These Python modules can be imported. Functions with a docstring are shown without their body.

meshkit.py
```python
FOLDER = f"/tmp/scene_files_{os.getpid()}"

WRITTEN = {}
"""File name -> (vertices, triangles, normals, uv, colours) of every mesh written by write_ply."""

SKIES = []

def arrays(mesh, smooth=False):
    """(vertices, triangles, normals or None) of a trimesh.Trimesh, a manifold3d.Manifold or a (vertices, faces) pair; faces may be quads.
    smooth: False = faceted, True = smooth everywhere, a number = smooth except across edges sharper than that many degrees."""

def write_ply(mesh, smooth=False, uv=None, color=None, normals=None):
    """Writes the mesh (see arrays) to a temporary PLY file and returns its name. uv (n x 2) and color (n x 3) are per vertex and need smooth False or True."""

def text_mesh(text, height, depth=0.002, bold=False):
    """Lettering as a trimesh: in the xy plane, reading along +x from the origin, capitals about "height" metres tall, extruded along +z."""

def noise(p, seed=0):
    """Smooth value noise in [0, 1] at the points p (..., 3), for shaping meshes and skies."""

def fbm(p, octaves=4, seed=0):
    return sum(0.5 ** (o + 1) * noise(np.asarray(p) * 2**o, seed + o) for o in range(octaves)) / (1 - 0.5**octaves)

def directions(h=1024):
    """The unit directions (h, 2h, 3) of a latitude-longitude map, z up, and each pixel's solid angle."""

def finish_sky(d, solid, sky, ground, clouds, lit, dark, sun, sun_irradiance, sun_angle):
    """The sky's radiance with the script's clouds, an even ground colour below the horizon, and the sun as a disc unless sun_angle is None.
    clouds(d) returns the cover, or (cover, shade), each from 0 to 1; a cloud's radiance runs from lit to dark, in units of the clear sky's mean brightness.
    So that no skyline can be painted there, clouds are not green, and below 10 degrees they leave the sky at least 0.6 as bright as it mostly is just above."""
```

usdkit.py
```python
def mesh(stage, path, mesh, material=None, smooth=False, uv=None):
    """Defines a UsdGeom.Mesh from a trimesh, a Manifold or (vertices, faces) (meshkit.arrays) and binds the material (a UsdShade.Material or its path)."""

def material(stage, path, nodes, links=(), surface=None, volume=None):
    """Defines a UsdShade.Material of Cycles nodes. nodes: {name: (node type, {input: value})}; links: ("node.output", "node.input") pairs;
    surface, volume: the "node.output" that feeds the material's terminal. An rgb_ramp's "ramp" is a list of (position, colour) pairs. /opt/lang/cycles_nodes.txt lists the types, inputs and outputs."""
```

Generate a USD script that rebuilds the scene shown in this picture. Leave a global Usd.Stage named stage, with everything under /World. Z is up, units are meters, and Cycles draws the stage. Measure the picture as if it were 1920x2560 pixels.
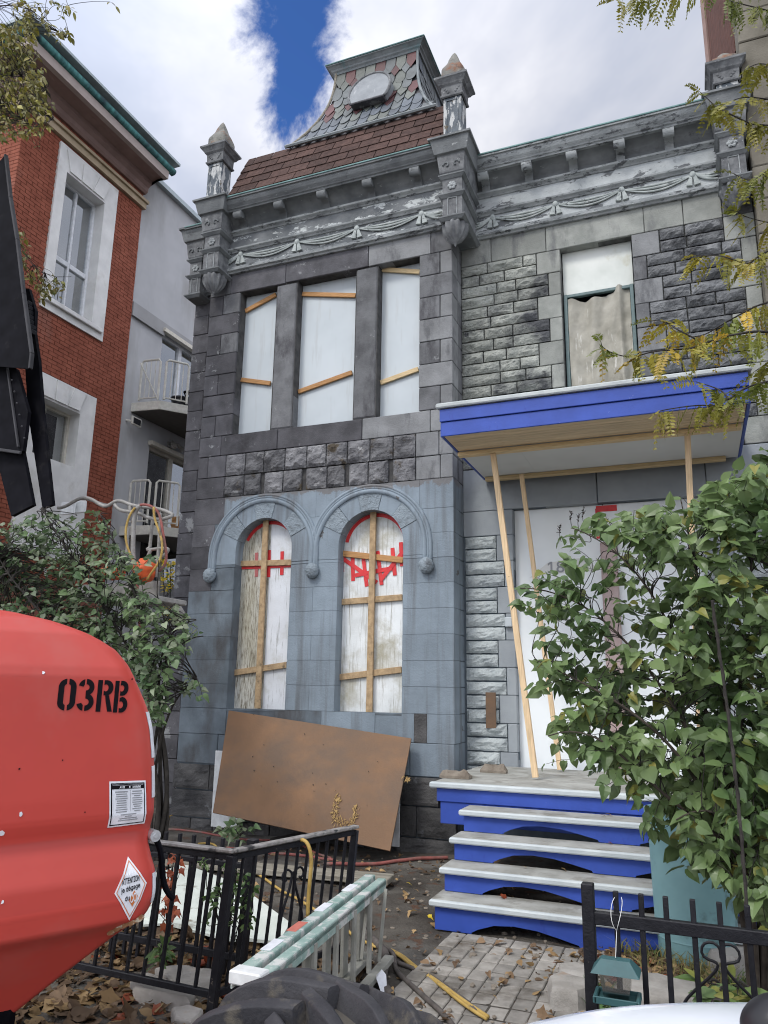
import math, random
import numpy as np
import trimesh
import meshkit, usdkit
from shapely import geometry as sg, affinity as sa
from shapely.ops import unary_union
from pxr import Usd, UsdGeom, UsdLux, UsdShade, Gf, Sdf, Vt

# ---------------------------------------------------------------- camera, sky, sun
stage = Usd.Stage.CreateInMemory()
UsdGeom.SetStageUpAxis(stage, UsdGeom.Tokens.z)
UsdGeom.SetStageMetersPerUnit(stage, 1.0)
UsdGeom.Xform.Define(stage, '/World'); UsdGeom.Scope.Define(stage, '/World/Looks')
YAW, PITCH, ROLL, FPX = math.radians(-21.985), math.radians(13.054), math.radians(0.902), 1906.7
EYE = np.array([0.0, 0.0, 1.65])
_cy, _sy, _cp, _sp = math.cos(YAW), math.sin(YAW), math.cos(PITCH), math.sin(PITCH)
FWD = np.array([_sy*_cp, _cy*_cp, _sp]); _r = np.array([_cy, -_sy, 0.0]); _u = np.cross(_r, FWD)
RGT = _r*math.cos(ROLL) + _u*math.sin(ROLL); UPV = -_r*math.sin(ROLL) + _u*math.cos(ROLL)
cam = UsdGeom.Camera.Define(stage, '/World/camera')
cam.CreateHorizontalApertureAttr(36.0); cam.CreateVerticalApertureAttr(48.0)
cam.CreateFocalLengthAttr(FPX/1920*36.0); cam.CreateClippingRangeAttr(Gf.Vec2f(0.05, 2000))
cam.CreateExposureAttr(0.30)
m4 = Gf.Matrix4d(1.0)
for i, v in enumerate((RGT, UPV, -FWD, EYE)):
    m4.SetRow(i, Gf.Vec4d(*map(float, v), 1.0 if i == 3 else 0.0))
cam.AddTransformOp().Set(m4)

def at(px, py, x=None, y=None, z=None):
    """The point of a real plane (x, y or z constant) that the photograph shows at pixel (px, py)."""
    d = FWD*FPX + RGT*(px-960) - UPV*(py-1280)
    k = 0 if x is not None else 1 if y is not None else 2
    t = ((x, y, z)[k] - EYE[k]) / d[k]
    return EYE + t*d
def atp(px, py, p0, n):
    d = FWD*FPX + RGT*(px-960) - UPV*(py-1280)
    return EYE + d*(np.dot(np.asarray(p0)-EYE, n)/np.dot(d, n))
def ray(px, py):
    d = FWD*FPX + RGT*(px-960) - UPV*(py-1280); return d/np.linalg.norm(d)

SUN = np.array([-0.25, -0.62, 0.74]); SUN /= np.linalg.norm(SUN)
sun = UsdLux.DistantLight.Define(stage, '/World/sun')
sun.CreateIntensityAttr(0.40); sun.CreateAngleAttr(14.0); sun.CreateColorAttr(Gf.Vec3f(1.0, 0.96, 0.90)); sun.CreateNormalizeAttr(True)
zax = SUN; xax = np.cross([0, 0, 1.0], zax); xax /= np.linalg.norm(xax); yax = np.cross(zax, xax)
ms = Gf.Matrix4d(1.0)
for i, v in enumerate((xax, yax, zax)):
    ms.SetRow(i, Gf.Vec4d(*map(float, v), 0.0))
sun.AddTransformOp().Set(ms)

gapA, gapB, gapC = ray(748, -140), ray(742, 40), ray(722, 320)
gapN = np.cross(gapA, gapC); gapN /= np.linalg.norm(gapN)
sky_nodes = {
    'tc': ('texture_coordinate', {}),
    'sky': ('sky_texture', {'sky_type': 'single_scattering', 'sun_disc': False, 'sun_elevation': float(math.asin(SUN[2])), 'sun_rotation': float(math.atan2(SUN[0], SUN[1]))}),
    'skyb': ('mix', {'mix_type': 'multiply', 'fac': 1.0, 'color2': (0.46, 0.80, 1.40)}),
    # soft cloud shading
    'map1': ('mapping', {'scale': (1.0, 1.0, 1.6), 'location': (5.2, 0.3, 4.4)}),
    'n1': ('noise_texture', {'scale': 2.1, 'detail': 7.0, 'roughness': 0.52, 'distortion': 0.35}),
    'r1': ('rgb_ramp', {'ramp': [(0.28, (3.3, 3.7, 4.7)), (0.42, (4.1, 4.45, 5.4)), (0.54, (5.7, 5.85, 6.5)), (0.68, (8.2, 8.2, 8.4))]}),
    'sd': ('vector_math', {'math_type': 'dot_product', 'vector2': tuple(map(float, SUN))}),
    'sg': ('map_range', {'range_type': 'smoothstep', 'from_min': -0.1, 'from_max': 1.0, 'to_min': 1.0, 'to_max': 2.7, 'clamp': True}),
    'cl': ('vector_math', {'math_type': 'scale'}),
    'n3': ('noise_texture', {'scale': 6.0, 'detail': 8.0, 'roughness': 0.6}),
    # long gap in the clouds
    'dg': ('vector_math', {'math_type': 'dot_product', 'vector2': tuple(gapN)}),
    'ab': ('math', {'math_type': 'absolute'}),
    'de': ('vector_math', {'math_type': 'dot_product', 'vector2': tuple(gapB)}),
    'ext': ('map_range', {'value': 0.5, 'from_min': 0.9945, 'from_max': 0.985, 'to_min': 0.0, 'to_max': 0.075, 'clamp': False}),
    'nw': ('noise_texture', {'scale': 7.5, 'detail': 9.0, 'roughness': 0.62, 'distortion': 0.5}),
    'nwm': ('map_range', {'from_min': 0.3, 'from_max': 0.7, 'to_min': -0.045, 'to_max': 0.045, 'clamp': False}),
    'a1': ('math', {'math_type': 'add'}), 'a2': ('math', {'math_type': 'add'}),
    'gap': ('map_range', {'range_type': 'smoothstep', 'from_min': 0.000, 'from_max': 0.045, 'to_min': 0.0, 'to_max': 1.0, 'clamp': True}),
    # other, fainter gaps anywhere
    'n2': ('noise_texture', {'scale': 1.3, 'detail': 5.0, 'roughness': 0.5}),
    'r2': ('map_range', {'range_type': 'smoothstep', 'from_min': 0.20, 'from_max': 0.27, 'to_min': 0.0, 'to_max': 1.0, 'clamp': True}),
    'cov': ('math', {'math_type': 'multiply'}),
    'mixc': ('mix', {}),
    'bg': ('background_shader', {'strength': 0.1}),
}
sky_links = [('tc.generated', 'map1.vector'), ('map1.vector', 'n1.vector'), ('n1.fac', 'r1.fac'), ('sky.color', 'skyb.color1'), ('tc.generated', 'n2.vector'), ('tc.generated', 'nw.vector'),
    ('tc.generated', 'dg.vector1'), ('dg.value', 'ab.value1'), ('tc.generated', 'de.vector1'), ('de.value', 'ext.value'), ('nw.fac', 'nwm.value'),
    ('ab.value', 'a1.value1'), ('ext.result', 'a1.value2'), ('a1.value', 'a2.value1'), ('nwm.result', 'a2.value2'), ('a2.value', 'gap.value'),
    ('n2.fac', 'r2.value'), ('gap.result', 'cov.value1'), ('r2.result', 'cov.value2'), ('cov.value', 'mixc.fac'), ('skyb.color', 'mixc.color1'), ('r1.color', 'cl.vector1'), ('tc.generated', 'sd.vector1'), ('sd.value', 'sg.value'), ('sg.result', 'cl.scale'), ('cl.vector', 'mixc.color2'), ('mixc.color', 'bg.color')]
sky_mat = usdkit.material(stage, '/World/Looks/sky', sky_nodes, sky_links, surface='bg.background')
dome = UsdLux.DomeLight.Define(stage, '/World/sky')
UsdShade.MaterialBindingAPI.Apply(dome.GetPrim()).Bind(sky_mat)
dome.GetPrim().SetCustomDataByKey('kind', 'structure')

# ---------------------------------------------------------------- helpers: prims
RNG = np.random.default_rng(7); random.seed(7)
_used = {}
def path_for(name, parent):
    base = parent.GetPath() if parent is not None else Sdf.Path('/World')
    k = (str(base), name); n = _used.get(k, 0); _used[k] = n + 1
    return f"{base}/{name}" + (f"_{n:03d}" if n else '')
def tag(p, label=None, category=None, group=None, kind=None):
    p = p.GetPrim()
    for k, v in (('label', label), ('category', category), ('group', group), ('kind', kind)):
        if v: p.SetCustomDataByKey(k, v)
    return p
def thing(name, label, category, loc=(0, 0, 0), group=None):
    x = UsdGeom.Xform.Define(stage, path_for(name, None))
    if any(loc): x.AddTranslateOp().Set(Gf.Vec3d(*map(float, loc)))
    p = tag(x, label, category, group); ORIGIN[str(p.GetPath())] = np.array(loc, float)
    return p
ORIGIN = {}
def part(name, mesh, mat, parent=None, smooth=False, **tags):
    """One Mesh prim. Vertices are given in world metres; a thing's own origin is taken off."""
    if isinstance(mesh, trimesh.Trimesh): mesh = (np.array(mesh.vertices), np.array(mesh.faces))
    v, f = np.asarray(mesh[0], float), np.asarray(mesh[1], int)
    if parent is not None:
        top = '/'.join(str(parent.GetPath()).split('/')[:3])
        v = v - ORIGIN.get(top, 0)
    m = usdkit.mesh(stage, path_for(name, parent), (v, f), LOOK[mat] if isinstance(mat, str) else mat, smooth=smooth)
    return tag(m, **tags)

# ---------------------------------------------------------------- helpers: meshes
class MB:
    def __init__(self): self.v, self.f, self.n = [], [], 0
    def add(self, v, f):
        v = np.asarray(v, float); f = np.asarray(f, int)
        if f.shape[1] == 4: f = np.vstack([f[:, [0, 1, 2]], f[:, [0, 2, 3]]])
        self.v.append(v); self.f.append(f + self.n); self.n += len(v); return self
    def m(self, mesh):
        return self.add(*mesh) if isinstance(mesh, tuple) else self.add(mesh.vertices, mesh.faces)
    def get(self): return np.vstack(self.v), np.vstack(self.f)
def _cham_template():
    s = np.array([(x, y, z) for x in (-1, 1) for y in (-1, 1) for z in (-1, 1)], float)
    big, c = np.array([10., 11., 12.]), 1.0
    pts, key = [], []
    for q in s:
        for k in range(3):
            p = q*(big - c); p[k] = q[k]*big[k]; pts.append(p); key.append((q, k))
    h = trimesh.Trimesh(pts, trimesh.convex.convex_hull(np.array(pts)).faces, process=False) if False else None
    from scipy.spatial import ConvexHull
    ch = ConvexHull(np.array(pts)); f = ch.simplices.copy(); P = np.array(pts)
    for i, t in enumerate(f):
        if np.dot(np.cross(P[t[1]]-P[t[0]], P[t[2]]-P[t[0]]), ch.equations[i, :3]) < 0: f[i] = t[::-1]
    return np.array([k[0] for k in key]), np.array([k[1] for k in key]), f
_CQ, _CK, _CF = _cham_template()
def cbox(x0, x1, y0, y1, z0, z1, c=0.005):
    lo, hi = np.minimum((x0, y0, z0), (x1, y1, z1)), np.maximum((x0, y0, z0), (x1, y1, z1))
    h, mid = (hi-lo)/2, (hi+lo)/2; c = min(c, 0.45*h.min())
    if c <= 0: return box(x0, x1, y0, y1, z0, z1)
    p = _CQ*(h-c); i = np.arange(24); p[i, _CK] = _CQ[i, _CK]*h[_CK]
    return p + mid, _CF
_BF = np.array([[0, 2, 3, 1], [4, 5, 7, 6], [0, 1, 5, 4], [2, 6, 7, 3], [0, 4, 6, 2], [1, 3, 7, 5]])
_BF3 = np.vstack([_BF[:, [0, 1, 2]], _BF[:, [0, 2, 3]]])
# (_BF: vertices ordered z + 2y + 4x)
def _fixbox():
    P = np.array([(x, y, z) for x in (-1, 1) for y in (-1, 1) for z in (-1, 1)], float); out = []
    for t in _BF3:
        n = np.cross(P[t[1]]-P[t[0]], P[t[2]]-P[t[0]])
        out.append(t if np.dot(n, P[t].mean(0)) > 0 else t[::-1])
    return np.array(out)
_BF3 = _fixbox()
def box(x0, x1, y0, y1, z0, z1):
    return np.array([(x, y, z) for x in sorted((x0, x1)) for y in sorted((y0, y1)) for z in sorted((z0, z1))], float), _BF3
def frame_of(d, up=(0, 0, 1)):
    d = np.asarray(d, float); d = d/np.linalg.norm(d); up = np.asarray(up, float)
    s = np.cross(up, d)
    if np.linalg.norm(s) < 1e-4: s = np.cross((0, 1, 0), d)
    s /= np.linalg.norm(s); return d, s, np.cross(d, s)
def beam(p, q, w, h, c=0.003, up=(0, 0, 1)):
    """A chamfered bar from p to q, w wide (sideways) and h high (along up)."""
    p, q = np.asarray(p, float), np.asarray(q, float); L = np.linalg.norm(q-p)
    d, s, u = frame_of(q-p, up)
    v, f = cbox(0, L, -w/2, w/2, -h/2, h/2, c)
    return p + v[:, :1]*d + v[:, 1:2]*s + v[:, 2:]*u, f
def tube(pts, r, n=7, cap=True):
    pts = np.asarray(pts, float); k = len(pts); r = np.broadcast_to(np.asarray(r, float), (k,))
    t = np.gradient(pts, axis=0); t /= np.maximum(np.linalg.norm(t, axis=1, keepdims=True), 1e-9)
    a = np.array([0, 0, 1.0]) if abs(t[0][2]) < 0.9 else np.array([1.0, 0, 0])
    s = np.cross(a, t[0]); s /= np.linalg.norm(s); V = []
    for i in range(k):
        s = s - t[i]*np.dot(s, t[i]); s /= max(np.linalg.norm(s), 1e-9); b = np.cross(t[i], s)
        an = np.linspace(0, 2*np.pi, n, endpoint=False)
        V.append(pts[i] + r[i]*(np.cos(an)[:, None]*s + np.sin(an)[:, None]*b))
    V = np.vstack(V); F = []
    for i in range(k-1):
        for j in range(n):
            a0, a1 = i*n+j, i*n+(j+1) % n
            F += [(a0, a1, a1+n), (a0, a1+n, a0+n)]
    if cap:
        for e, o in ((0, 1), (k-1, 0)):
            c = len(V); V = np.vstack([V, pts[e]])
            for j in range(n):
                x, y = e*n+j, e*n+(j+1) % n
                F.append((c, y, x) if o else (c, x, y))
    return V, np.array(F)
def spline(pts, n=24):
    from scipy.interpolate import CubicSpline
    pts = np.asarray(pts, float); d = np.r_[0, np.cumsum(np.linalg.norm(np.diff(pts, axis=0), axis=1))]
    return CubicSpline(d, pts)(np.linspace(0, d[-1], n))
def poly_xz(poly, y0, y1):
    """A shapely polygon in (x, z), made solid from y0 (front) to y1."""
    mb = MB()
    for g in getattr(poly, 'geoms', [poly]):
        if g.is_empty or g.area < 1e-6: continue
        e = trimesh.creation.extrude_polygon(g, abs(y1-y0), engine='earcut')
        v = np.array(e.vertices); w = np.stack([v[:, 0], max(y0, y1) - v[:, 2], v[:, 1]], 1)
        mb.add(w, e.faces)
    return mb.get()
def prof_x(profile, x0, x1, Y):
    """A closed (d, z) profile, d metres in front of the plane y = Y, run from x0 to x1."""
    e = trimesh.creation.extrude_polygon(sg.Polygon(profile), x1-x0, engine='earcut')
    v = np.array(e.vertices)
    w = np.stack([x0 + v[:, 2], Y - v[:, 0], v[:, 1]], 1); f = np.array(e.faces)
    t = trimesh.Trimesh(w, f, process=False)
    if t.volume < 0: f = f[:, ::-1]
    return w, f
def grid_faces(nu, nv):
    F = []
    for i in range(nu-1):
        for j in range(nv-1):
            a = i*nv+j; F += [(a, a+nv, a+nv+1), (a, a+nv+1, a+1)]
    return np.array(F)
def lathe(profile, centre, n=20):
    prof = np.asarray(profile, float); a = np.linspace(0, 2*np.pi, n+1)
    V = np.stack([np.outer(prof[:, 0], np.cos(a)), np.outer(prof[:, 0], np.sin(a)), np.repeat(prof[:, 1:2], n+1, 1)], -1).reshape(-1, 3) + centre
    F = grid_faces(len(prof), n+1)
    return V, F[:, ::-1]
def place(mesh, M):
    v, f = mesh; return v@np.asarray(M)[:3, :3].T + np.asarray(M)[:3, 3], f
# ---------------------------------------------------------------- materials
LOOK = {}
def rgb(h, k=1.0):
    h = h.lstrip('#'); c = np.array([int(h[i:i+2], 16)/255 for i in (0, 2, 4)])
    return tuple(float(x)*k for x in np.where(c <= 0.04045, c/12.92, ((c+0.055)/1.055)**2.4))
def mul(c, k): return tuple(float(x)*k for x in c)
def surf(name, c1, c2, scale=6.0, rough=0.8, bump=0.3, bscale=40.0, bdist=0.01, rnd=0.0, lo=0.35, hi=0.65, stretch=(1, 1, 1), stain=None, stain_scale=3.0, stain_at=(0.52, 0.7), stain_stretch=(1, 1, 1), stain2=None, stain2_scale=9.0, stain2_at=(0.58, 0.62), spec=0.3, metal=0.0, coat=0.0, detail=6.0, island=0.0, ztop=None, sdetail=7.0, srough=0.62):
    N = {'g': ('geometry', {}), 'mp': ('mapping', {'scale': tuple(map(float, stretch))}),
         'n': ('noise_texture', {'scale': scale, 'detail': detail, 'roughness': 0.6}), 'r': ('rgb_ramp', {'ramp': [(lo, c1), (hi, c2)]}),
         'p': ('principled_bsdf', {'roughness': rough, 'specular_ior_level': spec, 'metallic': metal, 'coat_weight': coat}),
         'bn': ('noise_texture', {'scale': bscale, 'detail': 5.0, 'roughness': 0.65}), 'b': ('bump', {'strength': bump, 'distance': bdist})}
    K = [('g.position', 'mp.vector'), ('mp.vector', 'n.vector'), ('n.fac', 'r.fac'), ('mp.vector', 'bn.vector'), ('bn.fac', 'b.height'), ('b.normal', 'p.normal')]
    out = 'r.color'
    for i, (sc, ss, sat, stc) in enumerate(((stain, stain_scale, stain_at, stain_stretch), (stain2, stain2_scale, stain2_at, (1, 1, 1)))):
        if sc is None: continue
        N.update({f's{i}m': ('mapping', {'scale': tuple(map(float, stc)), 'location': (3.1+i, 1.7, 5.3)}), f's{i}n': ('noise_texture', {'scale': ss, 'detail': sdetail, 'roughness': srough}),
                  f's{i}r': ('map_range', {'from_min': sat[0], 'from_max': sat[1], 'to_min': 0.0, 'to_max': 1.0, 'clamp': True}), f's{i}x': ('mix', {'color2': sc})})
        K += [('g.position', f's{i}m.vector'), (f's{i}m.vector', f's{i}n.vector'), (f's{i}n.fac', f's{i}r.value'), (f's{i}r.result', f's{i}x.fac'), (out, f's{i}x.color1')]
        out = f's{i}x.color'
    if ztop:
        N.update({'zx': ('separate_xyz', {}), 'zn': ('noise_texture', {'scale': 5.0, 'detail': 9.0, 'roughness': 0.7}), 'zm': ('math', {'math_type': 'multiply_add', 'value2': ztop[2]}), 'zr': ('map_range', {'from_min': ztop[0], 'from_max': ztop[1], 'to_min': 0.0, 'to_max': 1.0, 'clamp': True}), 'zc': ('mix', {'color2': ztop[3]})})
        K += [('g.position', 'zx.vector'), ('g.position', 'zn.vector'), ('zn.fac', 'zm.value1'), ('zx.z', 'zm.value3'), ('zm.value', 'zr.value'), ('zr.result', 'zc.fac'), (out, 'zc.color1')]; out = 'zc.color'
    if rnd or island:
        N.update({'oi': ('object_info', {}), 'rm': ('map_range', {'from_min': 0.0, 'from_max': 1.0, 'to_min': 1-(rnd or island), 'to_max': 1+(rnd or island)}), 'hv': ('hsv', {})})
        K += [('oi.random' if rnd else 'g.random_per_island', 'rm.value'), ('rm.result', 'hv.value'), (out, 'hv.color')]; out = 'hv.color'
    K.append((out, 'p.base_color'))
    LOOK[name] = usdkit.material(stage, f'/World/Looks/{name}', N, K, surface='p.BSDF')
def plain(name, c, rough=0.5, spec=0.4, metal=0.0, coat=0.0, **k):
    surf(name, mul(c, 0.88), mul(c, 1.1), scale=k.pop('scale', 14.0), rough=rough, spec=spec, metal=metal, coat=coat, bump=k.pop('bump', 0.08), bscale=k.pop('bscale', 60.0), **k)
def leafmat(name, c1, c2, scale=3.0, island=0.25, rough=0.45):
    N = {'g': ('geometry', {}), 'n': ('noise_texture', {'scale': scale, 'detail': 3.0}), 'r': ('rgb_ramp', {'ramp': [(0.38, c1), (0.62, c2)]}),
         'w': ('map_range', {'from_min': 0.0, 'from_max': 1.0, 'to_min': 1-island, 'to_max': 1+island}), 'oi': ('object_info', {}), 'ad': ('math', {'math_type': 'add'}), 'fr': ('math', {'math_type': 'fraction'}),
         'hv': ('hsv', {}), 'p': ('principled_bsdf', {'roughness': rough, 'specular_ior_level': 0.35}), 't': ('translucent_bsdf', {}), 'x': ('mix_closure', {'fac': 0.22})}
    K = [('g.position', 'n.vector'), ('n.fac', 'r.fac'), ('g.random_per_island', 'ad.value1'), ('oi.random', 'ad.value2'), ('ad.value', 'fr.value1'), ('fr.value', 'w.value'), ('w.result', 'hv.value'), ('r.color', 'hv.color'),
         ('hv.color', 'p.base_color'), ('hv.color', 't.color'), ('p.BSDF', 'x.closure1'), ('t.BSDF', 'x.closure2')]
    LOOK[name] = usdkit.material(stage, f'/World/Looks/{name}', N, K, surface='x.closure')

DK, MD, LT = (0.082, 0.081, 0.088), (0.130, 0.133, 0.138), (0.190, 0.195, 0.198)
surf('stone_dark', mul(DK, 0.7), mul(DK, 1.25), 4.0, 0.85, 0.6, 40, rnd=0.28, sdetail=10.0, srough=0.72, stain=mul(LT, 1.1), stain_scale=3.0, stain_at=(0.60, 0.63), stain2=(0.03, 0.028, 0.03), stain2_scale=2.0, stain2_at=(0.55, 0.75))
surf('stone_mid', mul(MD, 0.72), mul(MD, 1.22), 4.0, 0.85, 0.6, 40, rnd=0.2, stain=mul(DK, 0.75), stain_scale=2.4, stain_at=(0.52, 0.64), stain_stretch=(1.5, 1.5, .6), stain2=mul(LT, 1.05), stain2_scale=4.0, stain2_at=(0.62, 0.65), sdetail=10.0, srough=0.7)
surf('stone_light', mul(LT, 0.80), mul(LT, 1.12), 4.0, 0.85, 0.6, 40, rnd=0.12, stain=mul(MD, 0.8), stain_scale=2.2, stain_at=(0.54, 0.64), stain_stretch=(1.5, 1.5, .6), stain2=mul(DK, .7), stain2_scale=9.0, stain2_at=(0.66, 0.70), sdetail=10.0, srough=0.7)
surf('stone_wing', (0.205, 0.215, 0.197), (0.300, 0.310, 0.285), 3.5, 0.88, 0.6, 50, rnd=0.14, stain=(0.095, 0.098, 0.102), stain_scale=1.6, stain_at=(0.52, 0.66), stain_stretch=(1.6, 1.6, 0.5), stain2=(0.10, 0.10, 0.10), stain2_scale=16.0, stain2_at=(0.68, 0.73))
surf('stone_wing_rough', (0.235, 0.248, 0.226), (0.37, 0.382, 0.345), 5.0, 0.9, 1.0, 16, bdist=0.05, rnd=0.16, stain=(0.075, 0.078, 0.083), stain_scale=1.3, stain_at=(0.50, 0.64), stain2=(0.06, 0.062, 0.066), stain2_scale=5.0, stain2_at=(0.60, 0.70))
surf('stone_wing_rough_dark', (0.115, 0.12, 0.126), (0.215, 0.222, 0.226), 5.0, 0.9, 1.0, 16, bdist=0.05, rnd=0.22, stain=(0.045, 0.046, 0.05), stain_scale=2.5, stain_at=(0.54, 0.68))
surf('stone_rough_bay', (0.085, 0.085, 0.09), (0.20, 0.20, 0.205), 5.0, 0.9, 1.0, 16, bdist=0.05, rnd=0.3, stain=(0.075, 0.062, 0.045), stain_scale=4.0, stain_at=(0.58, 0.66), stain2=(0.24, 0.24, 0.24), stain2_scale=4.0, stain2_at=(0.62, 0.66))
surf('mortar', (0.035, 0.035, 0.036), (0.075, 0.074, 0.072), 9.0, 0.95, 0.5, 60)
surf('mortar_wing', (0.06, 0.062, 0.06), (0.12, 0.122, 0.115), 9.0, 0.95, 0.5, 60)
PB = (0.205, 0.250, 0.288)
surf('painted_stone', mul(PB, 0.80), mul(PB, 1.12), 1.6, 0.7, 0.5, 45, rnd=0.06, stain=(0.105, 0.112, 0.118), stain_scale=1.5, stain_at=(0.50, 0.74), stain_stretch=(4.5, 4.5, 0.28), stain2=(0.10, 0.10, 0.10), stain2_scale=3.0, stain2_at=(0.665, 0.675), ztop=(4.235, 4.26, 0.42, (0.15, 0.15, 0.152)))
surf('painted_stone_worn', mul(PB, 0.42), mul(PB, 0.74), 2.0, 0.75, 0.4, 60, rnd=0.12, stain=(0.07, 0.072, 0.075), stain_scale=1.6, stain_at=(0.48, 0.66), stain_stretch=(1.5, 1.5, 0.6))
surf('painted_rough', (0.36, 0.40, 0.405), (0.46, 0.50, 0.50), 4.0, 0.75, 0.8, 22, bdist=0.03, rnd=0.05, stain=(0.28, 0.31, 0.325), stain_scale=3.0, stain_at=(0.52, 0.7))
surf('painted_voussoir', (0.205, 0.245, 0.275), (0.265, 0.312, 0.345), 4.0, 0.75, 1.0, 22, bdist=0.04, rnd=0.05, stain=(0.15, 0.17, 0.185), stain_scale=5.0, stain_at=(0.56, 0.7))
surf('painted_jamb', (0.235, 0.260, 0.280), (0.30, 0.328, 0.345), 2.0, 0.7, 0.25, 70, rnd=0.05, stain=(0.17, 0.185, 0.20), stain_scale=1.1, stain_at=(0.55, 0.8))
surf('painted_joint', mul(PB, 0.42), mul(PB, 0.62), 8.0, 0.9, 0.3, 60)
surf('painted_plinth', (0.030, 0.030, 0.031), (0.090, 0.088, 0.086), 3.0, 0.9, 0.8, 40, bdist=0.02, rnd=0.25, stain=(0.20, 0.21, 0.215), stain_scale=3.4, stain_at=(0.63, 0.70))
# weathered, flaking paint of the wooden cornice: grey undercoat, light flakes
def flaking(name, base, base2, flake, a, b, sc=9.0, stretch=(0.6, 1, 1.6)):
    surf(name, base, base2, 3.0, 0.75, 0.8, 50, sdetail=11.0, srough=0.74, stain=flake, stain_scale=sc, stain_at=(a, b), stain_stretch=stretch, stain2=(0.035, 0.035, 0.036), stain2_scale=5.0, stain2_at=(0.60, 0.72))
flaking('trim_dark', (0.105, 0.114, 0.118), (0.195, 0.207, 0.210), (0.42, 0.44, 0.43), 0.62, 0.66)
flaking('trim_flaky', (0.10, 0.11, 0.117), (0.19, 0.202, 0.208), (0.50, 0.53, 0.52), 0.535, 0.555, 4.5)
flaking('trim_pale', (0.30, 0.325, 0.33), (0.45, 0.475, 0.475), (0.11, 0.117, 0.123), 0.545, 0.565, 4.5)
flaking('trim_mould', (0.20, 0.216, 0.22), (0.36, 0.382, 0.382), (0.08, 0.085, 0.09), 0.54, 0.60, 11.0)
surf('swag_pale', (0.28, 0.31, 0.30), (0.43, 0.465, 0.45), 9.0, 0.7, 0.4, 60, stain=(0.13, 0.14, 0.145), stain_scale=16.0, stain_at=(0.60, 0.66))
surf('soot_wood', (0.08, 0.084, 0.089), (0.185, 0.192, 0.196), 9.0, 0.7, 0.5, 60, stain=(0.25, 0.26, 0.26), stain_scale=14.0, stain_at=(0.63, 0.67))
surf('peeling_post', (0.075, 0.09, 0.105), (0.15, 0.17, 0.185), 6.0, 0.75, 0.8, 50, stain=(0.46, 0.47, 0.46), stain_scale=9.0, stain_at=(0.52, 0.55), stain_stretch=(1.3, 1.3, 0.4), stain2=(0.12, 0.10, 0.07), stain2_scale=12.0, stain2_at=(0.62, 0.66))
surf('finial_lead', (0.12, 0.12, 0.108), (0.215, 0.21, 0.185), 6.0, 0.7, 0.6, 40, stain=(0.17, 0.085, 0.05), stain_scale=4.0, stain_at=(0.52, 0.62), stain2=(0.05, 0.05, 0.045), stain2_scale=9.0, stain2_at=(0.58, 0.66))
surf('lead_panel', (0.16, 0.175, 0.19), (0.24, 0.26, 0.275), 3.0, 0.55, 0.2, 30, stain=(0.38, 0.39, 0.40), stain_scale=6.0, stain_at=(0.62, 0.72), stain_stretch=(2, 1, 0.4))
surf('shingle_brown', (0.052, 0.030, 0.025), (0.086, 0.050, 0.041), 14.0, 0.95, 0.8, 160, rnd=0.26)
for nm, c in (('slate_grey', (0.112, 0.126, 0.130)), ('slate_green', (0.122, 0.135, 0.122)), ('slate_blue', (0.092, 0.108, 0.128)), ('slate_red', (0.090, 0.034, 0.036))):
    surf(nm, mul(c, 0.8), mul(c, 1.15), 8.0, 0.6, 0.25, 60, rnd=0.2, spec=0.4)
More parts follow.
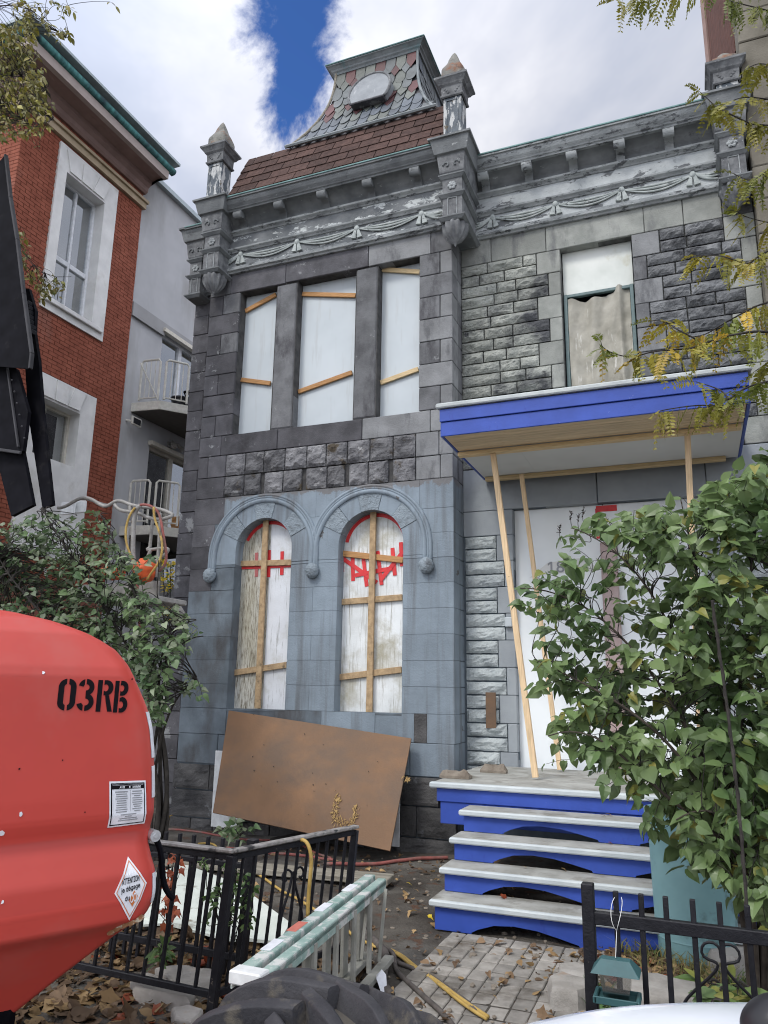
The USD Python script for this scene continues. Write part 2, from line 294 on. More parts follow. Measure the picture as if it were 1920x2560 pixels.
surf('flashing_green', (0.09, 0.17, 0.165), (0.16, 0.28, 0.27), 8.0, 0.6, 0.2, 50)
surf('flashing_grey', (0.13, 0.15, 0.155), (0.22, 0.24, 0.245), 5.0, 0.5, 0.15, 50, stain=(0.10, 0.19, 0.20), stain_scale=4.0, stain_at=(0.55, 0.7))
surf('white_board', (0.44, 0.485, 0.505), (0.49, 0.535, 0.555), 1.6, 0.5, 0.08, 12, spec=0.3, stain=(0.40, 0.42, 0.42), stain_scale=2.5, stain_at=(0.55, 0.75), stain_stretch=(4, 4, .4))
surf('white_board_wing', (0.50, 0.53, 0.49), (0.66, 0.68, 0.64), 1.6, 0.55, 0.05, 30, stain=(0.38, 0.35, 0.22), stain_scale=2.0, stain_at=(0.62, 0.8))
surf('white_board_dirty', (0.56, 0.58, 0.57), (0.74, 0.77, 0.77), 2.0, 0.6, 0.2, 60, stain=(0.20, 0.178, 0.13), stain_scale=5.0, stain_at=(0.52, 0.68), stain_stretch=(7.0, 7.0, 0.32), stain2=(0.36, 0.34, 0.26), stain2_scale=1.3, stain2_at=(0.50, 0.66), sdetail=9.0, srough=0.7)
surf('white_board_streak', (0.60, 0.62, 0.64), (0.72, 0.75, 0.78), 2.0, 0.6, 0.2, 60, stain=(0.12, 0.11, 0.09), stain_scale=6.0, stain_at=(0.58, 0.67), stain_stretch=(8.0, 8.0, 0.35), stain2=(0.42, 0.42, 0.38), stain2_scale=1.5, stain2_at=(0.50, 0.70), sdetail=9.0, srough=0.7)
surf('white_board_stained', (0.40, 0.38, 0.30), (0.62, 0.62, 0.57), 3.0, 0.6, 0.3, 60, stretch=(1, 1, 0.3), stain=(0.145, 0.122, 0.082), stain_scale=9.0, stain_at=(0.47, 0.60), stain_stretch=(7.0, 7.0, 0.7), sdetail=9.0, srough=0.75)
surf('door_board', (0.72, 0.76, 0.77), (0.80, 0.84, 0.85), 1.2, 0.5, 0.05, 30)
def wood(name, c, rnd=0.15, dark=0.55, axis=(1, 1, 1), scale=9.0):
    surf(name, mul(c, dark), mul(c, 1.1), scale, 0.7, 0.25, 60, rnd=rnd, lo=0.3, hi=0.6, stretch=axis, stain=mul(c, 0.28), stain_scale=26.0, stain_at=(0.73, 0.78))
wood('lumber_upright', (0.62, 0.46, 0.28), axis=(9, 9, 0.6), dark=0.78)
wood('lumber_across', (0.44, 0.235, 0.095), axis=(0.7, 9, 9), dark=0.68)
wood('lumber_pale', (0.60, 0.46, 0.26), axis=(0.7, 9, 9), dark=0.8)
surf('lumber_dirty', (0.30, 0.21, 0.12), (0.46, 0.33, 0.19), 6.0, 0.8, 0.3, 60, stretch=(3, 3, 3), stain=(0.13, 0.10, 0.065), stain_scale=7.0, stain_at=(0.58, 0.72))
wood('soffit_wood', (0.66, 0.53, 0.35), axis=(0.5, 7, 7), dark=0.78, rnd=0.06, scale=5.0)
surf('old_plank', (0.16, 0.145, 0.115), (0.30, 0.28, 0.23), 5.0, 0.85, 0.5, 60, stretch=(0.6, 6, 6))
surf('plywood', (0.155, 0.088, 0.047), (0.215, 0.118, 0.060), 1.3, 0.65, 0.3, 50, stretch=(1, 1, 1.0), stain=(0.13, 0.085, 0.056), stain_scale=1.2, stain_at=(0.44, 0.62), stain_stretch=(1.0, 1, 1.4), stain2=(0.05, 0.025, 0.014), stain2_scale=19.0, stain2_at=(0.735, 0.76))
surf('plywood_scuff', (0.30, 0.19, 0.07), (0.40, 0.27, 0.11), 30.0, 0.8, 0.3, 60)
BL = (0.038, 0.080, 0.365)
surf('blue_paint', mul(BL, 0.82), mul(BL, 1.12), 2.0, 0.42, 0.15, 60, rnd=0.07, stain=(0.022, 0.028, 0.21), stain_scale=2.6, stain_at=(0.58, 0.75), stain_stretch=(1, 1, 0.5), stain2=(0.22, 0.25, 0.46), stain2_scale=9.0, stain2_at=(0.655, 0.70), sdetail=10.0, srough=0.72)
surf('tread_grey', (0.25, 0.25, 0.225), (0.37, 0.372, 0.345), 4.0, 0.75, 0.35, 60, stain=(0.16, 0.15, 0.125), stain_scale=4.5, stain_at=(0.52, 0.7))
surf('nosing_pale', (0.40, 0.44, 0.45), (0.50, 0.54, 0.54), 4.0, 0.55, 0.15, 60)
surf('ceiling_white', (0.60, 0.61, 0.59), (0.66, 0.67, 0.65), 1.5, 0.6, 0.05, 30)
surf('drip_metal', (0.34, 0.37, 0.37), (0.46, 0.49, 0.48), 4.0, 0.45, 0.1, 50)
surf('canvas', (0.235, 0.225, 0.185), (0.37, 0.355, 0.305), 2.5, 0.75, 0.35, 25, stain=(0.66, 0.65, 0.60), stain_scale=5.0, stain_at=(0.62, 0.72), stain_stretch=(2, 1, 0.4))
plain('frame_teal', (0.10, 0.15, 0.15), 0.5)
surf('red_tape', (0.52, 0.030, 0.035), (0.66, 0.050, 0.050), 9.0, 0.4, 0.3, 25, stain=(0.16, 0.02, 0.02), stain_scale=16.0, stain_at=(0.64, 0.7))
surf('tape_dim', (0.34, 0.10, 0.10), (0.42, 0.14, 0.13), 9.0, 0.4, 0.3, 25)
# neighbours
surf('brick_red', (0.245, 0.068, 0.038), (0.350, 0.108, 0.064), 5.0, 0.85, 0.4, 90, island=0.17, stain=(0.29, 0.15, 0.115), stain_scale=1.0, stain_at=(0.60, 0.80), stain_stretch=(1, 1, 0.6))
surf('brick_joint', (0.17, 0.070, 0.048), (0.24, 0.10, 0.07), 9.0, 0.95, 0.3, 70)
surf('limestone_pale', (0.60, 0.60, 0.585), (0.72, 0.72, 0.70), 3.0, 0.85, 0.3, 60, stain=(0.46, 0.44, 0.39), stain_scale=1.6, stain_at=(0.55, 0.75))
surf('sandstone_trim', (0.36, 0.29, 0.19), (0.46, 0.37, 0.26), 4.0, 0.85, 0.3, 60)
surf('cornice_mauve', (0.24, 0.165, 0.145), (0.31, 0.215, 0.19), 3.0, 0.8, 0.2, 60)
surf('cornice_face', (0.34, 0.29, 0.265), (0.42, 0.36, 0.33), 3.0, 0.8, 0.2, 60)
surf('copper_green', (0.04, 0.13, 0.13), (0.085, 0.27, 0.25), 5.0, 0.6, 0.15, 50, stretch=(1, 5, 1), stain=(0.015, 0.03, 0.04), stain_scale=2.2, stain_at=(0.46, 0.62))
plain('roof_metal', (0.36, 0.42, 0.44), 0.4)
surf('stucco', (0.40, 0.405, 0.415), (0.46, 0.465, 0.475), 1.6, 0.92, 0.35, 140, stain=(0.30, 0.295, 0.28), stain_scale=1.0, stain_at=(0.55, 0.80), stain_stretch=(1, 1.5, 0.4))
surf('stucco_band', (0.29, 0.29, 0.29), (0.35, 0.35, 0.352), 1.6, 0.92, 0.35, 140)
plain('window_white', (0.66, 0.68, 0.70), 0.4)
plain('rail_cream', (0.58, 0.57, 0.51), 0.45)
plain('sash_cream', (0.58, 0.55, 0.47), 0.5)
plain('curtain_pale', (0.84, 0.85, 0.86), 0.9, stretch=(1, 9, 0.2), scale=2.0)
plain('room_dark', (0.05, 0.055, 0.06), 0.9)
plain('room_mid', (0.30, 0.33, 0.33), 0.9)
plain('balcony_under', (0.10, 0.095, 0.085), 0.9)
surf('brick_brown', (0.125, 0.055, 0.040), (0.20, 0.085, 0.06), 5.0, 0.85, 0.4, 90, island=0.17)
surf('neighbour_stone', (0.115, 0.105, 0.082), (0.185, 0.170, 0.138), 2.5, 0.9, 0.5, 50, rnd=0.15, stain=(0.09, 0.085, 0.075), stain_scale=1.5, stain_at=(0.55, 0.72))
LOOK['glass'] = usdkit.material(stage, '/World/Looks/glass', {'f': ('fresnel', {'IOR': 1.45}), 't': ('transparent_bsdf', {'color': (0.95, 0.97, 0.97)}), 'g': ('glossy_bsdf', {'color': (0.9, 0.93, 0.95), 'roughness': 0.02}), 'm': ('math', {'math_type': 'add', 'value2': 0.40}), 'x': ('mix_closure', {})},
    [('f.fac', 'm.value1'), ('m.value', 'x.fac'), ('t.BSDF', 'x.closure1'), ('g.BSDF', 'x.closure2')], surface='x.closure')
LOOK['clear_plastic'] = usdkit.material(stage, '/World/Looks/clear_plastic', {'f': ('fresnel', {'IOR': 1.4}), 't': ('transparent_bsdf', {'color': (0.72, 0.72, 0.70)}), 'g': ('glossy_bsdf', {'color': (0.9, 0.9, 0.9), 'roughness': 0.12}), 'm': ('math', {'math_type': 'add', 'value2': 0.16}), 'x': ('mix_closure', {})},
    [('f.fac', 'm.value1'), ('m.value', 'x.fac'), ('t.BSDF', 'x.closure1'), ('g.BSDF', 'x.closure2')], surface='x.closure')
# machine, car and yard
RD = (0.43, 0.052, 0.040)
surf('red_gelcoat', mul(RD, 0.92), mul(RD, 1.06), 1.2, 0.42, 0.02, 80, spec=0.4, stain=(0.40, 0.085, 0.07), stain_scale=2.0, stain_at=(0.55, 0.8), stain2=(0.62, 0.42, 0.38), stain2_scale=24.0, stain2_at=(0.775, 0.785))
plain('rust_edge', (0.26, 0.13, 0.06), 0.85, stain=(0.45, 0.40, 0.30), stain_scale=30.0, stain_at=(0.55, 0.6))
plain('stencil_black', (0.006, 0.005, 0.007), 0.7, spec=0.1)
plain('sticker_white', (0.66, 0.68, 0.72), 0.45, bump=0.0)
plain('sticker_grey', (0.25, 0.26, 0.28), 0.6, bump=0.0)
plain('sticker_orange', (0.50, 0.16, 0.05), 0.5, bump=0.0)
surf('steel_edge', (0.035, 0.035, 0.038), (0.06, 0.06, 0.064), 5.0, 0.6, 0.05, 60, spec=0.2)
surf('steel_black', (0.0015, 0.0015, 0.003), (0.006, 0.006, 0.009), 5.0, 0.7, 0.02, 60, spec=0.08, stain=(0.02, 0.019, 0.02), stain_scale=4.0, stain_at=(0.6, 0.75))
surf('iron_black', (0.005, 0.005, 0.007), (0.012, 0.012, 0.015), 20.0, 0.45, 0.3, 90, spec=0.28, stain=(0.12, 0.10, 0.085), stain_scale=24.0, stain_at=(0.68, 0.72))
surf('rail_worn', (0.16, 0.15, 0.14), (0.30, 0.29, 0.28), 20.0, 0.45, 0.3, 90, spec=0.5, stain=(0.02, 0.02, 0.022), stain_scale=9.0, stain_at=(0.52, 0.6))
plain('steel_bright', (0.52, 0.53, 0.54), 0.35, metal=0.7)
surf('tyre_lug', (0.026, 0.026, 0.030), (0.052, 0.051, 0.055), 5.0, 0.75, 0.5, 50, stain=(0.11, 0.098, 0.078), stain_scale=8.0, stain_at=(0.56, 0.70), stain2=(0.28, 0.26, 0.23), stain2_scale=30.0, stain2_at=(0.765, 0.775))
surf('tyre_rubber', (0.055, 0.050, 0.044), (0.105, 0.094, 0.078), 4.0, 0.85, 0.4, 60, stain=(0.15, 0.132, 0.104), stain_scale=5.0, stain_at=(0.50, 0.70), stain2=(0.30, 0.28, 0.25), stain2_scale=30.0, stain2_at=(0.765, 0.775))
surf('car_white', (0.62, 0.65, 0.70), (0.66, 0.69, 0.73), 1.0, 0.18, 0.0, 10, spec=0.5, coat=0.6)
plain('black_plastic', (0.012, 0.012, 0.014), 0.4)
surf('pipe_grey', (0.20, 0.195, 0.18), (0.31, 0.30, 0.285), 12.0, 0.5, 0.2, 60, stain=(0.16, 0.13, 0.10), stain_scale=14.0, stain_at=(0.6, 0.68))
plain('panel_white', (0.62, 0.64, 0.64), 0.5)
plain('orange_tarp', (0.60, 0.105, 0.030), 0.6, bump=0.5, bscale=14)
surf('hose_yellow', (0.32, 0.21, 0.055), (0.46, 0.32, 0.10), 12.0, 0.6, 0.3, 60, stain=(0.16, 0.12, 0.06), stain_scale=12.0, stain_at=(0.58, 0.68))
surf('hose_red', (0.20, 0.060, 0.052), (0.30, 0.100, 0.085), 12.0, 0.65, 0.3, 60, stain=(0.17, 0.13, 0.11), stain_scale=6.0, stain_at=(0.5, 0.7))
surf('hose_dark', (0.055, 0.048, 0.044), (0.115, 0.10, 0.09), 12.0, 0.75, 0.3, 60)
surf('ladder_green', (0.19, 0.29, 0.26), (0.32, 0.41, 0.375), 7.0, 0.75, 0.4, 60, sdetail=10.0, srough=0.7, stain=(0.50, 0.51, 0.49), stain_scale=9.0, stain_at=(0.50, 0.56), stain2=(0.12, 0.17, 0.15), stain2_scale=12.0, stain2_at=(0.62, 0.68))
surf('ladder_grey', (0.22, 0.22, 0.19), (0.33, 0.33, 0.30), 7.0, 0.7, 0.3, 60)
plain('sticker_salmon', (0.52, 0.16, 0.12), 0.6)
surf('sheet_white', (0.48, 0.52, 0.47), (0.60, 0.64, 0.59), 2.0, 0.5, 0.15, 40, stain=(0.20, 0.18, 0.14), stain_scale=5.0, stain_at=(0.60, 0.7))
surf('tub_teal', (0.15, 0.285, 0.295), (0.20, 0.35, 0.36), 2.2, 0.55, 0.12, 50, stain=(0.065, 0.10, 0.10), stain_scale=3.4, stain_at=(0.56, 0.68))
plain('feeder_green', (0.030, 0.085, 0.090), 0.5)
plain('string_white', (0.60, 0.60, 0.58), 0.8)
surf('soil', (0.040, 0.034, 0.028), (0.100, 0.090, 0.076), 2.4, 0.95, 0.9, 30, bdist=0.03, stain=(0.155, 0.147, 0.13), stain_scale=1.1, stain_at=(0.50, 0.68), stain2=(0.09, 0.05, 0.032), stain2_scale=7.0, stain2_at=(0.58, 0.64))
surf('road_asphalt', (0.040, 0.040, 0.042), (0.065, 0.064, 0.064), 8.0, 0.9, 0.5, 120)
surf('paver_grey', (0.19, 0.178, 0.158), (0.305, 0.287, 0.26), 7.0, 0.9, 0.5, 70, rnd=0.24, stain=(0.095, 0.082, 0.066), stain_scale=2.6, stain_at=(0.52, 0.68))
surf('flagstone', (0.26, 0.245, 0.22), (0.40, 0.38, 0.35), 5.0, 0.9, 0.6, 60, rnd=0.1, stain=(0.30, 0.19, 0.11), stain_scale=3.0, stain_at=(0.60, 0.72))
surf('rubble_brown', (0.14, 0.115, 0.09), (0.24, 0.21, 0.17), 9.0, 0.9, 0.6, 60)
surf('bark', (0.035, 0.028, 0.022), (0.080, 0.066, 0.052), 14.0, 0.9, 0.5, 60)
surf('bark_dark', (0.018, 0.016, 0.014), (0.045, 0.040, 0.035), 14.0, 0.9, 0.5, 60)
leafmat('leaf_lilac', (0.078, 0.130, 0.046), (0.155, 0.220, 0.085), 3.0, 0.32, 0.38)
leafmat('leaf_lilac_yellow', (0.13, 0.155, 0.035), (0.21, 0.20, 0.05), 3.0, 0.25)
leafmat('leaf_shrub', (0.065, 0.115, 0.048), (0.15, 0.22, 0.095), 3.0, 0.35, 0.42)
leafmat('leaf_shrub_pale', (0.15, 0.19, 0.115), (0.24, 0.28, 0.18), 3.0, 0.3, 0.5)
leafmat('leaf_locust', (0.13, 0.16, 0.028), (0.29, 0.25, 0.035), 1.8, 0.3)
leafmat('leaf_locust_gold', (0.30, 0.215, 0.025), (0.38, 0.26, 0.035), 3.0, 0.3)
leafmat('leaf_olive', (0.15, 0.155, 0.045), (0.27, 0.225, 0.065), 2.5, 0.35)
leafmat('leaf_red', (0.26, 0.055, 0.025), (0.36, 0.10, 0.045), 5.0, 0.35)
leafmat('leaf_weed', (0.055, 0.11, 0.030), (0.11, 0.17, 0.050), 4.0, 0.3)
leafmat('leaf_flower', (0.50, 0.36, 0.02), (0.58, 0.44, 0.04), 4.0, 0.2)
leafmat('litter_brown', (0.095, 0.060, 0.036), (0.215, 0.140, 0.080), 5.0, 0.5, 0.7)
leafmat('litter_tan', (0.22, 0.14, 0.065), (0.34, 0.23, 0.11), 5.0, 0.4, 0.7)
leafmat('grass_dry', (0.14, 0.135, 0.045), (0.25, 0.22, 0.09), 5.0, 0.4, 0.7)
# ---------------------------------------------------------------- ground
def ground_z(x, y):
    p = np.stack([np.asarray(x)*0.9, np.asarray(y)*0.9, np.zeros_like(x)], -1)
    w = np.clip((np.asarray(y)-3.2)/1.0, 0, 1)
    return (meshkit.fbm(p, 4, 3)-0.5)*0.09*w - 0.03
gx = np.r_[-300, -90, -40, -20, np.arange(-9, 2.6, 0.09), 4, 8, 20, 60, 300]; gy = np.r_[1.9, np.arange(2.0, 9.2, 0.09), 10, 12, 16, 30, 80, 300]
GX, GY = np.meshgrid(gx, gy, indexing='ij')
GZ = np.where((GX > -9.2) & (GX < 2.6) & (GY < 9.2), ground_z(GX, GY), -0.03)
part('ground', (np.stack([GX, GY, GZ], -1).reshape(-1, 3), grid_faces(len(gx), len(gy))), 'soil', smooth=True, kind='structure')
part('pavement', box(-300, 300, -2.2, 1.9, -0.3, -0.03), 'paver_grey', kind='structure')
part('road', (np.array([(-300, -300, -0.16), (300, -300, -0.16), (300, -2.2, -0.16), (-300, -2.2, -0.16)]), np.array([(0, 1, 2), (0, 2, 3)])), 'road_asphalt', kind='structure')

# ---------------------------------------------------------------- the grey stone house
B0, B1, YB, YW = -6.09, -2.48, 8.3, 8.7
house = thing('stone_house', 'derelict grey stone house with boarded windows, swagged cornice and slate mansard', 'house')
seed = [0]
def rr(a=0.0, b=1.0):
    return float(RNG.uniform(a, b))
def stone_rect(parent, x0, x1, z0, z1, Y, mat, depth=0.2, gap=0.007, proud=None, c=0.006):
    pr = rr(0, 0.007) if proud is None else proud
    g = [gap*rr(.35, .85) for _ in range(4)]; v, f = cbox(x0+g[0], x1-g[1], Y-pr, Y+depth, z0+g[2], z1-g[3], c); v = v.copy()
    v[:, 0] += (v[:, 2]-(z0+z1)/2)*rr(-.008, .008); v[:, 2] += (v[:, 0]-(x0+x1)/2)*rr(-.006, .006)
    return part('stone', (v, f), mat, parent)
def stone_poly(parent, poly, Y, mat, depth=0.2, gap=0.007, proud=None, name='stone'):
    p = poly.buffer(-gap/2, join_style=2)
    if p.area < 0.003: return
    pr = rr(0, 0.006) if proud is None else proud
    return part(name, poly_xz(p, Y-pr, Y+depth), mat, parent)
def rock_mesh(x0, x1, z0, z1, Y, amp=0.035, gap=0.012, depth=0.08, ledge=1.0):
    seed[0] += 1
    x0, x1, z0, z1 = x0+gap/2, x1-gap/2, z0+gap/2, z1-gap/2
    nx, nz = max(6, int((x1-x0)/0.036)+2), max(6, int((z1-z0)/0.028)+2)
    nx, nz = min(nx, 13), min(nz, 9)
    u, v = np.meshgrid(np.linspace(0, 1, nx), np.linspace(0, 1, nz), indexing='ij')
    x = x0 + (x1-x0)*(u + np.where((u > 0) & (u < 1), RNG.uniform(-.25, .25, u.shape)/nx, 0)); z = z0 + (z1-z0)*(v + np.where((v > 0) & (v < 1), RNG.uniform(-.25, .25, u.shape)/nz, 0))
    em = RNG.uniform(0, .005, u.shape); x = x + np.where(u == 0, em, np.where(u == 1, -em, 0)); em = RNG.uniform(0, .005, u.shape); z = z + np.where(v == 0, em, np.where(v == 1, -em, 0))
    e = np.minimum(np.minimum(u, 1-u)*(x1-x0), np.minimum(v, 1-v)*(z1-z0)); rise = np.clip(e/0.045, 0, 1)**0.7
    n = meshkit.fbm(np.stack([x*9+z*5*(rr()-.5), z*22*ledge, np.full_like(x, seed[0]*3.7)], -1), 3, 5)
    n = n + 0.35*np.abs(meshkit.noise(np.stack([x*16, z*34*ledge, np.full_like(x, seed[0]*1.3)], -1), 8)-.5)
    lobe = 0.75 + 0.5*(rr()-0.5) + (rr()-0.5)*0.8*(v-0.5) + (rr()-0.5)*0.6*(u-0.5)
    h = 0.004 + 1.35*amp*rise*np.clip(0.30 + 2.1*(n-0.38), 0.02, 2.0)*lobe
    V = np.stack([x, Y-h, z], -1).reshape(-1, 3); F = [tuple(t[::-1]) for t in grid_faces(nx, nz)]
    idx = np.arange(nx*nz).reshape(nx, nz); ring = np.r_[idx[:, 0], idx[-1, 1:], idx[-2::-1, -1], idx[0, -2:0:-1]]
    back = V[ring].copy(); back[:, 1] = Y+depth; b0 = len(V); V = np.vstack([V, back]); k = len(ring)
    for i in range(k):
        a, b = ring[i], ring[(i+1) % k]; F += [(a, b0+i, b0+(i+1) % k), (a, b0+(i+1) % k, b)]
    F = np.array(F); t = V[F[0]]
    if np.cross(t[1]-t[0], t[2]-t[0])[1] > 0: F = F[:, ::-1]
    return V, F
def rock(parent, x0, x1, z0, z1, Y, mat, amp=0.035, **k):
    return part('stone', rock_mesh(x0, x1, z0, z1, Y, amp, **k), mat, parent)

# --- openings of the bay
ARCH = [(-4.998, 0.407, 1.385, 3.355), (-3.520, 0.420, 1.385, 3.340)]      # centre, radius, sill, spring
def arch_poly(c, r, s, sp, grow=0.0, zmin=None):
    a = np.linspace(0, np.pi, 25)
    return sg.Polygon([(c-r-grow, (s if zmin is None else zmin))] + [(c-(r+grow)*math.cos(t), sp+(r+grow)*math.sin(t)) for t in a] + [(c+r+grow, (s if zmin is None else zmin))])
UPW = [(-5.585, -5.010), (-4.678, -3.812), (-3.490, -2.917)]; UZ0, UZ1 = 4.955, 7.068
upper_open = unary_union([sg.box(a-.003, UZ0-.003, b+.003, UZ1+.003) for a, b in UPW])
lower_open = unary_union([arch_poly(*a, grow=0.003) for a in ARCH])
bay_up = part('bay_wall', poly_xz(sg.box(B0+.012, 4.02, B1-.012, 8.30).difference(upper_open), YB+.025, YB+.40), 'mortar', house)
bay_lo = part('bay_wall', poly_xz(sg.box(B0+.012, -0.2, B1-.012, 4.02).difference(lower_open), YB+.016, YB+.40), 'painted_joint', house)

def tone(x):
    """Sooty stone on the left of the bay, cleaner to the right."""
    t = (x-B0)/(B1-B0) + rr(-0.28, 0.28)
    return 'stone_dark' if t < 0.42 else 'stone_mid' if t < 0.76 else 'stone_light'
def row(parent, xs, z0, z1, Y, mats=None, **k):
    for i in range(len(xs)-1):
        m = tone((xs[i]+xs[i+1])/2) if mats is None else mats[i] if isinstance(mats, (list, tuple)) else mats
        stone_rect(parent, xs[i], xs[i+1], z0, z1, Y, m, **k)
dz = (UZ1-UZ0)/7
for i in range(7):
    z0, z1 = UZ1-(i+1)*dz, UZ1-i*dz
    row(bay_up, [B0, -5.86, -5.585] if i % 2 == 0 else [B0, -5.585], z0, z1, YB, ['stone_dark', 'stone_mid'] if i in (0, 2) else ['stone_dark', 'stone_dark'], depth=0.26)
    if i in (0, 2, 4, 6): row(bay_up, [-2.917, -2.64, B1], z0, z1, YB, ['stone_mid', 'stone_light'] if i else ['stone_mid', 'stone_light'], depth=0.24)
    else: row(bay_up, [-2.917, B1], z0, z1, YB, ['stone_mid' if i == 1 else 'stone_light'], depth=0.38)
for a, b, m in ((-5.010, -4.678, 'stone_mid'), (-3.812, -3.490, 'stone_mid')):         # stone mullions
    stone_rect(bay_up, a, b, UZ0, UZ1, YB+.012, m, depth=0.25, c=0.022, proud=0.0)
row(bay_up, [B0, -5.755, -4.87, -3.63, -2.765, B1], UZ1, 7.40, YB, ['stone_mid', 'stone_dark', 'stone_dark', 'stone_light', 'stone_mid'], depth=0.26)
row(bay_up, [B0, -5.74, -4.875, -3.665, -2.765, B1], 4.675, UZ0, YB, ['stone_dark', 'stone_dark', 'stone_dark', 'stone_light', 'stone_light'], depth=0.30)
for z0, z1, off in ((4.375, 4.675, 0.0), (4.085, 4.375, 0.05)):
    xs = list(np.linspace(-5.645, -2.950, 10) + np.r_[0, RNG.uniform(-.02, .02, 8), 0])
    row(bay_up, [B0, -5.93, -5.645] if off == 0 else [B0, -5.645], z0, z1, YB, 'stone_dark')
    row(bay_up, [-2.95, -2.64, B1] if off else [-2.95, -2.66, B1], z0, z1, YB, ['stone_light', 'stone_light'])
    for i in range(9):
        slot = 0.055 if (off and i in (1, 3, 5, 7)) else 0.0                                 # empty slots left open in the lower row
        rock(bay_up, xs[i], xs[i+1]-slot, z0, z1, YB, 'stone_rough_bay', 0.05, ledge=0.6)

# --- painted lower bay: ashlar courses around the two arches
zc_ = [1.075, 1.387] + [1.387+0.2925*k for k in range(1, 10)]; zc_[-1] = 4.085
hood_zone = unary_union([sg.Point(-5.010, 3.30).buffer(0.705, 48), sg.Point(-3.538, 3.30).buffer(0.705, 48)]).intersection(sg.box(-9, 3.18, 9, 9))
cut = unary_union([hood_zone, unary_union([arch_poly(*a) for a in ARCH])])
for i in range(len(zc_)-1):
    z0, z1 = zc_[i], zc_[i+1]
    splits = [B0, -5.75, -5.40, -4.59, -4.27 if i % 2 else -4.10, -3.94, -3.10, B1] if i > 0 else [B0, -5.40, -4.72, -4.1, -3.42, -2.95, -2.80, B1]
    if i % 2 == 0 and i > 0: splits = [B0, -5.40, -4.59, -3.94, -3.10, B1]
    if 2.8 < z0 <= 3.7: splits = [B0, -5.75] + splits[(2 if splits[1] == -5.75 else 1):]
    if z0 > 3.7: splits = [B0, -5.62, -4.95, -4.27, -3.55, -2.90, B1]
    for a, b in zip(splits[:-1], splits[1:]):
        g = sg.box(a, z0, b, z1).difference(cut)
        worn = b < -5.5 and z0 > 2.8
        m = 'stone_dark' if worn else 'painted_stone_worn' if (b < -5.35 or (i == 0 and b < -4.0)) else 'painted_stone'
        if i == 0 and abs(a+2.95) < .01: m = 'painted_plinth'
        for q in getattr(g, 'geoms', [g]):
            stone_poly(bay_lo, q, YB, m, depth=0.22, gap=0.0035 if rr() > .06 else 0.010)
row(bay_lo, [B0, -5.5, -4.9, -4.3, -3.7, -3.0, B1], 0.72, 1.075, YB, ['painted_stone_worn']*4+['painted_stone']*2, gap=0.008)
for ci, (c, r, s, sp) in enumerate(ARCH):                                                   # voussoirs round each arch
    hc = (-5.010, -3.538)[ci]
    cutp = [-0.32, 0.46, 0.90, 1.33, 1.81, 2.24, 2.68, 3.46]
    ring = sg.Point(hc, 3.30).buffer(0.70, 48).difference(arch_poly(c, r, s-2, sp)).intersection(sg.box(-9, 3.18, 9, 9))
    for k in range(7):
        a0, a1 = cutp[k], cutp[k+1]
        wedge = sg.Polygon([(hc, 3.30)] + [(hc+1.4*math.cos(t), 3.30+1.4*math.sin(t)) for t in np.linspace(a0, a1, 6)])
        g = ring.intersection(wedge)
        for q in getattr(g, 'geoms', [g]):
            if q.area > .004: stone_poly(bay_lo, q, YB, 'painted_stone' if k % 2 == 0 else 'painted_voussoir', depth=0.22, gap=0.005, proud=0.004+0.006*(k % 2), name='voussoir')
    for dr, rad in ((0.712, 0.030), (0.752, 0.018), (0.782, 0.022)):
        th = np.linspace(0, np.pi, 40)
        x_l, x_r = hc-dr, hc+dr
        yh = YB-.008
        pts = [(x_l, yh, 3.10), (x_l, yh, 3.2)] + [(hc-dr*math.cos(t), yh, 3.285+dr*math.sin(t)) for t in th] + [(x_r, yh, 3.2), (x_r, yh, 3.10)]
        part('hood_mould', tube(pts, rad, 8), 'painted_stone', house, smooth=True)
for x in (-5.755, -4.272, -2.800):
    s = trimesh.creation.icosphere(3, 0.088); v = np.array(s.vertices)*(1, 0.8, 1.1); v += 0.012*(meshkit.noise(v*60, 2)-0.5)[:, None]
    part('hood_boss', (v+np.array([x, YB-.045, 3.045]), s.faces), 'painted_voussoir', house, smooth=True)
# plinth
for i, (z0, z1) in enumerate(((-0.15, 0.10), (0.10, 0.42), (0.42, 0.72))):
    xs = [B0-.02] + sorted(RNG.uniform(B0+.25, B1-.25, 6)) + [B1+.02]
    for a, b in zip(xs[:-1], xs[1:]):
        if b-a > .12: rock(bay_lo, a, b, z0, z1, YB-.02, 'painted_plinth', 0.015)
# --- right return of the bay (x = B1) is closed by filler stones
zz = np.r_[0.72, 1.075, zc_[1:], 4.375, 4.675, UZ0, [UZ0+dz*k for k in range(1, 8)], 7.40]
for k in range(len(zz)-1):
    up = zz[k] > 4.0
    part('stone', cbox(B1-.10, B1-.002, YB+.245 if up else YB+.225, YW+.05, zz[k]+.003, zz[k+1]-.003, 0.005), ('stone_light' if rr() > .4 else 'stone_mid') if up else 'painted_stone', bay_up if up else bay_lo)
part('return_wall', box(B1-.12, B1-.02, YB+.05, YW+.1, -.2, 8.3), 'painted_joint', house)

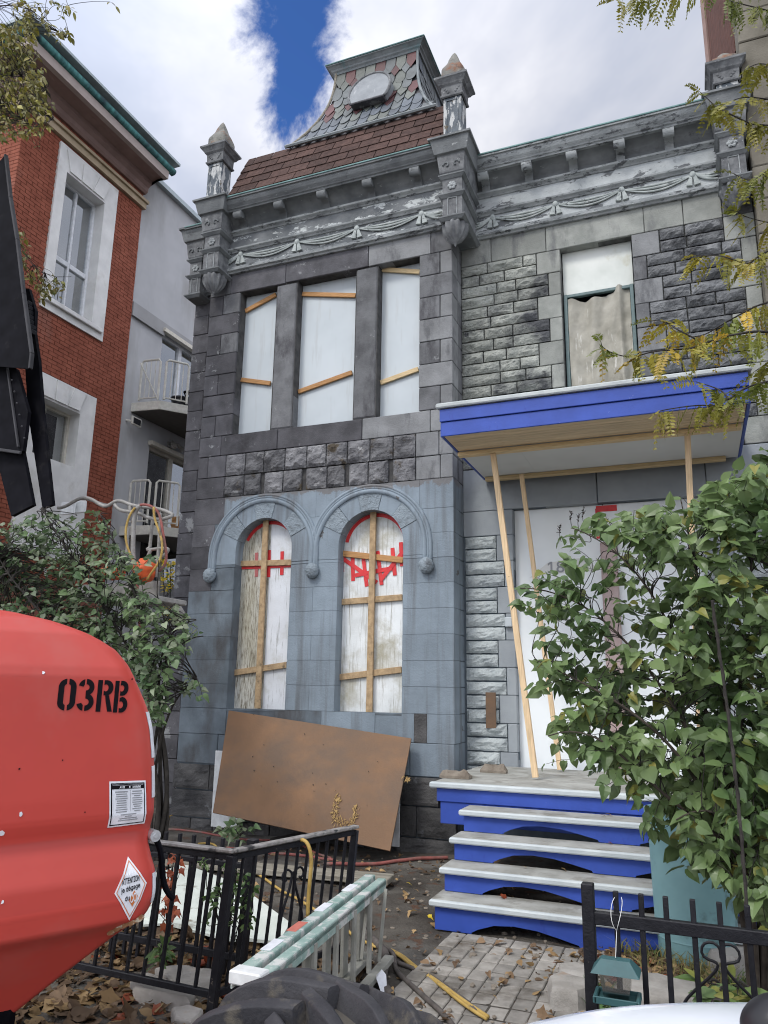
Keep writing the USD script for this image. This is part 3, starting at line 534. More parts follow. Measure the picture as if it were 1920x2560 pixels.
# --- boards in the bay windows
for k, (a, b) in enumerate(UPW):
    wb = part('window_board', cbox(a-.01, b+.01, YB+.17, YB+.19, UZ0-.01, UZ1+.01, 0.002), 'white_board', house)
    ends = [((383, 522), (593, 418), (355, 928), (560, 945), 'lumber_across'), ((722, 421), (1065, 424), (690, 1000), (1043, 880), 'lumber_across'), ((1201, 275), (1446, 284), (1182, 946), (1436, 860), 'lumber_pale')][k]
    for q in (0, 2):
        p0, p1 = [at(440+s[0]*.42195, 560+s[1]*.42195, y=YB+.145) for s in ends[q:q+2]]
        p0[0] = max(p0[0], a+.005); p1[0] = min(p1[0], b-.005)
        part('brace', beam(p0, p1, 0.030, 0.060, 0.003), ends[4], wb)
def c6(a, b): return 440+a*.42195, 1160+b*.42195
for k, (c, r, s, sp) in enumerate(ARCH):
    yb = YB+.17
    ap = arch_poly(c, r, s, sp, grow=0.012)
    wb = part('window_board', poly_xz(ap.intersection(sg.box(-9, 0, c-.002, 9)), yb, yb+.02), 'white_board_dirty' if k else 'white_board_stained', house)
    part('window_board', poly_xz(ap.intersection(sg.box(c+.001, 0, 9, 9)), yb+.0015, yb+.02), 'white_board_dirty' if k else 'white_board_streak', house)
    vert = (((534, 328), (483, 1448)), ((1170, 280), (1145, 1470)))[k]
    hor = ((((350, 592), (686, 583)), ((306, 1243), (656, 1190))), (((965, 528), (1346, 570)), ((957, 820), (1341, 790)), ((941, 1267), (1336, 1218))))[k]
    p0, p1 = [at(*c6(*q), y=yb-.05) for q in vert]
    part('brace', beam(p0, p1, 0.075, 0.034, 0.003, up=(0, 1, 0)), 'lumber_dirty', wb)
    for h in hor:
        p0, p1 = [at(*c6(*q), y=yb-.018) for q in h]
        part('brace', beam(p0, p1, 0.034, 0.072, 0.003), 'lumber_across' if (k, h[0][1]) == (1, 528) else 'lumber_dirty', wb)
    tapes = ([((378, 535), (376, 650)), ((478, 525), (476, 668)), ((552, 510), (548, 670)), ((629, 517), (626, 657)), ((360, 614), (684, 600))],
             [((986, 485), (986, 640)), ((1047, 555), (1049, 693)), ((1110, 560), (1130, 725)), ((1194, 515), (1218, 716)), ((1282, 497), (1297, 660)), ((1332, 463), (1338, 605)), ((975, 550), (1190, 702)), ((1060, 660), (1230, 628)), ((1210, 690), (1344, 520)), ((1150, 640), (1280, 618))])[k]
    for t, (q0, q1) in enumerate(tapes):
        yy = yb-.003-0.0012*t; p0, p1 = [at(*c6(*q), y=yy) for q in (q0, q1)]
        part('red_tape', beam(p0, p1, 0.0012, 0.050, 0, up=(0, 0, 1)) if abs(p1[2]-p0[2]) < abs(p1[0]-p0[0]) else beam(p0, p1, 0.050, 0.0012, 0, up=(0, 1, 0)), 'tape_dim' if (k == 0 and t in (0, 1)) or (k == 1 and t in (0,)) else 'red_tape', wb)
    th = np.linspace(0.14*np.pi, 0.97*np.pi, 26) if k == 0 else np.linspace(0.06*np.pi, 0.96*np.pi, 26)
    o = [(c-(r-.002)*math.cos(t), sp+(r-.002)*math.sin(t)) for t in th] + [(c-(r-.048)*math.cos(t), sp+(r-.048)*math.sin(t)) for t in th[::-1]]
    part('red_tape', poly_xz(sg.Polygon(o), yb-.004, yb-.0025), 'red_tape', wb)
    part('sill', cbox(c-r-.004, c+r+.004, YB-.004, YB+.20, s-.03, s-.002, 0.006), 'painted_stone_worn', house)

# --- strip of wall set back to the left of the bay
LX0 = -6.645
left_wall = part('side_wall', box(LX0+.01, B0+.05, YW+.03, YW+.45, -.2, 8.3), 'mortar', house)
z = 7.36; k = 0
while z > 0.1:
    z0 = z-0.302
    if k % 2 == 0: stone_rect(left_wall, LX0, B0+.02, z0, z, YW, 'stone_dark', depth=.3)
    else:
        stone_rect(left_wall, LX0, -6.36-.02, z0, z, YW, 'stone_dark', depth=.3)
        for q in (0, 1): rock(left_wall, -6.36-.02, B0+.02, z0+.151*q, z0+.151*(q+1), YW, 'stone_rough_bay', 0.045)
    z = z0; k += 1
part('side_wall', box(LX0+.02, LX0+.3, YW+.3, 16, -.2, 8.3), 'stone_dark', house)

# --- right wing
WX1 = 0.985
WIN = (-1.207, -0.357, 5.192, 7.030); DOOR = (-1.875, 0.180, 0.80, 3.744)
wing_wall = part('wing_wall', poly_xz(sg.box(B1-.05, 3.95, WX1-.01, 8.3).difference(sg.box(WIN[0]-.003, WIN[2]-.003, WIN[1]+.003, WIN[3]+.003)), YW+.03, YW+.42), 'mortar_wing', house)
low_wing = part('wing_wall', poly_xz(sg.box(B1-.05, -.2, WX1-.01, 3.95).difference(sg.box(DOOR[0]-.003, DOOR[2]-.003, DOOR[1]+.003, DOOR[3]+.003)), YW+.02, YW+.42), 'painted_joint', house)
row(wing_wall, [B1+.0, -2.08, -1.375, -0.20, 0.24, 0.66, WX1], WIN[3], 7.40, YW, ['stone_wing', 'stone_wing', 'stone_wing', 'stone_wing', 'stone_wing', 'stone_mid'], depth=.3)
hrow = (7.030-5.192)/12
def field(xa, xb, z0, z1, mat, amp=0.04, lens=(0.24, 0.5)):
    x = xa
    while x < xb-.02:
        n = x + rr(*lens)
        if xb-n < 0.15: n = xb
        rock(wing_wall, x, n, z0, z1, YW, mat if not callable(mat) else mat(), amp); x = n
for k in range(-3, 6):                                        # double courses, from under the canopy up to the lintel
    za, zb = 5.192 + 2*hrow*k, 5.192 + 2*hrow*(k+1)
    jl = -1.50 if k % 2 else -1.36; jr = -0.04 if k % 2 else -0.20; qr = 0.66 if k % 2 else 0.82
    if k >= 0:
        stone_rect(wing_wall, jl, WIN[0], za, zb, YW, 'stone_wing', depth=.3); stone_rect(wing_wall, WIN[1], jr, za, zb, YW, 'stone_light' if k % 2 else 'stone_mid', depth=.3)
    elif k == -1: row(wing_wall, [-1.36, -0.9, -0.5, -0.20], za, zb, YW, 'stone_wing', depth=.3)
    else: jl, jr = 0.13, 0.13
    if za > 4.3 or True:
        for q in (0, 1):
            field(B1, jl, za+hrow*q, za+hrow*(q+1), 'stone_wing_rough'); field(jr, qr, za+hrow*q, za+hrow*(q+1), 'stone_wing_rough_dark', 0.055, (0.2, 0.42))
    stone_rect(wing_wall, qr, WX1, za, zb, YW, 'stone_wing', depth=.3)
# under the canopy: smooth lintel, painted jambs and rough painted blocks
row(low_wing, [B1, -2.05, -0.9, 0.25, WX1], DOOR[3], 4.27, YW, 'painted_jamb', depth=.3)
z = DOOR[3]; k = 0
while z > 0.80:
    z0 = max(z-2*hrow, 0.6); jx = -2.075 if k % 2 else -1.985
    stone_rect(low_wing, jx, DOOR[0], z0, z, YW, 'painted_jamb', depth=.3, gap=.004)
    stone_rect(low_wing, DOOR[1], 0.36 if k % 2 else 0.46, z0, z, YW, 'painted_jamb', depth=.3, gap=.004)
    if k == 0: stone_rect(low_wing, B1, jx, z0, z, YW, 'painted_jamb', depth=.3)
    else:
        for q in (0, 1): rock(low_wing, B1+.02, jx, z0+hrow*q, min(z0+hrow*(q+1), z), YW, 'painted_rough', 0.05)
    rock(low_wing, 0.36 if k % 2 else 0.46, WX1, z0, z, YW, 'painted_rough', 0.04); z = z0; k += 1
part('vent_board', cbox(-2.215, -2.10, YW-.075, YW-.055, 1.24, 1.63, .003), 'plywood', house)
part('door_bell', cbox(-1.985, -1.90, YW-.06, YW-.005, 2.36, 2.47, .01), 'white_board', house)
# boarded window of the wing: panel above, sheet of canvas below
wpan = part('window_board', cbox(WIN[0]+.01, WIN[1]-.01, YW+.13, YW+.15, 6.445, WIN[3], .003), 'white_board_wing', house)
wf = part('window_frame', MB().m(cbox(WIN[0]+.012, WIN[0]+.055, YW+.09, YW+.16, WIN[2], 6.44)).m(cbox(WIN[1]-.055, WIN[1]-.012, YW+.09, YW+.16, WIN[2], 6.44)).m(cbox(WIN[0]+.012, WIN[1]-.012, YW+.10, YW+.16, 6.40, 6.44)).get(), 'frame_teal', house)
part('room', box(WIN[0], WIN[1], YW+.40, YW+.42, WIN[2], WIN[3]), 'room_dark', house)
nu, nv = 46, 40
U, V_ = np.meshgrid(np.linspace(0, 1, nu), np.linspace(0, 1, nv), indexing='ij')
fold = 0.026*np.sin(U*17+1.5*np.sin(V_*3)) + 0.05*np.exp(-((U-0.84)/0.045)**2) - 0.03*np.exp(-((U-0.30)/0.07)**2)*V_ + 0.07*(meshkit.fbm(np.stack([U*6, V_*6, U*0], -1), 4, 9)-.5)
top = 6.375 + 0.02*np.sin(U*9) + 0.05*(U > 0.76) - 0.055*np.exp(-((U-0.25)/0.14)**2)
part('canvas_sheet', (np.stack([WIN[0]+.06+(WIN[1]-WIN[0]-.12)*U, YW+.125-fold, WIN[2]+(top-WIN[2])*V_], -1).reshape(-1, 3), grid_faces(nu, nv)[:, ::-1]), 'canvas', house, smooth=True)
# boarded doorway
db = part('door_board', MB().m(cbox(DOOR[0], -0.86, YW+.10, YW+.12, DOOR[2], DOOR[3], .003)).m(cbox(-0.853, DOOR[1], YW+.10, YW+.12, DOOR[2], DOOR[3], .003)).get(), 'door_board', house)
part('transom_print', poly_xz(sg.Polygon([(-1.72, 2.93), (-1.50, 3.10), (-1.1, 3.14), (-0.95, 3.02), (-1.0, 2.98), (-1.5, 2.97)]), YW+.097, YW+.0985), 'ceiling_white', db)
v, f = (lambda t: (np.array(t.vertices), t.faces))(meshkit.text_mesh('18', 0.12, 0.002, True))
part('house_number', (np.stack([-1.52+v[:, 0], YW+.0955-v[:, 2], 2.985+v[:, 1]], 1), f), 'sticker_grey', db)
part('red_tape', cbox(-0.93, -0.70, YW+.094, YW+.0985, 3.66, 3.73, 0), 'red_tape', db); part('red_tape', cbox(-0.94, -0.90, YW+.092, YW+.0965, 3.35, 3.70, 0), 'red_tape', db)
part('wrapped_post', cbox(-0.90, -0.72, YW+.03, YW+.095, 0.86, 3.30, .02), surf('wrap_plastic', (0.34, 0.25, 0.235), (0.48, 0.38, 0.36), 4.0, 0.35, 0.6, 18) or 'wrap_plastic', db)
part('red_tape', cbox(-0.98, -0.62, YW+.026, YW+.0295, 0.98, 1.05, 0), 'red_tape', db)

# ---------------------------------------------------------------- cornices
MOULD_A = [(0, 7.365), (.035, 7.365), (.045, 7.385), (.075, 7.395), (.080, 7.42), (.055, 7.432), (.060, 7.455), (0, 7.46)]
MOULD_B = [(0, 7.675), (.045, 7.680), (.055, 7.70), (.085, 7.715), (.09, 7.735), (.055, 7.75), (.05, 7.765), (0, 7.768)]
MOULD_C = [(0, 7.945), (.045, 7.95), (.055, 7.968), (.095, 7.985), (.10, 8.01), (.06, 8.025), (0, 8.03)]
def cove():
    a = np.linspace(0, np.pi/2, 9)
    return [(.03, 8.0)] + [(.04+.22*(1-math.cos(t)), 8.03+.165*math.sin(t)) for t in a] + [(.0, 8.20), (0, 8.0)]
CROWN = [(0, 8.19), (.262, 8.192), (.268, 8.215), (.285, 8.222), (.288, 8.238), (.325, 8.265), (.350, 8.300), (.352, 8.322), (.372, 8.326), (.374, 8.348), (0, 8.375)]
def cornice(x0, x1, Y, mats, brackets, swags, group_swag=True):
    c = part('cornice', prof_x(cove(), x0, x1, Y), mats['cove'], house, smooth=40)
    part('crown_mould', prof_x(CROWN, x0, x1, Y), mats['crown'], c)
    for p in (MOULD_A, MOULD_B, MOULD_C): part('moulding', prof_x(p, x0, x1, Y), mats['mould'], c)
    part('frieze_panel', box(x0, x1, Y-.028, Y+.03, 7.455, 7.68), mats['swag'], c); part('frieze_panel', box(x0, x1, Y-.032, Y+.03, 7.762, 7.952), mats['panel'], c)
    part('eaves_edge', cbox(x0, x1, Y-.385, Y-.30, 8.35, 8.372, .004), 'flashing_green', c)
    for xb in brackets:
        mb = MB()
        pr = [(.03, 7.99), (.055, 7.985), (.075, 8.01), (.082, 8.05), (.10, 8.10), (.15, 8.13), (.205, 8.135), (.225, 8.16), (.22, 8.19), (.19, 8.20), (.03, 8.20)]
        mb.m(prof_x(pr, xb-.05, xb+.05, Y))
        mb.m(tube([(xb-.064, Y-.225, 8.145), (xb+.064, Y-.225, 8.145)], 0.055, 16))
        mb.m(tube([(xb-.052, Y-.062, 8.0), (xb+.052, Y-.062, 8.0)], 0.022, 10))
        part('bracket', mb.get(), mats['bracket'], c, smooth=35)
    for k, xs in enumerate(swags):
        mb = MB()                                                    # bow: knot, two tails
        e = trimesh.creation.icosphere(2, 0.036); mb.add(np.array(e.vertices)*(1, .6, 1.1)+np.array([xs, Y-.055, 7.635]), e.faces)
        for s, w in ((-1, .026), (1, .03)):
            mb.m(poly_xz(sg.Polygon([(xs+s*.004, 7.62), (xs+s*.035, 7.615), (xs+s*(.05+w), 7.50), (xs+s*.012, 7.49)]), Y-.06, Y-.03))
        sw = part('swag', mb.get(), 'swag_pale', c, smooth=30)
        if k+1 < len(swags):
            L = swags[k+1]-xs; t = np.linspace(0.03, 0.97, 22)
            for q, (sag, dzz, r0) in enumerate(((.040, .014, .014), (.058, -.006, .017), (.078, -.028, .013))):
                pts = np.stack([xs+L*t, Y-.045+0*t, 7.635+dzz*np.sin(np.pi*t)-sag*np.sin(np.pi*t)], 1)
                part('drape', tube(pts, .8*r0*(0.45+0.75*np.sin(np.pi*t)), 7), 'swag_pale', sw, smooth=True)
    if swags:
        for xs, s in ((swags[0], -1), (swags[-1], 1)):
            t = np.linspace(0, 1, 8)
            for q in range(3): part('drape', tube(np.stack([xs+s*(.03+.24*t), Y-.045+0*t, 7.635-(.02+.045*q)*t-.03*np.sin(3*t)], 1), .016*(1-.6*t)+.004, 6), 'swag_pale', c, smooth=True)
    return c
bay_sw = [at(440+a*.48222, 60+b*.48222, y=YB-.05)[0] for a, b in ((335, 1195), (628, 1125), (937, 1055), (1273, 980))]
bay_br = [at(440+a*.48222, 60+b*.48222, y=YB-.20)[0] for a, b in ((330, 985), (540, 930), (762, 875), (998, 815), (1242, 755))]
cornice(-5.95, -2.42, YB, dict(cove='trim_dark', crown='trim_dark', mould='trim_mould', swag='trim_flaky', panel='trim_flaky', bracket='trim_dark'), bay_br, bay_sw)
wing_sw = [at(1120+a*.48222, b*.48222, y=YW-.05)[0] for a, b in ((232, 1145), (557, 1070), (900, 995), (1268, 910))]
wing_br = [at(1120+a*.48222, b*.48222, y=YW-.20)[0] for a, b in ((185, 920), (410, 865), (642, 810), (888, 745), (1142, 685), (1400, 610))]
cornice(-2.52, WX1-.01, YW, dict(cove='trim_dark', crown='trim_mould', mould='trim_mould', swag='trim_pale', panel='trim_pale', bracket='trim_mould'), wing_br, wing_sw)
cornice(LX0-.02, B0+.05, YW, dict(cove='trim_dark', crown='trim_dark', mould='trim_dark', swag='trim_dark', panel='trim_dark', bracket='trim_dark'), [], [])

# ---------------------------------------------------------------- corner consoles and pinnacles
def sq(x0, x1, y0, y1, zlist):
    """A square turned profile: (grow, z) rings round the plan x0..x1, y0..y1 (only the front and sides grow)."""
    V, F = [], []
    for g, zz in zlist:
        V += [(x0-g, y0-g, zz), (x1+g, y0-g, zz), (x1+g, y1, zz), (x0-g, y1, zz)]
    n = len(zlist)
    for i in range(n-1):
        for j in range(4):
            a, b = i*4+j, i*4+(j+1) % 4; F += [(a, b, b+4), (a, b+4, a+4)]
    F += [(0, 2, 1), (0, 3, 2), (4*n-4, 4*n-3, 4*n-2), (4*n-4, 4*n-2, 4*n-1)]
    return np.array(V, float), np.array(F)
def console(xc, yf, yb, zs, hw=0.125, scroll=True, lower=True):
    """zs: heights of crown top, crown bottom, carved block bottom, rosette block bottom, panel block bottom, pendant bottom."""
    zt, zb, zc, zr, zp, zd = zs; x0, x1 = xc-hw, xc+hw
    c = part('corner_console', sq(x0, x1, yf, yb, [(0, zp), (0, zt)]), 'soot_wood', house)
    part('crown_mould', sq(x0, x1, yf, yb, [(.05, zb), (.055, zb+.015), (.085, zb+.025), (.09, zb+.045), (.125, zt-.035), (.15, zt-.03), (.152, zt-.004), (.02, zt+.01)]), 'trim_dark', c)
    part('carved_block', sq(x0, x1, yf, yb, [(.010, zc), (.012, zc+.02), (.03, zc+.05), (.055, zb)]), 'soot_wood', c)
    for s in (-1, 1):                                                 # leaf scrolls on the carved block
        t = np.linspace(0, 4.6, 18); r = .045*(1-t/6.5)
        part('scroll', tube(np.stack([xc+s*(.062+r*np.cos(t)), np.full(18, yf-.045), (zc+zb)/2+.005+r*np.sin(t)], 1), .011, 6), 'trim_dark', c, smooth=True)
    for z in (zc, zr, zp):
        part('moulding', sq(x0, x1, yf, yb, [(.004, z-.035), (.012, z-.03), (.03, z-.012), (.038, z-.004), (.045, z), (.046, z+.016), (.004, z+.024)]), 'trim_dark', c)
    zm = (zc+zr)/2                                                    # rosette
    mb = MB()
    for q in range(6):
        e = trimesh.creation.icosphere(1, .024); mb.add(np.array(e.vertices)*(1, .5, 1)+np.array([xc+.036*math.cos(q*1.047), yf-.008, zm+.036*math.sin(q*1.047)]), e.faces)
    e = trimesh.creation.icosphere(2, .02); mb.add(np.array(e.vertices)+np.array([xc, yf-.012, zm]), e.faces)
    part('rosette', mb.get(), 'trim_mould', c, smooth=True)
    h = (zr-zp)
    mb = MB()
    for a, b, e2, f2 in ((xc-.06, xc+.06, zr-.045, zr-.035), (xc-.06, xc+.06, zp+.035, zp+.045)): mb.m(cbox(a, b, yf-.010, yf+.01, e2, f2, .002))
    for a in (-.06, .05): mb.m(cbox(xc+a, xc+a+.01, yf-.0101, yf+.01, zp+.044, zr-.044, .002))
    part('panel_frame', mb.get(), 'trim_mould', c)
    if lower:                                                         # fluted pendant
        R = hw*1.02; n = 60; prof = [(1.05, 0), (1.20, -.08), (1.22, -.22), (1.14, -.42), (.96, -.62), (.70, -.80), (.38, -.93), (.16, -1.0), (.08, -1.10), (.01, -1.16)]
        a = np.linspace(0, 2*np.pi, n+1); V = []
        for rr_, zz in prof:
            fl = 1+.10*np.cos(a*12)*min(1, rr_*1.5)
            V.append(np.stack([xc+R*rr_*fl*np.cos(a), yf+hw+R*rr_*fl*np.sin(a), np.full(n+1, zp-.03+zz*(zp-.03-zd)/1.16)], 1))
        part('pendant', (np.vstack(V), grid_faces(len(prof), n+1)), 'soot_wood', c, smooth=True)
    return c
def pinnacle(xc, yc, z0, zcap0, zcap1, ztip, hw=0.118):
    p = part('pinnacle', sq(xc-hw, xc+hw, yc-hw, yc+hw, [(.03, z0), (.03, z0+.05), (0, z0+.06), (0, zcap0)]), 'peeling_post', house)
    mb = MB()
    for s, ax in ((-1, 0), (1, 1)):
        pass
    for a, b in ((-.085, -.07), (.07, .085)): mb.m(cbox(xc+a, xc+b, yc-hw-.01, yc-hw+.01, z0+.12, zcap0-.06, .002))
    for zz in (z0+.105, zcap0-.06): mb.m(cbox(xc-.085, xc+.085, yc-hw-.0102, yc-hw+.01, zz, zz+.016, .002))
    part('panel_frame', mb.get(), 'peeling_post', p)
    hc = zcap1-zcap0
    def ring(g, z): return (g, z)
    V = []; rings = [(.012, zcap0-.01), (.03, zcap0), (.034, zcap0+.02), (.018, zcap0+.03), (.024, zcap0+hc*.55), (.05, zcap0+hc*.62), (.06, zcap0+hc*.70), (.085, zcap0+hc*.82), (.10, zcap0+hc*.86), (.102, zcap0+hc*.95), (.03, zcap1)]
    for g, zz in rings:
        h = hw+g; V += [(xc-h, yc-h, zz), (xc+h, yc-h, zz), (xc+h, yc+h, zz), (xc-h, yc+h, zz)]
    F = []
    for i in range(len(rings)-1):
        for j in range(4): a, b = i*4+j, i*4+(j+1) % 4; F += [(a, b, b+4), (a, b+4, a+4)]
    part('cap', (np.array(V), np.array(F)), 'soot_wood', p)
    mb = MB()
    for s in (-1, 1):
        for q in range(3):
            e = trimesh.creation.icosphere(1, .017); mb.add(np.array(e.vertices)*(1, .5, 1)+np.array([xc+s*(.05+.022*q), yc-hw-.022, zcap0+hc*(.22+.10*q)]), e.faces)
    part('carved_leaf', mb.get(), 'soot_wood', p, smooth=True)
    # bulbous, twisted spire
    n, m = 40, 14; t = np.linspace(0, 1, m); a = np.linspace(0, 2*np.pi, n+1); H = ztip-zcap1; V = []
    R = np.array([0.165*(1-tt)**0.72 + (.03*math.sin(min(tt/.6, 1)*math.pi)) + .001 for tt in t])
    for tt, r in zip(t, R):
        sqf = 1/np.maximum(np.abs(np.cos(a)), np.abs(np.sin(a)))**0.55
        rr_ = r*sqf*(1+.035*np.cos(8*(a+2.2*tt)))
        V.append(np.stack([xc+rr_*np.cos(a), yc+rr_*np.sin(a), np.full(n+1, zcap1-.012+H*tt)], 1))
    part('spire', (np.vstack(V), grid_faces(m, n+1)[:, ::-1]), 'finial_lead', p, smooth=True)
def zr_(py, px, y): return at(px, py, y=y)[2]
ycf = 8.0
xr = (at(1105, 470, y=ycf)[0]+at(1156, 460, y=ycf)[0])/2; xl = (at(509, 620, y=ycf)[0]+at(549.5, 610, y=ycf)[0])/2
consz = [zr_(p, 1130, ycf) for p in (352, 393, 440, 487, 544, 604)]
ycon = ycf+0.0
console(xr, ycf, YW, consz); console(xl, ycf, YW-.02, consz)
xw = (at(1788+22, 400, y=YW-.3)[0]+at(1862-4, 400, y=YW-.3)[0])/2
console(xw, YW-.3, YW+.1, consz)
px_r, px_l = at(1133, 300, y=8.12)[0], at(537, 480, y=8.12)[0]
pz = [zr_(p, 1133, 8.08) for p in (352, 240, 182, 131)]
pinnacle(px_r, 8.20, consz[0]-.02, pz[1], pz[2]-.08, pz[3]+.12); pinnacle(px_l, 8.20, consz[0]-.02, pz[1], pz[2]-.08, pz[3]+.12)
wz = [at(1822, p, y=YW-.15)[2] for p in (215, 165, 142)]
pinnacle(xw+.02, YW-.10, consz[0]-.02, wz[0], wz[1], wz[2]+.12)
console(LX0+.12, YW-.22, YW+.1, [z-.02 for z in consz], hw=0.10, lower=False)

# ---------------------------------------------------------------- mansard
MY0, MZ0, MY1, MZ1 = 8.06, 8.375, 8.60, 9.475
XL, XR = -5.80, -2.56
mans = part('mansard_roof', (np.array([(XL, MY0+.03, MZ0), (XR, MY0+.03, MZ0), (XR, MY1+.03, MZ1), (XL, MY1+.03, MZ1), (XL, 12, MZ1), (XR, 12, MZ1), (XL, 12, MZ0), (XR, 12, MZ0)]), np.array([(0, 1, 2), (0, 2, 3), (3, 2, 5), (3, 5, 4), (0, 3, 4), (0, 4, 6), (1, 7, 5), (1, 5, 2)])), 'shingle_brown', house)
ms_ = np.array([0, MY1-MY0, MZ1-MZ0]); sl = np.linalg.norm(ms_); su = ms_/sl; sn = np.cross(su, [1, 0, 0]); sn = sn if sn[1] < 0 else -sn
nr = 6; ex = sl/nr
for r in range(nr):
    x = XL - (0.16 if r % 2 else 0.0)
    while x < XR-.02:
        w = 0.305; a, b = max(x, XL)+.006, min(x+w, XR)-.006
        if b-a > .03:
            v, f = cbox(a, b, -0.002, ex+.03, -.004, .006, .003)
            o = np.array([0, MY0, MZ0]) + su*(ex*r); tilt = 0.013+rr(-.002, .004)
            p = o + v[:, :1]*np.array([1, 0, 0]) + v[:, 1:2]*su + (v[:, 2:]+tilt-(tilt-.002)*(v[:, 1:2]/ex))*sn
            part('shingle', (p, f), 'shingle_brown', mans)
        x += w
part('eaves_debris', MB().m(tube([(XL, MY0-.05, MZ0+.01)]+[(x, MY0-.05+rr(-.01, .01), MZ0+.012+rr(-.006, .008)) for x in np.linspace(XL+.1, XR-.1, 40)]+[(XR, MY0-.05, MZ0+.01)], .012, 6)).get(), 'old_plank', mans)

SC, SY0, SY1, SZ0, SZ1 = -3.940, 8.56, 9.15, 9.46, 11.12
def s_y(s): return SY0 + (SY1-SY0)*(1-(1-s)**1.75)
def s_z(s): return SZ0 + (SZ1-SZ0)*s
def s_h(s): return 0.675 + 0.47*(1-s)**2.3
ss = np.linspace(0, 1, 14)
Vb = []; YBACK = 11.2
for s in ss:
    for q in ((SC-s_h(s), s_y(s)+.02), (SC+s_h(s), s_y(s)+.02), (SC+s_h(s), YBACK-s_y(s)+9.15-.0), (SC-s_h(s), YBACK-s_y(s)+9.15)): Vb.append((q[0], q[1], s_z(s)))
Fb = []
for i in range(len(ss)-1):
    for j in range(4): a, b = i*4+j, i*4+(j+1) % 4; Fb += [(a, b, b+4), (a, b+4, a+4)]
slate_roof = part('slate_roof', (np.array(Vb), np.array(Fb)), 'stone_dark', house)
def slate(s, xc, w, kind, mat, side=False, yc=None):
    """One slate with its top at parameter s, hanging down the slope."""
    ds = 0.205; s0 = max(s-ds, 0.0)
    if not side:
        o = np.array([xc, s_y(s0), s_z(s0)]); t = np.array([xc, s_y(s), s_z(s)]); xa = np.array([1., 0, 0])
    else:
        o = np.array([SC+s_h(s0), yc, s_z(s0)]); t = np.array([SC+s_h(s), yc, s_z(s)]); xa = np.array([0, 1., 0])
    up = t-o; L = np.linalg.norm(up); up /= L; n = np.cross(xa, up); n = -n if (n[1] > 0 if not side else n[0] < 0) else n
    h = w/2-.0085
    if kind == 'round': out = [(-h, L), (-h, .12)] + [(-h*math.cos(q), .12-.12*math.sin(q)) for q in np.linspace(.25, np.pi-.25, 7)] + [(h, .12), (h, L)]
    elif kind == 'point': out = [(-h, L), (-h, .14), (0, 0), (h, .14), (h, L)]
    else: out = [(-h, L), (-h, 0), (h, 0), (h, L)]
    out = np.array(out); lift = 0.026+rr(-.004, .008); sk = rr(-.012, .012)
    k = len(out); z0 = lift-(lift-.006)*out[:, 1]/L
    F3 = o + out[:, :1]*xa + (out[:, 1:2]+sk*out[:, :1])*up + z0[:, None]*n; B3 = F3 - n*.007
    V = np.vstack([F3, B3]); F = [(0, i, i+1) for i in range(1, k-1)] + [x for i in range(k) for x in ((i, i+k, (i+1) % k+k), (i, (i+1) % k+k, (i+1) % k))]
    F = np.array(F)
    if np.dot(np.cross(V[F[0][1]]-V[F[0][0]], V[F[0][2]]-V[F[0][0]]), n) < 0: F = F[:, ::-1]
    part('slate', (V, F), mat, slate_roof)
rows = 9; dsr = 1.0/rows
for r in range(rows):
    s = min(1.0, 0.055+dsr*(r+.95)); sm = s-.10; w = 0.178
    hw_ = s_h(max(sm, 0)); nS = int(2*hw_/w)+1; w = 2*hw_/nS
    for q in range(-1, nS+1):
        xc = SC-hw_+w*(q+.5+(0.5 if r % 2 else 0))
        if abs(xc-SC)+w*.35 > hw_: continue
        band = r in (3, 4) or r in (7, 8)
        if band:
            red = (q + r) % (2 if r in (4, 7) else 3) == 0
            slate(s, xc, w, 'point', 'slate_red' if red else ('slate_green' if rr() > .4 else 'slate_grey'))
        else: slate(s, xc, w, 'round', ('slate_blue' if r < 3 and rr() > .45 else 'slate_grey' if rr() > .35 else 'slate_green'))
for r in range(rows):
    s = min(1.0, 0.055+dsr*(r+.95))
    for q in range(9):
        y = s_y(max(s-.1, 0))+.10+0.19*q+(0.09 if r % 2 else 0)
        slate(s, 0, 0.18, 'square', 'slate_grey' if rr() > .3 else 'slate_blue', True, y)
for sd in (-1, 1):                                                       # hip boards
    pts = np.array([(SC+sd*(s_h(s)+.008), s_y(s)-.012, s_z(s)) for s in np.linspace(.02, 1, 12)])
    part('hip_board', tube(pts, .024, 6), 'old_plank' if sd < 0 else 'flashing_grey', slate_roof, smooth=True)
part('flashing', tube([(SC-1.18, SY0-.03, SZ0+.015), (SC+1.18, SY0-.03, SZ0+.015)], .028, 6), 'flashing_grey', slate_roof)
cr = [(-.08, -.03), (.02, -.03), (.03, 0), (.055, .015), (.06, .04), (.10, .065), (.125, .075), (.127, .105), (.10, .115), (-.08, .13)]
xa, xb, za = SC-.69, SC+.69, SZ1
ye0, ye1 = SY1, YBACK
V = []
for g, dzv in [(q[0], q[1]) for q in cr[1:9]]:
    V += [(xa-g, ye0-g, za+dzv), (xb+g, ye0-g, za+dzv), (xb+g, ye1+g, za+dzv), (xa-g, ye1+g, za+dzv)]
F = []
for i in range(7):
    for j in range(4): a, b = i*4+j, i*4+(j+1) % 4; F += [(a, b, b+4), (a, b+4, a+4)]
F += [(28, 29, 30), (28, 30, 31), (0, 2, 1), (0, 3, 2)]
crest = part('roof_crest', (np.array(V), np.array(F)), 'flashing_grey', house)
mb = MB(); g = .130
for p, q in (((xa-g, ye0-g), (xb+g, ye0-g)), ((xb+g, ye0-g), (xb+g, ye1))): mb.m(tube([(p[0], p[1], za+.10), (q[0], q[1], za+.10)], .012, 6))
part('crest_edge', mb.get(), 'flashing_green', crest)
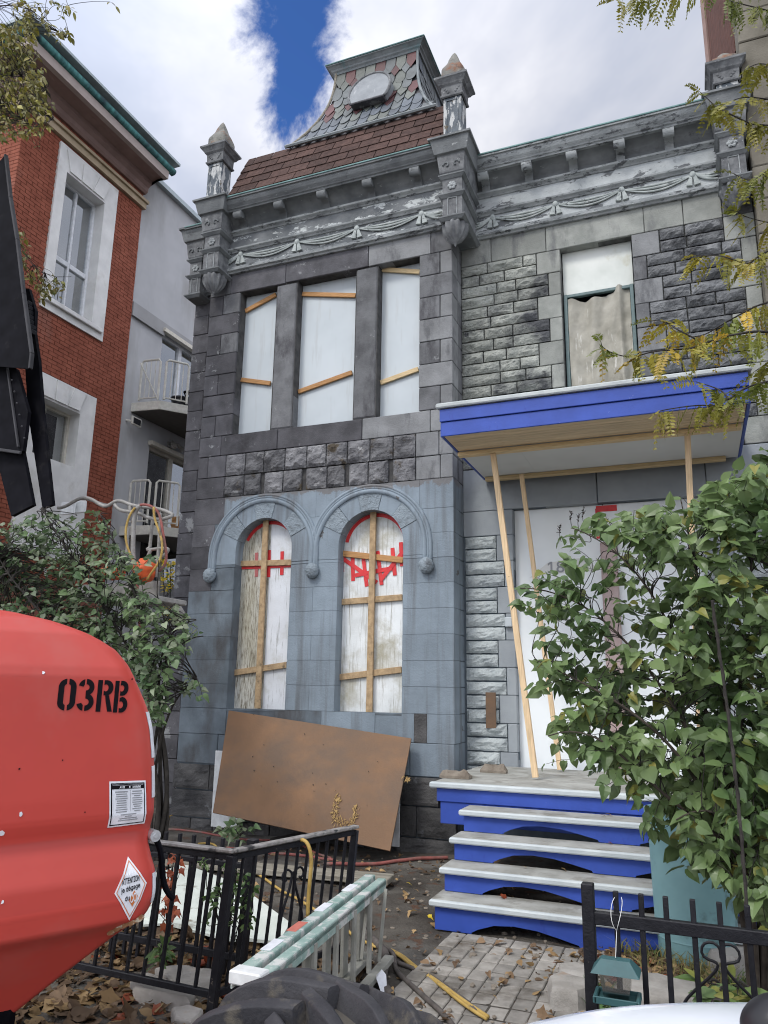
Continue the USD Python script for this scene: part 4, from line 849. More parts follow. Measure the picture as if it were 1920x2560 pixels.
# boarded round dormer opening
dc = at(440+995*.48222, 60+335*.48222, y=8.78)
a = np.linspace(-0.62, np.pi+.62, 40); R = .315
outl = [(dc[0]+R*1.05*math.cos(t), .02+R*1.22*math.sin(t)) for t in a]
pol = sg.Polygon([(x, dc[2]+z) for x, z in outl])
def lean(m, k=.30):
    v, f = m; v = v.copy(); v[:, 1] += (v[:, 2]-dc[2])*k; return v, f
dorm = part('dormer_board', lean(poly_xz(pol, 8.82, 9.1)), 'lead_panel', slate_roof)
rim = [(dc[0]+R*1.05*math.cos(t), 8.825+(.02+R*1.22*math.sin(t))*.30, dc[2]+.02+R*1.24*math.sin(t)) for t in a]
part('dormer_rim', tube(rim, .022, 7), 'soot_wood', dorm, smooth=True)
part('dormer_sill', lean(cbox(dc[0]-.265, dc[0]+.265, 8.80, 9.0, dc[2]-.245, dc[2]-.205, .01)), 'stone_dark', dorm)

# ---------------------------------------------------------------- canopy over the porch
KX0, KX1, KY, KZ0, KZ1 = -2.20, 0.605, 6.907, 4.108, 4.415
kan = part('porch_canopy', cbox(KX0+.03, KX1-.03, KY+.03, YW-.06, KZ0+.06, KZ1-.02, 0), 'steel_black', house)
hm = KZ0+.145
part('fascia_board', cbox(KX0, KX1, KY-.012, KY+.02, hm+.004, KZ1-.03, .004), 'blue_paint', kan); part('fascia_board', cbox(KX0+.01, KX1-.01, KY+.004, KY+.028, KZ0, hm, .004), 'blue_paint', kan)
for x0, x1 in ((KX0-.004, KX0+.025), (KX1-.025, KX1+.004)):
    part('fascia_board', cbox(x0, x1, KY+.03, YW-.05, KZ0+.004, KZ1-.03, .004), 'blue_paint', kan)
part('drip_edge', cbox(KX0-.035, KX1+.035, KY-.045, KY+.03, KZ1-.022, KZ1+.028, .016), 'drip_metal', kan); part('drip_edge', cbox(KX0-.03, KX1+.03, KY+.03, YW-.01, KZ1-.01, KZ1+.02, .004), 'drip_metal', kan)
ys = np.linspace(KY+.03, 7.46, 8)
for a, b in zip(ys[:-1], ys[1:]): part('soffit_board', cbox(KX0+.03, KX1-.03, a+.002, b-.002, KZ0+.006, KZ0+.022, .003), 'soffit_wood', kan)
part('ceiling_panel', box(KX0+.03, -1.55, 7.47, 8.58, KZ0+.002, KZ0+.012), 'ceiling_white', kan); part('ceiling_panel', box(-1.548, KX1-.03, 7.47, 8.58, KZ0, KZ0+.010), 'ceiling_white', kan)
part('batten', cbox(KX0+.02, KX1-.05, 7.455, 7.545, KZ0-.045, KZ0-.002, .004), 'lumber_pale', kan); part('batten', cbox(KX0+.05, KX1-.15, 8.49, 8.57, KZ0-.045, KZ0-.002, .004), 'lumber_pale', kan)
LABEL_P = [('slanting raw timber prop at the left front corner of the porch', (1233, 1138, 4.06), (1339, 1948, .86), .056, 7.5), ('thin raw timber prop behind the front left one, close to the boarded door', (1304, 1198, 4.06), (1400, 1930, .86), .048, 8.35), ('raw timber prop under the right half of the canopy, half hidden by the bush', (1718, 1080, 4.06), (1752, 1900, .86), .056, 7.47)]
for lab, a, b, w, yy in LABEL_P:
    p, q = at(a[0], a[1], y=yy), at(b[0], b[1], y=yy); p[2], q[2] = 4.06, .865
    tag(part('timber_prop', beam(q, p, w, .045, .003, up=(0, 1, 0)), 'lumber_upright'), lab, 'timber prop', 'timber props holding up the canopy')

# ---------------------------------------------------------------- porch and steps
porch = thing('porch_steps', 'blue painted wooden porch with four grey treads and wavy cut risers', 'porch steps')
PX0, PX1, PY = -2.27, 0.62, 6.84
deck = part('deck', box(PX0+.05, PX1-.03, PY+.06, YW-.02, .62, .80), 'steel_black', porch)
ys = np.linspace(PY+.06, YW-.02, 16)
for a, b in zip(ys[:-1], ys[1:]): part('deck_board', cbox(PX0, PX1, a+.002, b-.002, .802, .842+rr(-.002, .002), .003), 'tread_grey', deck)
part('deck_edge', cbox(PX0-.01, PX1+.01, PY-.02, PY+.06, .80, .848, .012), 'nosing_pale', deck)
part('fascia_board', cbox(PX0+.05, PX1-.02, PY+.02, PY+.05, .685, .80, .004), 'blue_paint', porch); part('fascia_board', cbox(PX0+.08, PX1-.03, PY+.035, PY+.058, .50, .683, .004), 'blue_paint', porch)
TY = [5.715, 5.955, 6.215, 6.49]; SX0, SX1 = -1.905, 0.33
for i, y in enumerate(TY):
    zt = .17*(i+1); zb = .17*i + (0.0 if i == 0 else .005) - (.03 if i == 0 else 0)
    t = part('tread', MB().m(cbox(SX0, SX1, y+.03, y+.32, zt-.038, zt, .004)).get(), 'tread_grey', porch)
    part('nosing', MB().m(cbox(SX0-.004, SX1, y-.012, y+.031, zt-.042, zt+.001, .018)).get(), 'nosing_pale', t)
    s0 = -1.60 + .02*i
    wave = [(s0, -.1), (s0, .005), (s0+.05, .030), (s0+.16, .066), (s0+.30, .078), (s0+.46, .068), (s0+.60, .042), (s0+.74, .012), (s0+.80, -.1)]
    wave2 = [(s0+1.02, -.1), (s0+1.06, .008), (s0+1.20, .045), (s0+1.36, .072), (s0+1.52, .078), (s0+1.70, .06), (s0+1.78, .02), (s0+1.80, -.1)]
    body = sg.box(SX0+.03, zb, SX1-.01, zt-.04)
    for w in (wave, wave2): body = body.difference(sg.Polygon([(x, zb+z) for x, z in w]).buffer(.004))
    part('riser', poly_xz(body, y+.035, y+.06), 'blue_paint', porch)
for x in (SX0+.06, -.8, SX1-.06):
    st = sg.Polygon([(5.80, -.05), (6.9, -.05), (6.9, .62), (6.80, .62), (6.80, .44), (6.53, .44), (6.53, .29), (6.26, .29), (6.26, .12), (5.80, .12)])
    e = trimesh.creation.extrude_polygon(st, .04, engine='earcut'); v = np.array(e.vertices)
    part('stringer', (np.stack([x+v[:, 2]-.02, v[:, 0], v[:, 1]], 1), e.faces), 'old_plank', porch)
for lab, pxy, s in (('long flat rubble stone lying at the left end of the porch deck', (1140, 1938), (.30, .14, .05)), ('grey broken brick lying on the deck against the wall', (1235, 1925), (.28, .12, .06))):
    p = at(*pxy, z=.87); m = rock_mesh(-s[0]/2, s[0]/2, -s[1]/2, s[1]/2, 0, s[2], depth=.02); v, f = m
    tag(part('rubble_stone', (np.stack([p[0]+v[:, 0], p[1]+v[:, 2], .865-v[:, 1]], 1), f), 'rubble_brown'), lab, 'rubble stone')
# ---------------------------------------------------------------- red brick building on the left
XB = -9.5; BY0, BY1 = 7.65, 10.53
brickb = thing('brick_building', 'red brick building with white stone window surrounds and green copper gutter', 'building')
EX = np.array([1., 0, 0])
def on_x(rects, xa, xb):
    """Rectangles (y0, z0, y1, z1) as a solid between x = xa and xb."""
    mb = MB(); p = unary_union(rects) if isinstance(rects, list) else rects
    for g in getattr(p, 'geoms', [p]):
        e = trimesh.creation.extrude_polygon(g, xb-xa, engine='earcut'); v = np.array(e.vertices)
        mb.add(np.stack([xa+v[:, 2], v[:, 0], v[:, 1]], 1), e.faces)
    return mb.get()
W1 = (8.60, 7.86, 9.53, 10.26); W2 = (8.60, 5.20, 9.50, 6.15)
S1 = (8.40, 7.64, 9.835, 10.73); S2 = (8.40, 3.6, 9.845, 6.56)
Zt = 11.42
wall = part('wall', on_x(sg.box(BY0+.01, -.2, BY1, Zt).difference(unary_union([sg.box(*W1).buffer(.03, join_style=2), sg.box(*W2).buffer(.03, join_style=2)])), XB-.4, XB-.012), 'brick_joint', brickb)
part('wall', box(-22, XB-.012, BY0+.01, BY0+.3, -.2, Zt), 'brick_joint', brickb)
# every brick of the side wall and of the strip of front in view
cand = []; ch = 0.0677; nrow = int((Zt-3.2)/ch)
holes = [sg.box(*S1), sg.box(*S2)]
for r in range(nrow):
    z0 = 3.2+ch*r; y = BY0 + (0.0 if r % 2 else -.105)
    if 10.78 < z0+ch/2 < 11.00: continue
    while y < BY1-.01:
        a, b = max(y, BY0)+.004, min(y+.205, BY1)-.004
        y += .21
        if b-a < .03: continue
        for h0, h1 in ((S1[0], S1[2]), (S2[0], S2[2])):
            S = S1 if h0 == S1[0] and S1[1] <= z0+ch/2 <= S1[3] else S2
            if S[1] <= z0+ch/2 <= S[3]:
                if S[0]-.001 < a and b < S[2]+.001: a = b
                elif a < S[0] < b: b = S[0]
                elif a < S[2] < b: a = S[2]
            break
        if b-a < .03: continue
        cand.append((np.linalg.norm(np.array([XB, (a+b)/2, z0])-EYE), box(XB-.05, XB+rr(-.002, .003), a, b, z0+.004, z0+ch-.004), a, z0))
    x = XB - (0.11 if r % 2 else .0)
    if r % 2: cand.append((np.linalg.norm(np.array([XB, BY0, z0])-EYE)+.5, box(XB-.106, XB-.003, BY0-.001, BY0+.03, z0+.004, z0+ch-.004), 0, z0))
    while x > XB-1.6:
        cand.append((np.linalg.norm(np.array([x, BY0, z0])-EYE)+.5, box(x-.204, x-.004, BY0-rr(-.002, .003), BY0+.03, z0+.004, z0+ch-.004), 0, z0)); x -= .21
vis = [c for c in cand if 5.0 < c[3] < 7.6 and c[2] > 8.9]
vis.sort(key=lambda c: c[0]); ids = {id(c) for c in vis[:290]}
for c in vis[:290]: part('brick', c[1], 'brick_red', wall)
mb = MB()
for c in cand:
    if id(c) not in ids: mb.m(c[1])
part('brickwork', mb.get(), 'brick_red', brickb, kind='stuff')
def surround(S, W, name, sill=True):
    ring = sg.box(*S).difference(sg.box(*W))
    s = part('window_surround', on_x(ring, XB-.30, XB+.03), 'limestone_pale', brickb)
    yc = (W[0]+W[2])/2
    for q in range(-1, 2):                                              # voussoirs over the head
        y0, y1 = yc+q*.30-.13, yc+q*.30+.13; k = .30
        tr = sg.Polygon([(y0-q*.02, W[3]+.04), (y1-q*.02, W[3]+.04), (y1+q*.10, W[3]+.40), (y0+q*.10, W[3]+.40)])
        part('voussoir', on_x(tr, XB+.02, XB+.052), 'limestone_pale', s)
    if sill: part('sill', cbox(XB-.28, XB+.075, S[0]+.05, S[2]-.06, W[1]-.09, W[1]-.005, .01), 'limestone_pale', s)
    return s
surround(S1, W1, 'upper'); surround(S2, W2, 'lower', False)
part('apron_panel', on_x(sg.box(8.62, 3.7, 9.5, 4.75).difference(sg.box(7, 3, 8.0, 3.4)), XB+.02, XB+.045), 'limestone_pale', brickb)
def window(W, mat, rail=None, mull=None, curtain='curtain_pale'):
    fx = XB-.20
    w = part('window', on_x(sg.box(*W).difference(sg.box(W[0]+.045, W[1]+.045, W[2]-.045, W[3]-.045)), fx-.06, fx+.02), mat, brickb)
    mb = MB(); e = .0
    if mull: part('mullion', cbox(fx-.05, fx+.012, mull-.022, mull+.022, W[1]+.045, W[3]-.045, .004), mat, w)
    if rail:
        for a, b in ((W[0]+.045, (mull or W[2])-.022), ((mull or W[2])+.022, W[2]-.045)):
            if b-a > .03: part('rail', cbox(fx-.05, fx+.016, a, b, rail-.045, rail+.045, .004), mat, w)
    cells_y = [(W[0]+.045, mull-.022), (mull+.022, W[2]-.045)] if mull else [(W[0]+.045, W[2]-.045)]
    cells_z = [(W[1]+.045, rail-.045), (rail+.045, W[3]-.045)] if rail else [(W[1]+.045, W[3]-.045)]
    for a, b in cells_y:
        for c, d in cells_z: part('pane', on_x(sg.box(a, c, b, d), fx-.03, fx-.025), 'glass', w)
    t = np.linspace(W[0]+.03, W[2]-.01, 60); xs = fx-.075+.014*np.sin(t*31)+.012*np.sin(t*77)
    V = np.vstack([np.stack([xs, t, np.full(60, W[1])], 1), np.stack([xs, t, np.full(60, W[3])], 1)])
    part('curtain', (V, np.array([f for i in range(59) for f in ((i, i+1, i+61), (i, i+61, i+60))])), curtain, w, smooth=True)
    part('room', box(fx-.50, fx-.48, W[0]-.3, W[2]+.3, W[1]-.3, W[3]+.3), 'room_mid', w)
window(W1, 'window_white', 8.78, 9.08); window(W2, 'sash_cream', None, 8.96, 'room_mid')
part('string_course', on_x(sg.Polygon([(BY0-.12, 10.80), (BY1+.05, 10.80), (BY1+.05, 10.985), (BY0-.12, 10.985)]), XB-.02, XB+.06), 'sandstone_trim', brickb)
part('string_course', on_x(sg.box(BY0-.16, 10.925, BY1+.08, 10.98), XB-.02, XB+.10), 'sandstone_trim', brickb)
part('string_course', box(-22, XB+.06, BY0-.10, BY0+.02, 10.80, 10.98), 'sandstone_trim', brickb)
# eaves cornice and copper gutter: profile (out, z) run along the side and the front
def eaves(prof, mat, name, ov=0.0):
    prof = np.array(prof); V, F = [], []; k = len(prof)
    runs = [lambda g: (XB+g, BY1+.02+ov), lambda g: (XB+g, BY0-g), lambda g: (-22., BY0-g)]
    for r in runs:
        for g, z in prof: x, y = r(g); V.append((x, y, z))
    for i in range(2):
        for j in range(k): a, b = i*k+j, i*k+(j+1) % k; F += [(a, b, b+k), (a, b+k, a+k)]
    V = np.array(V); F = [f for f in F]
    for base, rev in ((0, 0), (2*k, 1)):
        for j in range(1, k-1): F.append((base, base+j+1, base+j) if not rev else (base, base+j, base+j+1))
    return part(name, (V, np.array(F)), mat, brickb)
eaves([(-.3, Zt-.30), (.05, Zt-.30), (.09, Zt-.26), (.10, Zt-.18), (.16, Zt-.13), (.18, Zt-.05), (.30, Zt-.02), (.50, Zt-.01), (.50, Zt+.02), (-.3, Zt+.02)], 'cornice_mauve', 'eaves_cornice')
eaves([(.44, Zt-.06), (.535, Zt-.06), (.545, Zt+.10), (-.3, Zt+.10), (-.3, Zt+.025), (.44, Zt+.02)], 'cornice_face', 'eaves_fascia', .03)
th = np.linspace(-.5*np.pi, .4*np.pi, 9)
eaves([(.50, Zt+.105)] + [(.55+.062*math.cos(t), Zt+.175+.068*math.sin(t)) for t in th] + [(.50, Zt+.24)], 'copper_green', 'copper_gutter', .16)
eaves([(.40, Zt+.305), (.665, Zt+.315), (.67, Zt+.36), (-.3, Zt+.50), (-.3, Zt+.45)], 'roof_metal', 'roof_edge', .20)

# ---------------------------------------------------------------- grey stucco building behind it
stuc = thing('stucco_building', 'plain grey stucco building with glazed doors and cream balconies', 'building')
XS = XB-.03
D1 = (11.50, 6.86, 13.2, 8.62); D2 = (11.40, 3.55, 13.2, 6.20)
part('wall', on_x(sg.box(BY1+.005, -.2, 18, 11.62).difference(unary_union([sg.box(*D1), sg.box(*D2)])), XS-.4, XS), 'stucco', stuc)
part('ledge', on_x(sg.box(BY1+.01, 8.52, 18, 8.80).difference(sg.box(*D1)), XS, XS+.05), 'stucco_band', stuc)
part('roof_edge', on_x(sg.box(BY1+.01, 11.62, 18, 11.72), XS-.5, XS+.10), 'roof_metal', stuc)
for D, cur in ((D1, 'curtain_pale'), (D2, 'room_dark')):
    d = part('glazed_door', on_x(sg.box(*D).difference(unary_union([sg.box(D[0]+.07, D[1]+.07, 12.12, D[3]-.07), sg.box(12.22, D[1]+.07, D[2]-.07, D[3]-.07)])), XS-.16, XS-.06), 'window_white' if cur != 'room_dark' else 'sash_cream', stuc)
    part('pane', on_x(sg.box(D[0]+.07, D[1]+.07, 12.12, D[3]-.07), XS-.11, XS-.105), 'glass', d); part('pane', on_x(sg.box(12.22, D[1]+.07, D[2]-.07, D[3]-.07), XS-.12, XS-.115), 'glass', d)
    part('curtain', box(XS-.34, XS-.32, D[0]-.2, D[2]+.2, D[1], D[3]), cur, d); part('awning_rail', on_x(sg.box(D[0]-.05, D[3]-.02, D[2], D[3]+.06), XS, XS+.10), 'sash_cream', d)
def balcony(zf, hr):
    P = [(XS, 10.80), (-8.93, 10.88), (-8.56, 11.34), (-8.40, 13.2), (XS, 13.2)]
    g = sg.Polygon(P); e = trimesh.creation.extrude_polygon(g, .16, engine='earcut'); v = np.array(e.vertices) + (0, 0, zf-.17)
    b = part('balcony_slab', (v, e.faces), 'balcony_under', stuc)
    mb = MB()
    for p, q in zip(P[:3], P[1:4]): mb.m(beam((*p, zf-.075), (*q, zf-.075), .03, .17, .004))
    part('balcony_edge', mb.get(), 'rail_cream', b)
    mb = MB(); Q = [(XS+.06, 10.84), (-8.96, 10.91), (-8.62, 11.34), (-8.46, 13.15)]
    for s, (p, q) in enumerate(zip(Q[:-1], Q[1:])):
        p, q = np.array(p), np.array(q); L = np.linalg.norm(q-p)
        p2, q2 = p+(q-p)*.06/L, q-(q-p)*.06/L
        fr = [(*p2, zf+.06), (*p2, zf+hr-.05), (*(p2+(q2-p2)*.05/L), zf+hr), (*(q2-(q2-p2)*.05/L), zf+hr), (*q2, zf+hr-.05), (*q2, zf+.06)]
        part('rail_frame', tube(fr, .022, 8), 'rail_cream', b)
        part('rail_frame', beam((*p2, zf+.10), (*q2, zf+.10), .025, .025), 'rail_cream', b)
        n = max(3, int(L/.115))
        for i in range(1, n):
            c = p2+(q2-p2)*i/n; part('baluster', tube([(*c, zf+.10), (*c, zf+hr-.01)], .0085, 6), 'rail_cream', b)
    return b
ZB1 = at(1110*.3617, 500+1420*.3617, x=-8.93)[2]; ZR1 = at(1130*.3617, 500+1090*.3617, x=-8.93)[2]
ZB2 = at(1120*.3376, 1200+318*.3376, x=-8.75)[2]
balcony(ZB1+.08, ZR1-ZB1-.08); balcony(ZB2, ZR1-ZB1-.08)
part('corner_post', tube([(-8.54, 11.40, -.2), (-8.54, 11.40, ZB1-.1)], .04, 8), 'rail_cream', stuc)
part('brace_bar', beam((XS+.1, 10.82, ZR1-.05), (-8.98, 10.87, ZB1+.1), .02, .02), 'rail_cream', stuc)
fl = at(942*.3617, 500+1533*.3617, x=XS+.16)
fm = part('flood_lamp', cbox(fl[0]-.02, fl[0]+.02, fl[1]-.13, fl[1]+.13, fl[2]-.08, fl[2]+.08, .01), 'rail_cream', stuc); part('lamp_glass', cbox(fl[0]+.018, fl[0]+.024, fl[1]-.10, fl[1]+.10, fl[2]-.055, fl[2]+.055, .004), 'black_plastic', fm)
part('lamp_arm', tube([(XS, fl[1]-.1, fl[2]+.02), (fl[0], fl[1], fl[2])], .02, 6), 'rail_cream', fm)
wl = at(1212*.3617, 500+1690*.3617, x=XS+.15)
mb = MB(); mb.m(cbox(XS, XS+.05, wl[1]-.08, wl[1]+.08, wl[2]-.06, wl[2]+.06, .01))
for s in (-1, 1): mb.m(tube([(XS+.05, wl[1], wl[2]), (XS+.14, wl[1]+s*.08, wl[2]+.03), (XS+.24, wl[1]+s*.15, wl[2]-.10)], [.02, .03, .06], 8))
part('twin_spotlight', mb.get(), 'pipe_grey', stuc)
pot = at(1172*.3617, 500+1395*.3617, x=-8.95)
tag(part('plant_pot', lathe([(.0, 0), (.13, 0), (.17, .24), (.185, .25), (.185, .28), (.15, .28), (.14, .22), (0, .22)], np.array([-8.98, pot[1]+.35, ZB1+.09]), 16), 'black_plastic', smooth=40), 'black round plant pot on the upper cream balcony', 'plant pot')
ch = thing('folding_chair', 'dark metal folding chair at the far end of the upper balcony', 'chair', (-8.75, 11.75, ZB1+.09))
c0 = np.array([-8.75, 11.75, ZB1+.09])
part('seat', cbox(c0[0]-.2, c0[0]+.2, c0[1]-.2, c0[1]+.2, c0[2]+.43, c0[2]+.455, .005), 'steel_black', ch); part('backrest', cbox(c0[0]-.2, c0[0]+.2, c0[1]+.2, c0[1]+.23, c0[2]+.68, c0[2]+.85, .005), 'steel_black', ch)
for sx in (-.19, .19):
    part('leg', beam(c0+(sx, .22, .86), c0+(sx, -.22, 0), .02, .02), 'steel_black', ch); part('leg', beam(c0+(sx, -.2, .44), c0+(sx, .24, 0), .02, .02), 'steel_black', ch)
tag(part('wooden_crate', MB().m(cbox(-8.95, -8.70, 11.5, 12.1, ZB2+.05, ZB2+.30)).m(cbox(-8.96, -8.69, 11.49, 12.11, ZB2+.13, ZB2+.17)).m(cbox(-8.96, -8.69, 11.49, 12.11, ZB2+.23, ZB2+.27)).get(), 'lumber_across'), 'brown wooden crate behind the rail of the lower balcony', 'crate')

# ---------------------------------------------------------------- neighbour on the right
nb = thing('neighbour_house', 'tan stone house front with red brick flank at the right edge', 'building')
NX, NY = 0.985, 8.50
nw = part('wall', box(NX+.012, 9, NY+.02, 12.4, -.2, 14), 'mortar', nb)
z = -.1; k = 0
while z < 13.6:
    h = .42; xs = [NX, NX+(.55 if k % 2 else .85), NX+1.35, NX+2.1, NX+3]
    for a, b in zip(xs[:-1], xs[1:]): part('stone', cbox(a+.004, b-.004, NY-rr(0, .012), NY+(.5 if a == NX and k % 2 else .32), z+.004, z+h-.004, .012), 'neighbour_stone', nw)
    z += h; k += 1
mb = MB()
for r in range(int(14/.0677)):
    z = .0677*r; y = NY+.34+(.18 if r % 12 < 6 else 0)
    if z < 7.5: continue
    y0 = y - (.1 if r % 2 else 0)
    while y0 < 12.4: mb.m(box(NX-.002, NX+.03, max(y0, y)+.004, min(y0+.205, 12.4)-.004, z+.004, z+.063)); y0 += .21
part('brickwork', mb.get(), 'brick_brown', nb, kind='stuff')
part('corner_trim', tube([(NX-.03, 12.35, 6.5), (NX-.03, 12.35, 14)], .05, 8), 'cornice_mauve', nb)
# ---------------------------------------------------------------- red machine in the left foreground
U_ = np.array([0.47, 0.883, 0.0]); U_ /= np.linalg.norm(U_); N_ = np.array([U_[1], -U_[0], 0.0])
PF = np.array([-2.20, 2.83, 0.0])
mach = thing('boom_lift', 'red fibreglass engine hood and lugged wheel of a boom lift by the fence', 'boom lift')
def d_of(z):
    return float(np.interp(z, [0.10, 0.30, 0.50, 0.64, 0.675, 0.72, 0.80, 0.90, 0.985, 1.045, 1.085, 1.12, 1.20, 1.68, 1.72, 1.86, 1.92, 1.955, 1.975], [-.50, -.36, -.20, -.075, -.035, .035, .058, .048, .0, -.045, -.022, -.004, .0, .0, -.016, -.11, -.19, -.30, -.50]))
def tz(px, py, back=0.0):
    d = 0.0
    for _ in range(6):
        p = atp(px, py, PF+N_*(d-back), N_); d = d_of(p[2])
    return np.dot(p-PF, U_), p[2]
sil = [tz(*q, back=.05) for q in ((-160, 1498), (-60, 1513), (0, 1525), (50, 1534), (100, 1545), (155, 1560), (210, 1580), (255, 1603), (290, 1626), (318, 1660), (338, 1700), (356, 1740), (370, 1775), (380, 1820), (385, 1880), (386, 1960), (384, 2030), (376, 2075), (369, 2100), (378, 2140), (388, 2180), (388, 2215), (382, 2250), (366, 2280))]
sil = sorted(sil, key=lambda q: q[1]); sz = np.array([q[1] for q in sil]); st = np.array([q[0]+.008 for q in sil])
ztop = tz(0, 1525)[1]
zs_ = np.r_[np.linspace(0.16, .62, 10), np.linspace(.64, 1.20, 36), np.linspace(1.22, 1.62, 14), np.linspace(1.64, 1.97, 34)]
rows_ = []
for z in zs_:
    tr = np.interp(z, sz, st) if z >= sz[0] else np.interp(z, [0.10, sz[0]], [st[0]-.62, st[0]])
    d = d_of(z); r = 0.085 if z > .70 else .05
    L = [(-2.4+0*q, d) for q in (0,)] + [(t, d) for t in np.linspace(-2.2, tr-r-.01, 12)]
    L += [(tr-r+r*math.sin(a), d-r+r*math.cos(a)) for a in np.linspace(0, np.pi/2, 7)]
    L += [(tr+.0-.05*q, d-r-.9*q) for q in (.15, .5, 1.0)]
    rows_.append([PF + U_*t + N_*dd + np.array([0, 0, z]) for t, dd in L])
V = np.array(rows_).reshape(-1, 3); nu_ = len(rows_[0])
F = grid_faces(len(rows_), nu_)
topc = len(V); V = np.vstack([V, [PF+U_*(-1.2)+N_*(-.8)+np.array([0, 0, 1.985])]])
F = np.vstack([F, [((len(rows_)-1)*nu_+j, topc, (len(rows_)-1)*nu_+j+1) for j in range(nu_-1)]])
hood = part('hood', (V, F[:, ::-1]), 'red_gelcoat', mach, smooth=30)
part('chassis', MB().m(place(cbox(-2.6, -.35, -.95, -.30, .25, .62, .03), np.c_[np.stack([U_, N_, [0, 0, 1.]], 1), PF])).get(), 'steel_black', mach)
def on_hood(v2, lift=0.002):
    """(t, h) sheet coordinates with a small thickness, bent to the hood's face."""
    v2 = np.asarray(v2, float)
    return np.array([PF + U_*t + N_*(d_of(z)+lift+w) + np.array([0, 0, z]) for t, z, w in v2])
def hood_poly(name, poly, mat, lift, parent):
    mb = MB()
    for g in getattr(poly, 'geoms', [poly]):
        if g.area < 1e-7: continue
        g = sg.Polygon(g.exterior.segmentize(.02), [h for h in g.interiors])
        e = trimesh.creation.extrude_polygon(g, .0012, engine='triangle') if False else trimesh.creation.extrude_polygon(g, .0012, engine='earcut')
        v, fq = trimesh.remesh.subdivide_to_size(np.array(e.vertices), np.array(e.faces), .022, max_iter=12); mb.add(on_hood(v, lift), fq)
    if mb.n: return part(name, mb.get(), mat, parent)
# stencilled 03RB
def arcring(cx, cz, rx, rz, w, a0, a1, n=22):
    a = np.linspace(a0, a1, n)
    return sg.Polygon([(cx+rx*math.cos(t), cz+rz*math.sin(t)) for t in a] + [(cx+(rx-w)*math.cos(t), cz+(rz-w)*math.sin(t)) for t in a[::-1]])
def glyph(c):
    w = .20; W = .52
    if c == '0': g = unary_union([sg.Point(W/2, W/2).buffer(W/2), sg.Point(W/2, 1-W/2).buffer(W/2), sg.box(0, W/2, W, 1-W/2)]); g = g.difference(g.buffer(-.165)); return g.difference(sg.box(W/2-.035, -1, W/2+.035, 2))
    if c == '3':
        b1 = arcring(.24, .735, .28, .265, .17, -.55*np.pi, .93*np.pi); b2 = arcring(.24, .275, .30, .275, .17, -.93*np.pi, .55*np.pi)
        return unary_union([b1, b2]).difference(sg.box(.17, -1, .235, 2)).difference(sg.box(-.1, .40, .0, .6))
    stem = sg.box(0, 0, .17, 1)
    top = unary_union([sg.box(.235, .52, .36, 1), sg.Point(.34, .755).buffer(.24).intersection(sg.box(.30, .4, 1, 1))]).difference(sa.scale(sg.Point(.30, .755).buffer(.11), .9, 1))
    if c == 'R': return unary_union([stem, top, sg.Polygon([(.30, .52), (.44, .52), (.60, 0), (.43, 0), (.32, .40)])])
    return unary_union([stem, sg.box(.235, .53, .36, 1), sg.Point(.33, .765).buffer(.235).intersection(sg.box(.30, .5, 1, 1.0)), sg.box(.235, 0, .36, .47), sg.Point(.33, .245).buffer(.245).intersection(sg.box(.30, 0, 1, .5))]).difference(sg.Point(.29, .765).buffer(.10)).difference(sg.Point(.29, .24).buffer(.11))
gl = [((149, 1696), (185, 1776), '0'), ((201, 1697), (235, 1777), '3'), ((246, 1700), (279, 1779), 'R'), ((289, 1702), (316, 1781), 'B')]
for a, b, c in gl:
    t0, z1 = tz(*a); t1, z0 = tz(*b); g = glyph(c); bx = g.bounds
    g = sa.affine_transform(g, [(t1-t0)/(bx[2]-bx[0]), 0, 0, (z1-z0), t0, z0])
    hood_poly('stencil_letter', g, 'stencil_black', .0012, hood)
def text2d(s, bold=True):
    m = meshkit.text_mesh(s, 1.0, .01, bold); v = np.array(m.vertices); return v, np.array(m.faces)
def hood_text(name, s, corners, mat, lift, parent, italic=.0):
    """Lettering stretched onto the quad (bl, br, tl) given in (t, z)."""
    v, f = text2d(s); lo, hi = v.min(0), v.max(0)
    u = (v[:, 0]-lo[0])/(hi[0]-lo[0]); w = (v[:, 1]-lo[1])/(hi[1]-lo[1])
    bl, br, tl = map(np.array, corners)
    q = bl + u[:, None]*(br-bl) + w[:, None]*(tl-bl)
    v3, f = trimesh.remesh.subdivide_to_size(np.c_[q, v[:, 2]*.06], f, .02, max_iter=12)
    part(name, (on_hood(v3, lift), f), mat, parent)
CW = lambda a, b: tz(240+a*.1898, 1900+b*.1898)
wq = [CW(145, 893), CW(635, 832), CW(650, 268), CW(172, 283)]
wl_ = hood_poly('warning_label', sg.Polygon(wq), 'sticker_white', .002, hood)
def wmap(u, v):
    a = np.array(wq); return tuple(a[0]*(1-u)*(1-v)+a[1]*u*(1-v)+a[2]*u*v+a[3]*(1-u)*v)
def wbox(u0, v0, u1, v1): return sg.Polygon([wmap(u0, v0), wmap(u1, v0), wmap(u1, v1), wmap(u0, v1)])
hood_poly('label_border', wbox(.04, .035, .96, .96).difference(wbox(.065, .055, .94, .943)), 'stencil_black', .0034, wl_)
hood_poly('label_band', wbox(.065, .83, .94, .935).difference(wbox(.08, .905, .93, .915)), 'stencil_black', .0036, wl_)
hood_text('label_text', 'AVIS', [wmap(.27, .842), wmap(.41, .842), wmap(.28, .895)], 'sticker_white', .0048, wl_)
hood_text('label_text', 'WARNING', [wmap(.62, .842), wmap(.85, .842), wmap(.63, .895)], 'sticker_white', .0048, wl_)
hood_poly('label_mark', sa.scale(wbox(.53, .85, .56, .89), 1, 1), 'sticker_white', .0048, wl_)
mb = []
